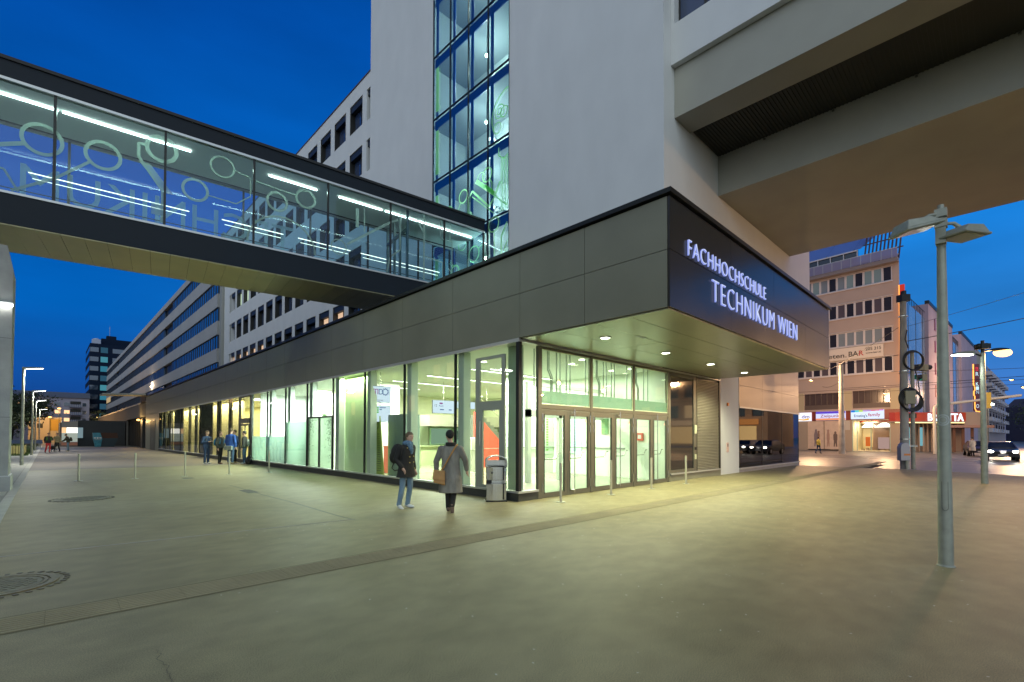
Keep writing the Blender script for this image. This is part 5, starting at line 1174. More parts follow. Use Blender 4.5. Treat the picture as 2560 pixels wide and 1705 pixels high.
# far group by the planter with a dog
person('person in red trousers and black jacket with a green backpack, holding a lead', (.02, 60.2, 0), toward+R(60), 1.80, dict(arms=[std_arms[0], ((.19, .01, 1.37), (.25, -.05, 1.14), (.16, -.3, 1.1))], legs=[((-.085, .01, .92), (-.1, .05, .5), (-.16, .14, .085)), ((.085, .01, .92), (.1, -.03, .5), (.08, -.02, .085))]), dict(legs=F_red, coat=F_black, shoes=fab('brown_shoe2', (.12, .06, .04))), 'dark', vox=.03, extra=bagx(fab('green_bag', (.10, .35, .02))))
person('person in a tan jacket and dark trousers, middle of the far group', (.62, 64.5, 0), toward+R(10), 1.82, dict(arms=[((-.19, .01, 1.37), (-.30, .0, 1.15), (-.42, -.1, 1.25)), ((.19, .01, 1.37), (.28, 0, 1.12), (.30, -.05, .88))], legs=[((-.085, .01, .92), (-.15, -.01, .5), (-.2, .0, .085)), ((.085, .01, .92), (.15, 0, .5), (.2, .05, .085))]), dict(legs=F_black, coat=F_tan, shoes=F_black), 'dark', vox=.03)
person('person bending forward in a dark olive jacket and pale jeans, right of the far group', (1.42, 64.6, 0), toward+R(-60), 1.78, dict(head=(0, -.18, 1.58), neck=(0, -.09, 1.44), chest=(0, -.03, 1.27), arms=[((-.19, -.07, 1.35), (-.24, -.2, 1.12), (-.2, -.4, .98)), ((.19, -.07, 1.35), (.24, -.2, 1.12), (.2, -.4, .98))], legs=std_legs), dict(legs=F_jeanl, coat=F_olive, shoes=F_tan), 'brown', vox=.03, extra=bagx(F_olive))
# dog
t = thing('dog', 'black and white dog sitting between the person in red trousers and the tan jacket', 'dog', (.34, 62.6, 0), toward+R(90))
m = MB(); m.ball((0, .0, .44), (.13, .30, .16), 14, 10); m.ball((0, -.22, .46), (.12, .15, .17), 12, 9); caps(m, [(0, -.28, .52), (0, -.38, .68)], [.085, .07]); m.ball((0, -.43, .72), (.075, .10, .075), 12, 9); caps(m, [(0, -.48, .70), (0, -.60, .67)], [.045, .03])
for sx_ in (-1, 1):
    m.ball((sx_*.055, -.39, .81), (.02, .03, .05), 8, 6); caps(m, [(sx_*.07, -.26, .40), (sx_*.075, -.24, .20), (sx_*.075, -.27, .03)], [.05, .03, .026]); caps(m, [(sx_*.08, .22, .42), (sx_*.09, .14, .26), (sx_*.09, .27, .16), (sx_*.09, .22, .03)], [.085, .05, .03, .026])
caps(m, [(0, .28, .48), (0, .42, .40), (0, .5, .26)], [.03, .025, .015]); solid(m, 'body', fab('dog_black', (.02, .018, .016)), t, .018)
m = MB(); m.ball((0, -.30, .42), (.085, .10, .14), 10, 8); m.ball((0, -.5, .69), (.04, .07, .035), 8, 6)
for sx_ in (-1, 1): m.tube([(sx_*.075, -.24, .2), (sx_*.075, -.27, .02)], .033, 8)
m.build('white_patches', fab('dog_white', (.45, .42, .38)), t)

# ------------------------------------------------------------------ buildings along the street, far left
SB = thing('ribbon_window_office', 'long grey office block with blue ribbon windows beyond the white office wing', 'office building', (15.5, 70.7, 0))
M_band = mat('band_render', (.36, .355, .35), .8, nscale=.3, namt=.06)
def ribbonmat():
    m = bpy.data.materials.new('ribbon_glass'); m.use_nodes = True; t = m.node_tree; b = t.nodes['Principled BSDF']
    tc = t.nodes.new('ShaderNodeTexCoord'); mp = t.nodes.new('ShaderNodeMapping'); mp.inputs['Scale'].default_value = (0, .75, 0)
    w = t.nodes.new('ShaderNodeTexWhiteNoise'); w.noise_dimensions = '1D'; sx = t.nodes.new('ShaderNodeSeparateXYZ')
    t.links.new(tc.outputs['Object'], mp.inputs[0]); t.links.new(mp.outputs[0], sx.inputs[0])
    fl = t.nodes.new('ShaderNodeMath'); fl.operation = 'FLOOR'; t.links.new(sx.outputs['Y'], fl.inputs[0]); t.links.new(fl.outputs[0], w.inputs['W'])
    r = t.nodes.new('ShaderNodeValToRGB'); ramp(r, [(0, (.012, .03, .07)), (.6, (.02, .05, .11)), (1, (.05, .10, .19))]); t.links.new(w.outputs['Value'], r.inputs[0])
    t.links.new(r.outputs[0], b.inputs['Base Color']); b.inputs['Roughness'].default_value = .08; b.inputs['Specular IOR Level'].default_value = 1.0; b.inputs['Coat Weight'].default_value = .5
    return m
M_rib = ribbonmat()
zr = [25.45-3.58*k for k in range(6)]                                  # tops of the ribbons
m = MB(); prev = 26.4
for z in zr:
    m.box(XT, XT+14, 70.9, 236, z, prev); prev = z-1.8
m.box(XT, XT+14, 70.9, 236, 0, prev); m.w('wall_bands', M_band, SB)
m = MB(); m.box(XT+.5, XT+14, 70.9, 236, zr[-1]-1.8, 25.45)
m.w('core', M_dark, SB)
for z in zr:
    for a, b in ((71.0, 103.4), (111.5, 193), (200, 236)):
        o = MB().box(XT+.16, XT+.4, a, b, z-1.8+.001, z-.001).w('ribbon_window', M_rib, SB)
        f = MB(); y = a
        k = 0
        while y < b: f.box(XT+.10, XT+.158, y, y+(.09 if k % 3 else .2), z-1.79, z-.01); y += 1.33; k += 1
        f.w('glazing_mullions', mat('mullion_navy', (.02, .03, .05), .5), o)  # mullion bars of one ribbon window, joined in one mesh
m = MB(); m.box(XT-.3, XT+.6, 67.5, 68.4, 6, 26.9); m.box(XT+.3, XT+1, 68.4, 70.9, 6, 26.6); m.w('end_pier', mat('pier_render', (.30, .30, .28), .8), SB)
m = MB(); m.box(XT+1.5, XT+9, 84, 92, 26.4, 29); m.w('roof_plant_room', M_navy, SB)
MB().ball((XT-.15, 124.5, 11.8), .16).w('wall_lamp', emis('warm_lamp', (1, .75, .4), 30), SB); light('wall_lamp_light', 'POINT', (XT-.8, 124.5, 12.2), 500, (1, .75, .5), SB, radius=.2)
MB().box(XT-.1, XT-.02, 218, 233, 13.4, 15.2).w('lit_sign_panel', emis('lit_panel', (.85, .62, .34), .55), SB)

LW = thing('low_street_wing', 'low grey wing with dark glazing and orange door lamp past the glass hall', 'building', (X0, 72, 0))
m = MB(); facade(m, (X0+.15, 0, 0), (0, 1, 0), (-1, 0, 0), 70.45, 158, 0, 5.6, [(72.2, 92, .05, 3.9)], .6); m.quad((X0+.15, 70.45, 5.6), (X0+.15, 158, 5.6), (20, 158, 5.6), (20, 70.45, 5.6)); m.w('wall', mat('grey_panel', (.11, .11, .10), .6, .2, nscale=1), LW)
m = MB(); m.box(X0+.5, X0+.55, 72.2, 92, .05, 3.9); m.w('dark_glazing', M_dglass, LW)
m = MB()
for k in range(12): m.box(X0+.4, X0+.49, 72.2+k*1.8, 72.27+k*1.8, .05, 3.9)
m.box(X0+.0, X0+.7, 73.6, 74.9, 0, 3.6); m.w('glazing_posts', M_black, LW)
m = MB(); m.box(X0+.1, X0+.16, 70.5, 158, 5.6, 5.75); m.w('roof_flashing', M_alu, LW)
q = MB().ball((X0-.1, 76.4, 3.55), (.18, .18, .12)).w('door_lamp', emis('sodium_lamp', (1, .50, .12), 6), LW); light('door_lamp_light', 'POINT', (X0-.6, 76.4, 3.4), 260, (1, .6, .2), LW, radius=.15)
MB().box(X0+.02, X0+.14, 150, 154, 5.75, 5.95).w('roof_light', emis('roof_light_warm', (1, .72, .25), 2.5), LW)
t = thing('entrance_canopy', 'thin flat pale canopy slab jutting over the far end of the plaza', 'canopy', (8.3, 73, 0))
m = MB(); m.hexa([(4.4, 72.2, 6.30), (8.35, 71.9, 6.45), (8.35, 76.5, 6.55), (4.4, 76.5, 6.40), (4.4, 72.2, 6.46), (8.35, 71.9, 6.63), (8.35, 76.5, 6.73), (4.4, 76.5, 6.56)]); m.w('slab', mat('canopy_slab', (.34, .34, .29), .6), t)
m = MB(); m.box(8.36, 8.5, 72, 76.4, 5.6, 6.6); m.w('support', M_dark, t)

DT = thing('dark_glass_tower', 'dark blue office tower with lit teal windows behind the ribbon windowed block', 'tower', (14, 240, 0))
M_dt = mat('tower_spandrel', (.008, .016, .034), .8, spec=.1); M_dtg = mat('tower_glass', (.02, .04, .07), .06, spec=1.0, coat=.6)
m = MB(); m.box(10.8, 22, 240, 268, 0, 36.5); m.box(14.4, 24, 246, 262, 36.5, 39.6); m.box(16, 19, 247, 250, 39.6, 41); m.w('mass', M_dt, DT)
m = MB()
for k in range(9):
    z = 4.5+k*3.6; m.box(10.72, 10.79, 240.2, 268, z, z+1.7)
m.w('side_glazing', M_dtg, DT)
m = MB()
for k in range(9):
    z = 4.5+k*3.6; m.box(10.9, 13.3, 239.93, 239.99, z, z+1.7); m.box(17.4, 22, 239.93, 239.99, z, z+1.7)
m.w('front_glazing', M_dtg, DT)
for k in range(9):
    z = 4.3+k*3.6; MB().box(13.9, 16.0, 239.9, 239.99, z, z+2.1).w('lit_window', emis('teal_window_%d' % (k % 3), [(.04, .22, .32), (.07, .30, .38), (.03, .10, .16)][k % 3], .8), DT)
m = MB(); m.tube([(17, 248, 41), (17, 248, 45)], .08, 6); m.box(11.5, 14, 242, 246, 36.5, 38.4); m.ball((12.8, 244, 38.2), (1.3, 1.3, .9), 12, 8); m.w('roof_equipment', mat('roof_white', (.4, .42, .48), .6), DT)

AB = thing('apartment_block', 'lilac grey apartment block with balconies and a few warm lit windows closing the street', 'apartment building', (1, 232, 0))
M_apw = mat('lilac_render', (.40, .37, .44), .85, nscale=.2, namt=.06)
m = MB(); m.box(-26, 10.6, 232, 246, 0, 14.9); m.w('wall', M_apw, AB)
m = MB(); m.hexa([(-26, 231.5, 14.9), (10.8, 231.5, 14.9), (10.8, 246, 14.9), (-26, 246, 14.9), (-26, 235, 17.0), (10.8, 235, 17.0), (10.8, 243, 17.0), (-26, 243, 17.0)]); m.w('roof', mat('dull_roof', (.10, .11, .14), .8), AB)
rs = random.Random(4)
for k in range(5):
    z = 12.0-2.75*k
    for x in (-21, -18, -15, -12, -7.5, -4.4, 2.2, 4.6, 9.2):
        lit = (x in (2.2, 4.6) and k in (1, 2, 3)) or (x == -7.5 and k == 0) or rs.random() < .08
        w = 1.4 if x in (2.2, 4.6) else 1.0
        f = MB().box(x-w/2-.08, x+w/2+.08, 231.9, 231.99, z-.08, z+1.28).w('window', mat('window_surround', (.5, .48, .5), .7), AB)
        MB().box(x-w/2, x+w/2, 231.84, 231.89, z, z+1.2).w('pane', emis('warm_room', (1, .58, .30), 1.6) if lit else M_dtg, f)
for x in (-1.3, 6.9):
    for k in range(5):
        z = 11.6-2.75*k
        f = MB(); f.box(x-1.6, x+1.6, 230.6, 231.99, z-.15, z); f.box(x-1.6, x+1.6, 230.6, 230.66, z, z+.95)
        f = f.w('balcony', mat('balcony_blue', (.16, .17, .26), .7), AB)
        g2 = MB(); g2.box(x-1.4, x+1.4, 231.9, 231.98, z, z+2.1); g2.w('recess', M_dark, f)
        g3 = MB()
        for q in range(7): g3.box(x-1.5+q*.48, x-1.42+q*.48, 230.58, 230.6, z, z+1.0)
        g3.w('railing', M_alu, f)
# orange lit shop house, kiosk and dark box building
t = thing('orange_lit_house', 'low house front glowing orange under street lamps, left of the kiosk', 'building', (-1, 150, 0))
m = MB(); m.box(-3.2, 2.2, 150, 156, 0, 5.6); m.w('wall', mat('ochre_render', (.5, .42, .28), .8), t); MB().box(-1.8, -.9, 149.9, 149.99, 3.2, 4.2).w('window', M_dark, t)
MB().box(.2, 1.9, 149.9, 149.99, 2.6, 5.2).w('panel', mat('ochre_panel', (.5, .3, .04), .7), t)
light('house_light', 'POINT', (-1.0, 143, 6.5), 2600, (1, .55, .2), t, radius=.3)
t = thing('kiosk_pavilion', 'small pavilion with a bright lit window under a grey roof band', 'kiosk', (2.1, 90, 0))
m = MB(); m.box(1.3, 2.95, 90, 95, 2.72, 3.5); m.w('roof_band', mat('kiosk_band', (.33, .31, .27), .8), t)
m = MB(); m.box(1.1, 1.3, 90, 95, 0, 3.3); m.box(1.3, 2.95, 90.02, 90.1, 0, .62); m.box(1.3, 2.95, 94.9, 95, 0, 2.72); m.w('wall', mat('kiosk_wall', (.2, .15, .12), .7), t)
m = MB(); m.box(1.3, 2.95, 89.97, 90.0, .62, .68); m.box(1.3, 2.95, 89.97, 90.0, 1.15, 1.19); m.box(1.76, 1.79, 89.98, 90.02, 1.95, 2.66); m.w('window_bars', M_alu, t)
MB().box(1.8, 2.94, 90.03, 90.06, 1.9, 2.66).w('lit_window', emis('kiosk_white', (1, .97, .9), 1.8), t); MB().box(1.32, 1.76, 90.03, 90.06, 1.9, 2.66).w('lit_window', emis('kiosk_orange', (1, .62, .32), 1.1), t)
MB().box(1.32, 2.94, 90.03, 90.06, .68, 1.9).w('frosted_pane', emis('kiosk_low', (.42, .48, .42), .8), t)
MB().box(1.3, 2.95, 90.0, 90.015, .2, .6).w('stripe', mat('orange_stripe', (.6, .25, .15), .7), t)
t = thing('dark_box_building', 'long dark grey windowless box building behind the blue skip', 'building', (5, 92, 0))
m = MB(); m.box(2.98, 8.3, 92, 104, 0, 3.72); m.w('wall', mat('anthracite_wall', (.028, .032, .034), .7, nscale=1), t)
m = MB(); m.box(2.96, 3.55, 91.4, 92, 1.2, 2.68); m.w('corner_window', emis('corner_blue', (.22, .32, .36), .8), t)
# blue skip
t = thing('waste_skip', 'blue metal waste skip with white lettering parked before the dark box building', 'skip', (5.6, 86.6, 0), 0)
pr = [(-1.3, 1.93), (-1.32, 1.2), (-1.12, .75), (-.95, 0), (.75, 0), (1.0, .75), (1.3, 1.2), (1.05, 1.93)]
M_skip = mat('skip_blue', (.03, .20, .28), .5, .2, nscale=2, namt=.3)
m = MB(); m.hexa([(-1.0, -.5, .02), (-.42, -.5, .02), (-.42, .6, .02), (-1.0, .6, .02), (-1.22, -.55, 1.2), (-.28, -.55, 1.2), (-.28, .6, 1.2), (-1.22, .6, 1.2)]); m.hexa([(-1.22, -.55, 1.2), (-.28, -.55, 1.2), (-.28, .6, 1.2), (-1.22, .6, 1.2), (-1.25, -.5, 1.93), (-.5, -.5, 1.93), (-.5, .6, 1.93), (-1.25, .6, 1.93)]); m.build('end_plate', M_skip, t)
m = MB(); m.hexa([(-.42, -.3, .02), (1.0, -.3, .02), (1.0, 1.2, .02), (-.42, 1.2, .02), (-.28, -.4, 1.2), (1.45, -.4, 1.2), (1.45, 1.3, 1.2), (-.28, 1.3, 1.2)]); m.build('tub', mat('skip_dark', (.012, .035, .05), .6), t)
m = MB(); m.hexa([(-.28, -.38, 1.21), (1.42, -.38, 1.21), (1.42, 1.2, 1.21), (-.28, 1.2, 1.21), (-.48, -.2, 1.93), (1.3, -.2, 1.93), (1.3, 1.1, 1.93), (-.48, 1.1, 1.93)]); m.build('rusty_load', mat('rusty_brown', (.05, .025, .015), .9), t)
m = MB(); m.box(-1.15, -.95, -.575, -.555, 1.15, 1.3); m.box(-.85, -.68, -.575, -.555, 1.12, 1.33); m.box(-.6, -.35, -.575, -.555, 1.16, 1.3); m.box(-1.1, -.4, -.575, -.555, .98, 1.01); m.build('lettering', M_white, t)
# ------------------------------------------------------------------ trees
def tree(label, loc, h, r, n, seed, group=None, zc=.62):
    t = thing('tree', label, 'tree', loc, 0, group); rs = random.Random(seed)
    m = MB(); m.tube([(0, 0, 0), (.08*r, 0, h*.3), (0, .05*r, h*.7)], [.045*h*.5, .03*h*.5, .012*h], 8)
    br = []
    for k in range(9):
        a = rs.uniform(0, 6.28); z = h*rs.uniform(.3, .6); q = Vector((r*.7*math.cos(a), r*.7*math.sin(a), z+h*.22)); m.tube([(0, 0, z), tuple(q*.5+Vector((0, 0, z*.5))), tuple(q)], [.012*h, .008*h, .003*h], 5); br.append(q)
    m.build('trunk', mat('bark', (.05, .04, .03), .9), t)
    c = MB(); cl = [Vector((rs.gauss(0, .38)*r, rs.gauss(0, .38)*r, h*zc+rs.gauss(0, .14)*h)) for _ in range(26)]+br
    for k in range(n):
        b = rs.choice(cl); p = b+Vector((rs.gauss(0, 1), rs.gauss(0, 1), rs.gauss(0, .8)))*r*.20
        if p.z > h or p.z < h*.14: continue
        s = rs.uniform(.10, .22)*(.5+h/14); v = Vector((rs.gauss(0, 1), rs.gauss(0, 1), rs.gauss(0, 1))).normalized(); w = v.cross(Vector((rs.gauss(0, 1), rs.gauss(0, 1), rs.gauss(0, 1)))).normalized()
        c.add([p-v*s, p+w*s*.55, p+v*s, p-w*s*.55], [(0, 1, 2, 3)])
    c.build('crown', mat('foliage_dark', (.035, .055, .02), .8, nscale=1.2, namt=.5), t); return t
G_ = 'dark trees behind the left lamps'
tree('dark leafy tree closest behind the first street lamp', (-5.0, 92, 0), 8.2, 3.4, 3600, 1, G_); tree('dark leafy tree between the first and second street lamps', (-4.6, 118, 0), 8.8, 4.0, 3600, 2, G_)
tree('dark leafy tree just left of the apartment balconies', (-2.6, 140, 0), 10.5, 3.6, 3000, 3, G_); tree('broad dark tree partly hidden by the concrete pillar', (-9.5, 100, 0), 8.0, 4.5, 3000, 6, G_)
tree('small green tree rising above the dark box building', (9.2, 150, 0), 7.8, 2.2, 1400, 5)
# small sodium lamps over the far street on the left
for i, (x, y, z, d) in enumerate(((1.6, 141, 7.3, 'brightest, before the apartment windows'), (-2.2, 139, 5.4, 'lower left of the orange house'), (.2, 148.5, 5.6, 'above the orange house'))):
    t = thing('hanging_street_light', f'small orange street light over the far left street, {d}', 'street light', (x, y, 0), 0, 'orange lights of the far left street')
    MB().ball((0, 0, z), (.28, .28, .14)).build('lens', emis('sodium_lamp', (1, .50, .12), 6), t); MB().tube([(0, .6, 0), (0, .6, z+.2), (0, 0, z+.14)], .05, 6).build('pole', M_galv, t)

# ------------------------------------------------------------------ across the boulevard
C0 = Vector((71.316, 8.808)); A1 = R(84.5)
PB = thing('pink_office_building', 'pinkish rendered office building with rows of white framed windows and shops, across the boulevard', 'office building', (C0.x, C0.y, -.12), A1)
# local: x runs along the facade away from the corner, -y would be behind; facade faces +y (towards the plaza)
M_pink = mat('pink_render', (.40, .315, .275), .85, nscale=.4, namt=.06); M_wf = mat('white_window_frame', (.60, .56, .56), .6)
Zo = .12
fl = [20.16, 16.57, 12.95, 9.40]
m = MB()
LEN = 62
hs = [(.16, LEN-1, z+Zo, z+1.84+Zo) for z in fl]+[(.5, 4.25, 5.15+Zo, 7.32+Zo), (5.75, 9.7, 5.15+Zo, 7.25+Zo), (11.2, 15.2, 5.15+Zo, 7.25+Zo)]
facade(m, (-.5, 0, 0), (1, 0, 0), (0, 1, 0), 0, LEN, 3.9+Zo, 23.3, [(a+.5, b+.5, c, d) for a, b, c, d in hs], .25)
m.quad((-.5, 0, 0), (-.5, 0, 23.3), (3.6, -14, 23.3), (3.6, -14, 0)); m.quad((-.5, 0, 23.3), (LEN, 0, 23.3), (LEN, -14, 23.3), (3.6, -14, 23.3)); m.build('wall', M_pink, PB)
m = MB(); m.prism([(.0, -.5), (LEN, -.5), (LEN, -13.5), (3.7, -13.5)], 4, 23.2, 'z'); m.build('core', mat('dark_interior', (.02, .018, .018), .8), PB)
def wwin(parent, x, z, w, h, pm, first=[None, {}]):
    f = MB(); f.box(x, x+w, -.12, -.04, z, z+.10); f.box(x, x+w, -.12, -.04, z+h-.08, z+h); f.box(x, x+.10, -.12, -.04, z+.10, z+h-.08); f.box(x+w-.10, x+w, -.12, -.04, z+.10, z+h-.08)
    o = f.build('window', M_wf, parent); MB().box(x+.10, x+w-.10, -.11, -.09, z+.1, z+h-.08).build('pane', pm, o); return o
pm_dark = mat('pane_dark', (.015, .014, .018), .08, spec=.8); pm_pale = mat('pane_pale', (.20, .24, .27), .2); pm_mid = mat('pane_curtain', (.08, .065, .08), .3)
pm_lit = mat('pane_lamp', (.1, .14, .15), .2, emit=(.4, .5, .5), estr=.12)
protos = {}
for r_, z in enumerate(fl):
    for c in range(22):
        key = 'd' if c % 2 == 0 else ('pl' if r_ in (0, 2) else 'm')
        if r_ == 0 and c in (1, 2, 3, 4, 8): key = 'l' if c != 3 else 'd'
        if r_ == 2 and c in (1, 2, 4): key = 'pl'
        if key not in protos: protos[key] = (wwin(PB, .18, z+Zo+.02, .93, 1.78, {'d': pm_dark, 'pl': pm_pale, 'm': pm_mid, 'l': pm_lit}[key]), z); protos[key][0].location.x += c*.945; continue
        o, z0 = protos[key]; cc = o.copy(); COL.objects.link(cc); cc.parent = PB; cc.location = (c*.945, 0, z-z0)
        for ch in o.children: g = ch.copy(); COL.objects.link(g); g.parent = cc
for r_, z in enumerate(fl):
    m = MB(); m.box(.1, LEN-1, .0, .12, z-.1+Zo, z+Zo); m.box(.1, LEN-1, .0, .06, z+1.84+Zo, z+1.9+Zo); m.build('window_sill', M_wf, PB)
M_br = mat('brown_pane', (.07, .05, .045), .15, spec=.7)
for a, b in ((.5, 4.25), (5.75, 9.7), (11.2, 15.2)):
    m = MB(); m.box(a, b, -.2, -.15, 5.15+Zo, 7.3+Zo); o = m.build('first_floor_window', M_br, PB)
    g = MB()
    for k in range(6): g.box(a+k*(b-a)/6, a+k*(b-a)/6+.07, -.15, -.08, 5.8+Zo, 7.3+Zo)
    g.box(a, b, -.15, -.05, 5.15+Zo, 5.75+Zo); g.build('window_bars', mat('brown_bar', (.10, .075, .065), .5), o)
m = MB(); m.box(4.3, 5.7, .02, .12, 4.9, 7.45); m.box(-.4, .45, .02, .12, 4.9, 7.5); m.box(9.75, 11.1, .02, .12, 4.9, 7.5); m.build('piers', mat('tan_pier', (.42, .36, .24), .8), PB)
# roof terrace: balustrade, awning, slatted screen
m = MB(); m.box(-.5, LEN, .0, .7, 22.3, 22.75); m.build('terrace_slab', mat('slab_grey', (.2, .17, .17), .7), PB)
m = MB()
for k in range(30): m.box(.0+k*1.02, .05+k*1.02, .62, .68, 22.75, 23.9)
m.box(-.5, 31, .6, .66, 23.86, 23.93); m.build('terrace_railing', M_alu, PB)
m = MB(); m.box(-.5, 31, .63, .65, 22.8, 23.85); m.build('balustrade_glass', frosted('balustrade_film', (.42, .42, .62), .75, .5), PB)
m = MB()
for k in range(14): m.box(3.6+k*1.45, 3.7+k*1.45, -.2, -.1, 22.75, 25.0)
m.box(3.6, LEN, -.2, -.1, 24.85, 25.0); m.box(3.6, LEN, -.25, -.2, 22.7, 23.2); m.build('terrace_frame', M_wf, PB)
m = MB(); m.box(3.6, LEN, -.4, -.28, 23.2, 25.0); m.build('terrace_glazing', M_dglass, PB)
m = MB(); m.hexa([(3.3, -.2, 25.05), (LEN, -.2, 25.05), (LEN, -3.2, 27.9), (1.5, -3.2, 27.9), (3.3, -.2, 25.15), (LEN, -.2, 25.15), (LEN, -3.2, 28.0), (1.5, -3.2, 28.0)]); m.build('terrace_awning', mat('awning_blue', (.10, .17, .42), .6), PB)
m = MB()
for k in range(7): m.tube([(4+k*3.0, -.15, 25.02), (3.4+k*3.0, -3.1, 27.85)], .06, 5)
m.build('awning_ribs', M_dark, PB)
m = MB()
for k in range(10):
    x = -.55+k*.38; m.hexa([(x, .0, 22.7), (x+.16, 0, 22.7), (x+.16, .08, 22.7), (x, .08, 22.7), (x-.25, -.8, 27.2), (x-.09, -.8, 27.2), (x-.09, -.72, 27.2), (x-.25, -.72, 27.2)])
for z in (24.1, 25.4, 26.7): m.box(-.85, 3.2, -.2-(z-22.7)*.16, -.12-(z-22.7)*.16, z, z+.12)
m.build('slatted_screen', mat('screen_dark', (.06, .035, .045), .6), PB)
# shops
M_redb = mat('dark_red_fascia', (.20, .03, .022), .4)
m = MB(); m.box(-.55, LEN, .0, .12, 3.85, 5.02); m.build('shop_fascia', M_redb, PB)
m = MB(); m.box(-.5, .5, .0, .1, 0, 3.85); m.box(4.3, 5.55, 0, .1, 0, 3.85); m.box(9.3, 11.2, 0, .1, 0, 3.85); m.box(14.5, LEN, 0, .1, 0, 3.85); m.build('shop_piers', mat('shop_pier', (.34, .28, .22), .8), PB)
m = MB(); m.box(.5, 4.3, -4, -3.9, 0, 3.85); m.box(.5, .55, -3.9, .0, 0, 3.85); m.box(4.25, 4.3, -3.9, 0, 0, 3.85); m.box(.55, 4.25, -3.9, 0, 0, .1); m.box(.55, 4.25, -3.9, 0, 3.78, 3.84); m.build('shop_interior', mat('shop_cream', (.75, .68, .45), .8), PB)
light('shop_lamp', 'AREA', (0, 0, 0), 330, (1, .88, .6), None, size=3, sy=1.5).parent = PB
for o in COL.objects:
    if o.name.startswith('shop_lamp'): o.location = (2.4, -1.6, 3.7)
m = MB()
for x in (1.45, 2.95): m.prism([(x-.8, 2.95), (x+.8, 2.95), (x+.45, 3.3), (x+.15, 3.5), (x-.15, 3.5), (x-.45, 3.3)], -1.6, -1.4, 'y')
m.build('ceiling_lamps', emis('shop_white', (1, .96, .8), 4), PB)
m = MB(); m.box(.5, .56, .02, .1, 0, 3.8); m.box(2.36, 2.42, .02, .1, .1, 3.8); m.box(4.24, 4.3, .02, .1, 0, 3.8); m.box(3.78, 3.84, .02, .1, .1, 3.8); m.box(.56, 4.24, .02, .1, 3.74, 3.8); m.build('shop_window_frame', mat('frame_mint', (.35, .5, .42), .5), PB)
m = MB(); rs = random.Random(9)
for k in range(16):
    x = rs.uniform(.7, 4); z = rs.uniform(.1, .5); m.box(x, x+rs.uniform(.1, .3), -1.5-rs.uniform(0, 1.2), -1.2, .1, .1+z)
m.build('goods', mat('goods_mixed', (.35, .28, .2), .7), PB)
MB().box(2.75, 3.2, -1.0, -.9, .6, 1.75).build('orange_poster', emis('orange_poster', (.9, .2, .04), .7), PB)
MB().box(.9, 2.0, -1.2, -1.1, .3, 1.7).build('pale_poster', emis('pale_poster', (.6, .4, .35), .7), PB)
def sign(x0, x1, z0, z1, col, name='shop_sign', e=1.15):
    return MB().box(x0, x1, .12, .24, z0, z1).build(name, emis('sign_'+name+str(round(x0, 1)), col, e), PB)
def stext(par, s, x, z, h, w, col, e=1.0, dy=.245):
    """x is the left end as read from the plaza (local x runs to the reader's left)"""
    t = text_mb(s, h, .01, w, bold=.01); t.xf(Matrix.Translation((x, dy, z)) @ Matrix.Rotation(math.pi, 4, 'Z')); return t.build('lettering', emis('ink_'+str(col), col, e), par)
a = sign(1.06, 4.40, 3.93, 5.03, (.72, .82, 1.0))
for k, c in enumerate(((.02, .2, .8), (.1, .7, .7), (.55, .8, .08), (.55, .35, .75), (.5, .3, .7), (.75, .12, .2), (.75, .12, .25), (.7, .15, .7))):
    MB().box(4.38-k*.41-.41, 4.38-k*.41, .241, .246, 4.78+.02*k, 5.02).build('colour_band', emis('band_%d' % k, c, 1.0), a)
stext(a, "Ernsting's", 4.05, 4.18, .32, 1.35, (.03, .05, .12)); stext(a, 'family', 2.62, 4.25, .40, 1.2, (.50, .02, .04))
a = sign(4.97, 8.27, 3.87, 5.0, (.66, .68, .95)); MB().box(4.98, 8.26, .241, .245, 4.72, 4.99).build('colour_band', emis('violet_band', (.12, .06, .6), 1), a); MB().box(4.98, 8.26, .241, .245, 3.88, 4.12).build('colour_band', emis('orange_band', (.9, .32, .14), 1), a)
stext(a, 'Zielpunkt', 7.75, 4.25, .36, 2.3, (.35, .05, .05))
a = sign(8.8, 11.0, 3.81, 4.95, (.95, .92, 1.0)); stext(a, 'dm', 9.95, 4.2, .42, .92, (.05, .04, .35)); MB().prism([(9.1, 3.95), (9.7, 3.9), (10.8, 4.05), (10.8, 4.12), (9.7, 4.06), (9.1, 4.2)], .241, .246, 'y').build('swoosh', emis('yellow_swoosh', (.95, .5, .02), 1), a)
# photo posters in the window of the middle shop
w_ = MB().box(5.55, 9.3, -.02, .02, .15, 3.8).build('poster_window', mat('poster_beige', (.56, .44, .36), .5, nscale=2, namt=.08), PB)
for fx, hh, w2, col in ((8.35, 2.6, .42, (.20, .16, .18)), (8.05, 2.4, .26, (.24, .14, .10)), (6.95, 2.55, .30, (.34, .22, .18)), (6.15, 2.3, .42, (.14, .10, .09))):
    g = MB(); g.ball((fx, .022, hh), (.13, .012, .15), 12, 8); g.prism([(fx-w2*.5, 1.3), (fx+w2*.5, 1.3), (fx+w2*.55, 2.0), (fx+w2*.3, hh-.12), (fx-w2*.3, hh-.12), (fx-w2*.55, 2.0)], .02, .032, 'y'); g.prism([(fx-w2*.45, .5), (fx-w2*.15, .5), (fx, 1.0), (fx+w2*.2, .5), (fx+w2*.48, .5), (fx+w2*.42, 1.3), (fx-w2*.42, 1.3)], .02, .03, 'y'); g.build('poster_figure', mat('poster_fig%d' % int(fx*100), col, .6), w_)
MB().box(7.38, 7.42, .02, .06, .15, 3.8).build('window_bar', M_dark, w_)
MB().box(4.55, 5.2, .1, .13, 2.6, 3.75).build('blind_shutter', mat('pale_shutter', (.45, .42, .38), .7), PB)
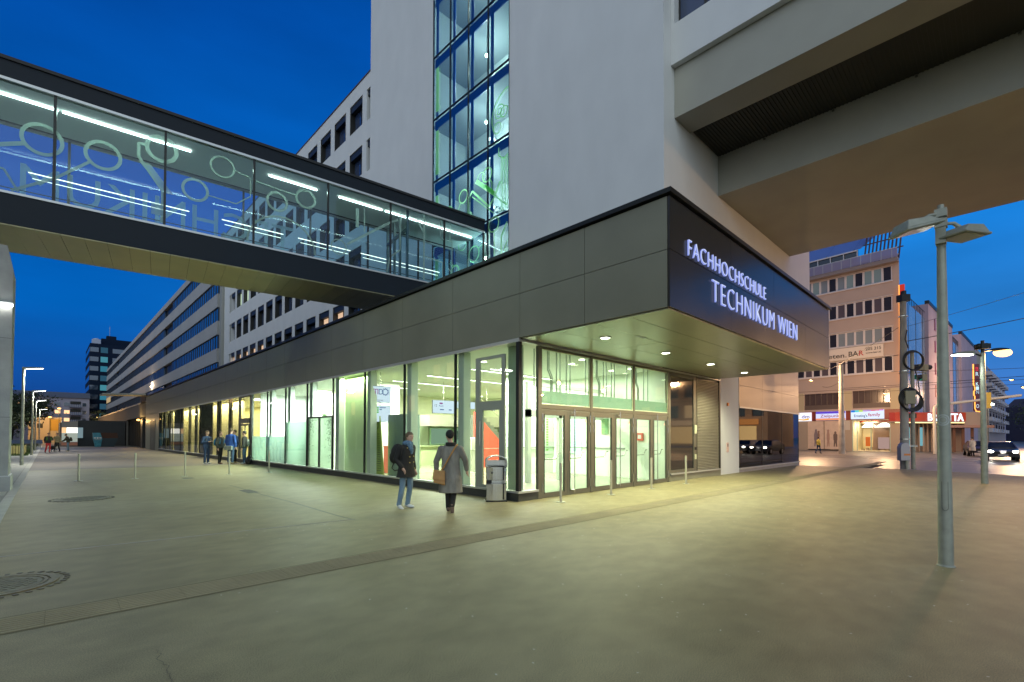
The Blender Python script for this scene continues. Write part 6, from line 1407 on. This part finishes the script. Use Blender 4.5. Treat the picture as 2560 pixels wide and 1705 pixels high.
# banner between the upper floors
bn = MB().box(1.05, 14, .13, .17, 11.42, 12.9).build('letting_banner', mat('banner_cream', (.62, .56, .50), .8), PB)
def btext(s, x, z, h, w, col):
    t = text_mb(s, h, .01, w, bold=.012); t.xf(Matrix.Translation((x, .18, z)) @ Matrix.Rotation(math.pi, 4, 'Z')); t.build('lettering', mat('banner_'+s[:3], col, .7), bn)
btext('zu vermieten.', 10.4, 11.72, .55, 5.6, (.03, .03, .035)); btext('BA', 4.58, 11.75, .62, 1.02, (.05, .045, .045)); btext('R', 3.5, 11.75, .62, .5, (.45, .05, .05)); btext('205 215', 2.82, 12.28, .36, 1.55, (.05, .05, .055)); btext('www.bar.at', 2.82, 11.88, .22, 1.55, (.10, .09, .09))
# vertical red sign with neon edge at the corner
rs_ = MB().box(-1.02, -.56, .1, .25, 8.2, 19.5).build('vertical_sign', mat('red_sign_box', (.42, .03, .012), .4, emit=(.6, .03, .01), estr=.5), PB)
MB().box(-.56, -.49, .1, .27, 8.2, 19.5).build('neon_edge', emis('neon_orange', (1, .36, .07), 2.6), rs_)

# cinema and glass block receding to the right
D0 = Vector((77.2, 8.67)); A2 = R(-3)
CB = thing('cinema_building', 'cinema with red canopy band, lit white letters and glass and mauve tower bays behind', 'cinema', (D0.x, D0.y, -.12), A2)
M_mauve = mat('mauve_render', (.34, .27, .34), .85, nscale=.3); M_bay = mat('blue_bay_glass', (.16, .25, .36), .25, spec=1.0, coat=.6, nscale=.5, namt=.3)
m = MB(); m.box(-1, 15, 0, 14, 0, 19.2); m.build('glass_bay', M_bay, CB)
m = MB(); m.box(15, 39, -.4, 16, 0, 21.3); m.build('mauve_bay', M_mauve, CB)
for k in range(5):
    for x in (20, 30): MB().box(x, x+.9, -.46, -.41, 4.5+k*3.4, 6.3+k*3.4).build('slot_window', M_redb, CB)
m = MB(); m.box(39, 51, 0, 14, 0, 19.5); m.build('glass_bay', M_bay, CB)
m = MB(); m.box(51, 78, -.4, 16, 0, 22); m.build('mauve_bay', M_mauve, CB)
m = MB(); m.box(15, 39, -.5, 0, 21.3, 21.8); m.box(51, 78, -.5, 0, 22, 22.6)
for k in range(14): m.box(39+k*.9, 39.06+k*.9, 0, .06, 19.5, 20.5); m.box(-1+k*1.1, -.94+k*1.1, 0, .06, 19.2, 20.2)
m.box(39, 51, 0, .06, 20.45, 20.5); m.box(-1, 15, 0, .06, 20.15, 20.2); m.build('roof_rail', M_dark, CB)
m = MB()
for k in range(3): m.box(3+k*5, 3.05+k*5, -.03, -.001, 5, 19.2)
for k in range(2): m.box(43+k*4, 43.05+k*4, -.03, -.001, 5, 19.5)
m.build('glazing_mullions', M_navy, CB)  # mullion bars of both glass bays
# podium facing the crossing
PD = Matrix.Rotation(A1-A2, 4, 'Z')
# the podium runs from px 2255 to 2436 roughly square to the view
pc = Vector((71.6, 8.0)); pd = (Vector((77.9, 2.2))-pc).normalized(); pa = math.atan2(pd.y, pd.x); pl = (Vector((77.9, 2.2))-pc).length
t = thing('cinema_canopy', 'red canopy band with white lit letters above the cinema doors', 'canopy', (pc.x, pc.y, -.12), pa)
m = MB(); m.box(-1.2, 7.3, 0, 6, 3.60, 4.62); m.build('red_band', mat('red_band', (.34, .035, .015), .4, emit=(.5, .05, .02), estr=.25), t)
m = MB(); m.box(-1.2, 7.0, -.12, .0, 3.38, 3.46); m.build('bulb_strip', emis('warm_bulbs', (1, .74, .32), 2.6), t)
m = MB(); m.box(-1.2, 7.3, -.1, 6, 3.46, 3.59); m.box(7.31, pl+1.5, .2, 6, 3.0, 4.7); m.build('pale_band', mat('pale_band', (.42, .33, .28), .7), t)
m = MB(); m.box(pl*.5, pl+1.6, -.5, 2, 2.85, 3.15); m.build('flat_awning', mat('awning_pink', (.40, .24, .20), .7), t)
tt = text_mb('BRIGITTA', .86, .06, 4.26, bold=.02); tt.xf(Matrix.Translation((2.71, -.05, 3.64))); tt.build('lettering', emis('cinema_white', (.75, .92, 1.0), 1.8), t)
m = MB(); m.box(.0, 1.35, -.05, .0, 3.95, 4.5); m.build('dark_panel', M_black, t)
m = MB()
for k in range(10): m.box(.1+k*.52, .22+k*.52, 1.2, 1.3, 0, 3.4)
m.box(-1.2, pl+1.5, 3.2, 3.3, 0, 3.4); m.build('door_posts', mat('door_post_tan', (.36, .26, .2), .6), t)
for x, w in ((.55, .3), (1.35, .35), (2.0, .22), (2.9, .5)): MB().box(x, x+w, 1.25, 1.28, .7, 2.9).build('lit_poster', emis('cyan_poster', (.22, .52, .58), .8), t)
m = MB()
for k in range(3): m.box(pl*.68+k*1.1, pl*.68+k*1.1+.35, .15, .2, 0, 2.95)
m.build('brown_shutters', mat('brown_shutter', (.16, .07, .04), .6), t)
l = light('canopy_lamp', 'AREA', (0, 0, 0), 260, (1, .75, .5), None, size=4, sy=.8); l.parent = t; l.location = (2.5, .7, 3.55)
# vertical cinema sign
vs = thing('vertical_cinema_sign', 'narrow dark red vertical sign with neon outline and white letters on the mauve bay', 'sign', (147, 4.1, 0), R(-44))
MB().box(-.6, .6, -.1, .1, 7.4, 17.8).build('board', mat('maroon_board', (.14, .012, .02), .4), vs)
m = MB(); m.tube([(-.7, -.1, 17.8), (-.7, -.1, 13.2), (-.5, -.1, 12.9), (-.45, -.1, 12.0), (-.66, -.1, 11.8), (-.66, -.1, 10.9), (-.5, -.1, 10.7), (-.5, -.1, 8.0), (-.2, -.1, 7.35), (.6, -.1, 7.3)], .11, 6); m.build('neon_outline', emis('neon_orange', (1, .36, .07), 2.6), vs)
for s_, z, c in (('B', 16.3, (.75, .05, .08)), ('R', 15.2, (.6, .85, 1)), ('K', 13.0, (.6, .9, 1)), ('I', 12.1, (.6, .9, 1)), ('N', 11.2, (.35, .5, .6)), ('O', 8.1, (.6, .7, .8))):
    q = text_mb(s_, .85, .02, .62); q.xf(Matrix.Translation((-.2, -.13, z))); q.build('lettering', emis('v_'+s_, c, 1.2), vs)
# tan block and balcony houses further down
TBk = thing('tan_slab_block', 'plain tan slab of a building behind the double headed lamp', 'building', (155.1, 4.2, 0), R(-3))
m = MB(); m.box(0, 18, 0, 16, 0, 22.3); m.build('wall', mat('tan_wall', (.34, .29, .22), .85, nscale=.4), TBk)
m = MB()
for k in range(7): m.box(0, 18, -.02, -.001, 3+k*3, 3.06+k*3)
m.build('joints', mat('tan_joint', (.22, .19, .14), .9), TBk)
BH = thing('balcony_house_row', 'row of balcony houses receding down the boulevard under the orange lamp', 'apartment building', (173.2, 3.2, 0), R(-3))
m = MB(); m.box(0, 70, 0, 14, 0, 20.5); m.build('wall', mat('pale_mauve_wall', (.30, .25, .27), .85), BH)
for k in range(6):
    for j in range(7):
        z = 3+k*2.95; o = MB().box(1+j*9.6, 6.4+j*9.6, -1.2, -.001, z, z+1.0).build('balcony', mat('balcony_white', (.42, .40, .46), .7), BH); MB().box(1.4+j*9.6, 6.0+j*9.6, -.06, -.002, z+1.0, z+2.3).build('window', M_dglass, o)
t = thing('gabled_houses', 'dark silhouettes of gabled houses where the boulevard ends', 'houses', (262, -14, 0), R(-44))
m = MB(); 
for x, w, h in ((-9, 7, 13), (-2, 6, 11), (5, 12, 12.5)): m.prism([(x, 0), (x+w, 0), (x+w, h), (x+w/2, h+3.2), (x, h)], 0, 10, 'y')
m.build('walls', mat('dark_house', (.06, .05, .07), .9), t); m = MB(); m.box(-8, -7.2, 3, 4, 13, 18); m.box(10.6, 11, 4, 4.5, 15, 19); m.build('chimneys', mat('dark_house', (.06, .05, .07), .9), t)
tree('dark tree mass at the end of the boulevard', (200, -9.2, 0), 12, 7.5, 2600, 12)
# ------------------------------------------------------------------ houses beside the view, seen mirrored in the hall glass
def side_house(name, label, org, rz, L, Hh, colr, warm, seed, bayw=2.6, fh=3.2, dep=12):
    t = thing(name, label, 'building', org, rz); rs = random.Random(seed); hs = []
    nb = int(L/bayw); nf = int((Hh-4.6)/fh)
    for k in range(nf):
        for j in range(nb): hs.append((j*bayw+.5, j*bayw+bayw-.5, 4.6+k*fh, 4.6+k*fh+fh*.62))
    m = MB(); facade(m, (0, 0, 0), (1, 0, 0), (0, -1, 0), 0, L, 0, Hh, hs, .25)
    m.quad((0, 0, 0), (0, 0, Hh), (0, dep, Hh), (0, dep, 0)); m.quad((L, 0, 0), (L, dep, 0), (L, dep, Hh), (L, 0, Hh)); m.quad((0, 0, Hh), (L, 0, Hh), (L, dep, Hh), (0, dep, Hh)); m.build('wall', mat(name+'_wall', colr, .85, nscale=.6, namt=.1), t)
    src = {}
    for h in hs:
        key = 'w' if rs.random() < warm else 'd'
        mm = emis('mirrored_warm', (1, .62, .3), 1.3) if key == 'w' else M_dglass
        if key not in src: src[key] = (MB().box(h[0], h[1], .2, .24, h[2], h[3]).build('window', mm, t), h); continue
        o, h0 = src[key]; c = o.copy(); COL.objects.link(c); c.parent = t; c.location = (h[0]-h0[0], 0, h[2]-h0[2])
    return t
a = side_house('brick_side_building', 'long brownish gridded building left of the view, mirrored in the hall glass', (-15.1, 10, 0), R(90), 66, 19, (.20, .15, .11), .16, 3)
side_house('grey_side_building', 'long grey office side building farther left of the view, mirrored in the slatted glazing', (-15.3, 84, 0), R(90), 150, 21, (.16, .15, .13), .12, 5, 7.5, 3.7)
a = side_house('boulevard_side_house', 'boulevard house with warm windows and shops, mirrored in the end bay glazing', (74, -7, 0), R(-90), 48, 20, (.40, .30, .22), .22, 8, 2.6, 3.3)
for k in range(6):
    MB().box(1.5+k*7.6, 7.6+k*7.6, -.06, -.01, .5, 3.2).build('shop_window', emis('mirrored_shop', (1, .62, .25), 1.6), a); MB().box(1.2+k*7.6, 7.9+k*7.6, -.3, -.01, 3.4, 4.2).build('shop_fascia', emis('mirrored_sign_%d' % (k % 2), ((.9, .35, .1), (.9, .55, .3))[k % 2], 1.2), a)
for k, (x, y) in enumerate(((60, -14), (48, -24), (60, -38))):  # out-of-view lamps added for their orange light on road and panels
    t = thing('hanging_street_light', ('unseen orange street light added right of the view, nearest the floodlight pole', 'unseen orange street light added right of the view, middle one', 'unseen orange street light added right of the view, farthest one')[k], 'street light', (x, y, 9.0), 0, 'orange lights hung over the boulevard')
    MB().ball((0, 0, 0), (.3, .18, .10)).build('lens', emis('sodium_lamp', (1, .50, .12), 6), t); light('sodium_light', 'POINT', (x, y, 8.6), 4200, (1, .56, .24), t, radius=.2)
# ------------------------------------------------------------------ poles, signals, wires
TP = thing('tram_pole', 'concrete tram pole with looped black cables and a grey green box', 'pole', (33.42, 3.76, 0), toward)
MB().tube([(0, 0, -.12), (0, 0, 9.0)], [.205, .15], 20).build('concrete_pole', M_conc, TP); MB().tube([(.42, -.05, -.12), (.42, -.05, 6.3)], [.10, .09], 16).build('steel_pole', M_galv, TP)
MB().box(-.2, .26, -.2, .2, 9.0, 9.38).build('pole_cap', M_dark, TP); MB().box(-.04, .12, -.1, .1, 9.38, 9.6).build('insulator', M_dark, TP)
m = MB(); rs = random.Random(6)
def loop(cx, cz, r, k): m.tube([(cx+r*math.cos(a)*(1+.03*k), -.27-.02*k, cz+r*math.sin(a)) for a in [2*math.pi*i/36 for i in range(37)]], .036, 8, False)
for k in range(3): loop(.28+.02*k, 5.76-.02*k, .52-.015*k, k)
for k in range(5): loop(.07+.03*k, 3.69-.05*k, .57-.02*k, k)
m.tube([(.0, -.25, 7.4), (-.12, -.27, 6.9), (.05, -.27, 6.4)], .03, 6); m.tube([(.35, -.3, 5.3), (.5, -.3, 4.7), (.62, -.3, 3.9)], .03, 6); m.build('cable_coils', M_rubber, TP)
MB().box(-.25, .31, -.42, -.2, 3.38, 4.1).build('junction_box', mat('box_greygreen', (.26, .27, .19), .6), TP, .02)
m = MB()
for z in (.95, 1.5, 8.2, 5.2): m.ring((.0, 0, z), .21, .02, .05, 'z', 20)
m.box(-.2, .5, -.24, -.2, 1.10, 1.15); m.build('straps', M_steel, TP)
t = thing('small_litter_bin', 'small silver litter bin hung on the tram pole, with an orange stripe', 'litter bin', (33.2, 4.0, 0), toward)
m = MB(); m.prism([(-.25, .35), (.25, .35), (.25, 1.05), (.2, 1.22), (.08, 1.3), (-.08, 1.3), (-.2, 1.22), (-.25, 1.05)], -.48, -.2, 'y'); m.build('body', mat('bin_silver', (.42, .40, .40), .4, .5), t, .02); MB().box(-.1, .24, -.486, -.481, .62, .72).build('stripe', mat('bin_orange', (.7, .25, .05), .5), t)
MB().cyl(.18, -.3, -.12, .35, .07).build('post', M_galv, t)
def signal(label, loc, rz, lit, group='traffic lights by the tram pole'):
    t = thing('traffic_light', label, 'traffic light', loc, rz, group)
    m = MB(); m.box(-.15, .15, 0, .27, -.17, .17); m.build('housing', mat('signal_housing', (.30, .27, .17), .5), t, .02)
    o = MB().tube([(0, -.012, 0), (0, .01, 0)], .12, 16).build('lens', emis('signal_green', (.0, .9, .75), 3) if lit else M_black, t)
    h = MB(); h.tube([(0, 0, .02), (0, -.25, .03)], [.14, .13], 14, False); h.build('hood', M_black, o)
    return t
rt2 = (rt.x, rt.y); P0 = Vector((33.95, 3.35))
def off(k, f=0): return (P0.x+rt.x*k+fw.x*f, P0.y+rt.y*k+fw.y*f)
a = off(.12); signal('upper traffic light on the arm right of the tram pole, seen from its side', (a[0], a[1], 5.42), toward+R(-90), None)
a = off(.62); signal('traffic light facing away at the outer end of the arm', (a[0], a[1], 5.40), toward+R(95), None)
a = off(.30); signal('lower traffic light showing green, seen from its side', (a[0], a[1], 4.86), toward+R(-90), 'g')
t = thing('signal_outrigger', 'horizontal steel arm holding the traffic lights beside the tram pole', 'signal arm', (P0.x, P0.y, 0), toward)
m = MB(); m.tube([(-.75, .15, 5.1), (.66, 0, 5.14)], .03, 8); m.tube([(.44, 0, 4.7), (.44, 0, 5.6)], .028, 8); m.tube([(.60, 0, 5.05), (.60, 0, 5.6)], .028, 8); m.build('tube', M_galv, t)
t = thing('pale_tram_pole', 'weathered pale concrete pole before the shop posters', 'pole', (58.5, 11.6, -.12), toward)
MB().tube([(0, 0, 0), (0, 0, 9.3)], [.30, .19], 16).build('shaft', mat('pale_concrete', (.38, .34, .30), .9, nscale=1.5, namt=.25), t)
# double headed lamp by the kerb
t = thing('double_lamp', 'lamp post with one white and one orange lit head at the kerb on the right', 'street lamp', (23.35, .48, 0), toward)
MB().tube([(0, 0, 0), (0, 0, 4.55)], [.10, .065], 18).build('pole', M_galv, t)
m = MB(); m.tube([(0, 0, 4.42), (-.35, 0, 4.55)], .03, 8); m.tube([(0, 0, 4.60), (.35, 0, 4.66)], .03, 8); m.box(-.16, .16, -.14, .14, 4.68, 4.86); m.ball((-.13, 0, 4.78), .10, 10, 7); m.ball((.13, 0, 4.80), .10, 10, 7); m.cyl(0, 0, 4.5, 4.98, .05); m.build('bracket', M_dark, t)
h = MB(); h.hexa([(-1.05, -.14, 4.48), (-.35, -.12, 4.5), (-.35, .12, 4.5), (-1.05, .14, 4.48), (-.9, -.1, 4.56), (-.35, -.08, 4.62), (-.35, .08, 4.62), (-.9, .1, 4.56)]); h = h.build('lamp_head', M_galv, t); MB().box(-1.0, -.42, -.11, .11, 4.455, 4.478).build('lens', emis('white_head', (.85, 1, .92), 22), h)
h = MB(); h.ball((.62, 0, 4.66), (.34, .15, .07), 16, 8); h = h.build('lamp_head', M_dark, t); MB().ball((.70, 0, 4.56), (.30, .17, .15), 16, 8).build('lens', emis('orange_head', (1, .50, .16), 5), h)
l = light('white_head_lamp', 'SPOT', (0, 0, 0), 170, (.9, 1, .85), None, spot=150, radius=.15); l.parent = t; l.location = (-.7, 0, 4.42)
l = light('orange_head_lamp', 'POINT', (0, 0, 0), 380, (1, .52, .2), None, radius=.16); l.parent = t; l.location = (.68, 0, 4.35)
# signal gantry pole
t = thing('signal_gantry', 'white curved gantry pole reaching over the boulevard with a yellow signal box', 'gantry', (66.0, 5.0, -.12), toward)
pts = [(0, 0, 0), (0, 0, 4.6)]+[(.5-.5*math.cos(a), 0, 4.6+.5*math.sin(a)) for a in [math.pi/2*k/5 for k in range(1, 6)]]+[(9, 0, 6.1)]
MB().tube(pts, .14, 10).build('tube', mat('gantry_white', (.55, .53, .48), .5), t)
m = MB(); m.box(5.2, 5.75, -.2, .3, 4.75, 6.4); m.build('signal_box', mat('signal_yellow', (.6, .42, .06), .5), t, .03)
# hanging sodium lights over the boulevard (each really lights the road)
for i, (x, y, z, e, d) in enumerate(((101, -.9, 10.0, 3200, 'with bright rays, top right over the boulevard'), (120, -2.5, 10.2, 900, 'second farthest on the right'), (57.3, 14.0, 7.5, 1500, 'before the pink building wall'), (62.8, 8.6, 6.15, 700, 'before the brown first floor windows'), (92, -2.9, 6.5, 500, 'at the right photo edge'))):
    t = thing('hanging_street_light', f'orange street light hung from wires, {d}', 'street light', (x, y, z), toward, 'orange lights hung over the boulevard')
    s = max(.6, (x-40)/60); MB().ball((0, 0, .1*s), (.42*s, .2*s, .10*s), 14, 8).build('housing', M_dark, t); MB().ball((0, 0, 0), (.28*s, .16*s, .10*s), 14, 8).build('lens', emis('sodium_lamp', (1, .50, .12), 6), t)
    light('sodium_light', 'POINT', (x, y, z-.35), e*2.3, (1, .60, .31), t, radius=.2)
t = thing('small_white_light', 'small cool white street light before the tan slab block', 'street light', (88, 1.1, 0), 0); MB().ball((0, 0, 5.9), (.3, .3, .16)).build('lens', emis('white_head', (.85, 1, .92), 22), t); MB().tube([(0, .3, 0), (0, .3, 5.95)], .06, 8).build('pole', M_galv, t)
# overhead wires
M_wire = mat('wire', (.03, .028, .03), .5); WG = 'overhead wires of the tram'
def wire(label, a, b, sag=.3, r=.022):
    a, b = Vector(a), Vector(b); o = MB().tube([a.lerp(b, k/12)-Vector((0, 0, sag*4*(k/12)*(1-k/12))) for k in range(13)], r, 5).build('overhead_wire', M_wire); tag(o, label, 'wire', WG)
wire('wire rising from the tram pole to the upper right photo edge', (33.4, 3.8, 6.8), (48, -9.5, 11.5), .3, .022)
wire('wire from the tram pole across the pink building to the left', (33.3, 3.95, 6.1), (34, 20, 5.4), .2, .018)
wire('thin high wire crossing the sky right of the floodlight pole', (75, 12, 14.5), (60, -12, 17), .5, .02)
wire('tram wire low over the boulevard, ending at the pale pole', (58.5, 11.6, 6.6), (52, -14, 6.6), .15, .022)
wire('second tram wire crossing before the mauve bay', (70, 9, 9.2), (60, -10, 7.4), .2, .02)
wire('tram contact wire following the nearer track', (47.7, -40, 5.6), (47.7, 80, 5.6), .05, .015); wire('tram contact wire following the farther track', (51.7, -40, 5.6), (51.7, 80, 5.6), .05, .015)
wire('stay wire from the tram pole down to the pink facade', (33.3, 3.95, 7.6), (60, 13, 8.8), .1, .018)
wire('short span wire between pale pole and pink facade', (58.5, 11.6, 7.4), (70.5, 16, 8.0), .3, .02)
# ------------------------------------------------------------------ cars on the boulevard
def car(label, loc, rz, col, lamp, group='cars waiting on the boulevard'):
    t = thing('car', label, 'car', loc, rz, group)                # faces -Y
    side = [(-2.1, .32), (-2.15, .62), (-1.95, .78), (-1.1, .92), (-.45, 1.38), (.9, 1.42), (1.7, 1.05), (2.1, .95), (2.15, .35)]
    m = MB(); ws = [.80, .86, .86, .84, .64, .64, .78, .84, .82]; n = len(side); vs = [(w, y, z) for (y, z), w in zip(side, ws)]+[(-w, y, z) for (y, z), w in zip(side, ws)]
    m.add(vs, [tuple(range(n))[::-1], tuple(range(n, 2*n))]+[(i, (i+1) % n, n+(i+1) % n, n+i) for i in range(n)]); m.build('body', mat('car_'+str(col), col, .3, .3, coat=.8), t, .05)
    m = MB(); m.hexa([(-.72, -1.06, .955), (.72, -1.06, .955), (.6, -.49, 1.36), (-.6, -.49, 1.36), (-.72, -1.09, .965), (.72, -1.09, .965), (.6, -.52, 1.375), (-.6, -.52, 1.375)]); m.build('windscreen', M_dglass, t)
    for y in (-1.35, 1.35):
        for sx_ in (-1, 1):
            w = MB().tube([(sx_*.68, y, .32), (sx_*.88, y, .32)], .32, 20).build('wheel', M_black, t); MB().tube([(sx_*.875, y, .32), (sx_*.895, y, .32)], .19, 14).build('rim', M_alu, w)
    for sx_ in (-1, 1): MB().ball((sx_*.62, -2.1, .70), (.15, .08, .09), 12, 8).build('headlight', emis('headlight', (1, .93, .78), lamp), t)
    MB().box(-.26, .26, -2.18, -2.15, .40, .50).build('number_plate', M_wf, t); MB().box(-.5, .5, -2.17, -2.14, .56, .68).build('grille', M_black, t)
    if lamp > 10:
        l = light('headlight_beam', 'SPOT', (0, 0, 0), 260, (1, .93, .8), None, spot=70, radius=.1); l.parent = t; l.location = (0, -2.3, .72); l.rotation_euler = (R(82), 0, 0)
    return t
car('dark car facing the viewer with dazzling headlights', (51.3, .2, -.12), R(-86), (.05, .05, .06), 40)
car('dim dark violet car just left of the car with dazzling headlights', (62.5, 1.7, -.12), R(-82), (.05, .04, .07), 1.0)
car('pale car at the right photo edge beside the dazzling headlights', (52.5, -2.2, -.12), R(-86), (.4, .36, .33), 1.0)
# people across the street
person('person in a yellow jacket crossing before the shop posters', (58.2, 13.6, -.12), toward+R(90), 1.75, dict(arms=std_arms, legs=[((-.085, .01, .92), (-.1, -.1, .5), (-.12, -.1, .085)), ((.085, .01, .92), (.1, .08, .5), (.1, .26, .085))]), dict(legs=F_navy, coat=fab('yellow', (.5, .42, .08)), shoes=F_black), 'dark', vox=.035)
person('person with dark hair in a pale coat standing at the cinema corner', (60.2, 2.0, -.12), toward+R(180), 1.75, dict(arms=std_arms, legs=std_legs), dict(legs=F_black, coat=fab('pale_coat', (.42, .38, .34)), shoes=F_black), 'dark', vox=.035, coat=.5)
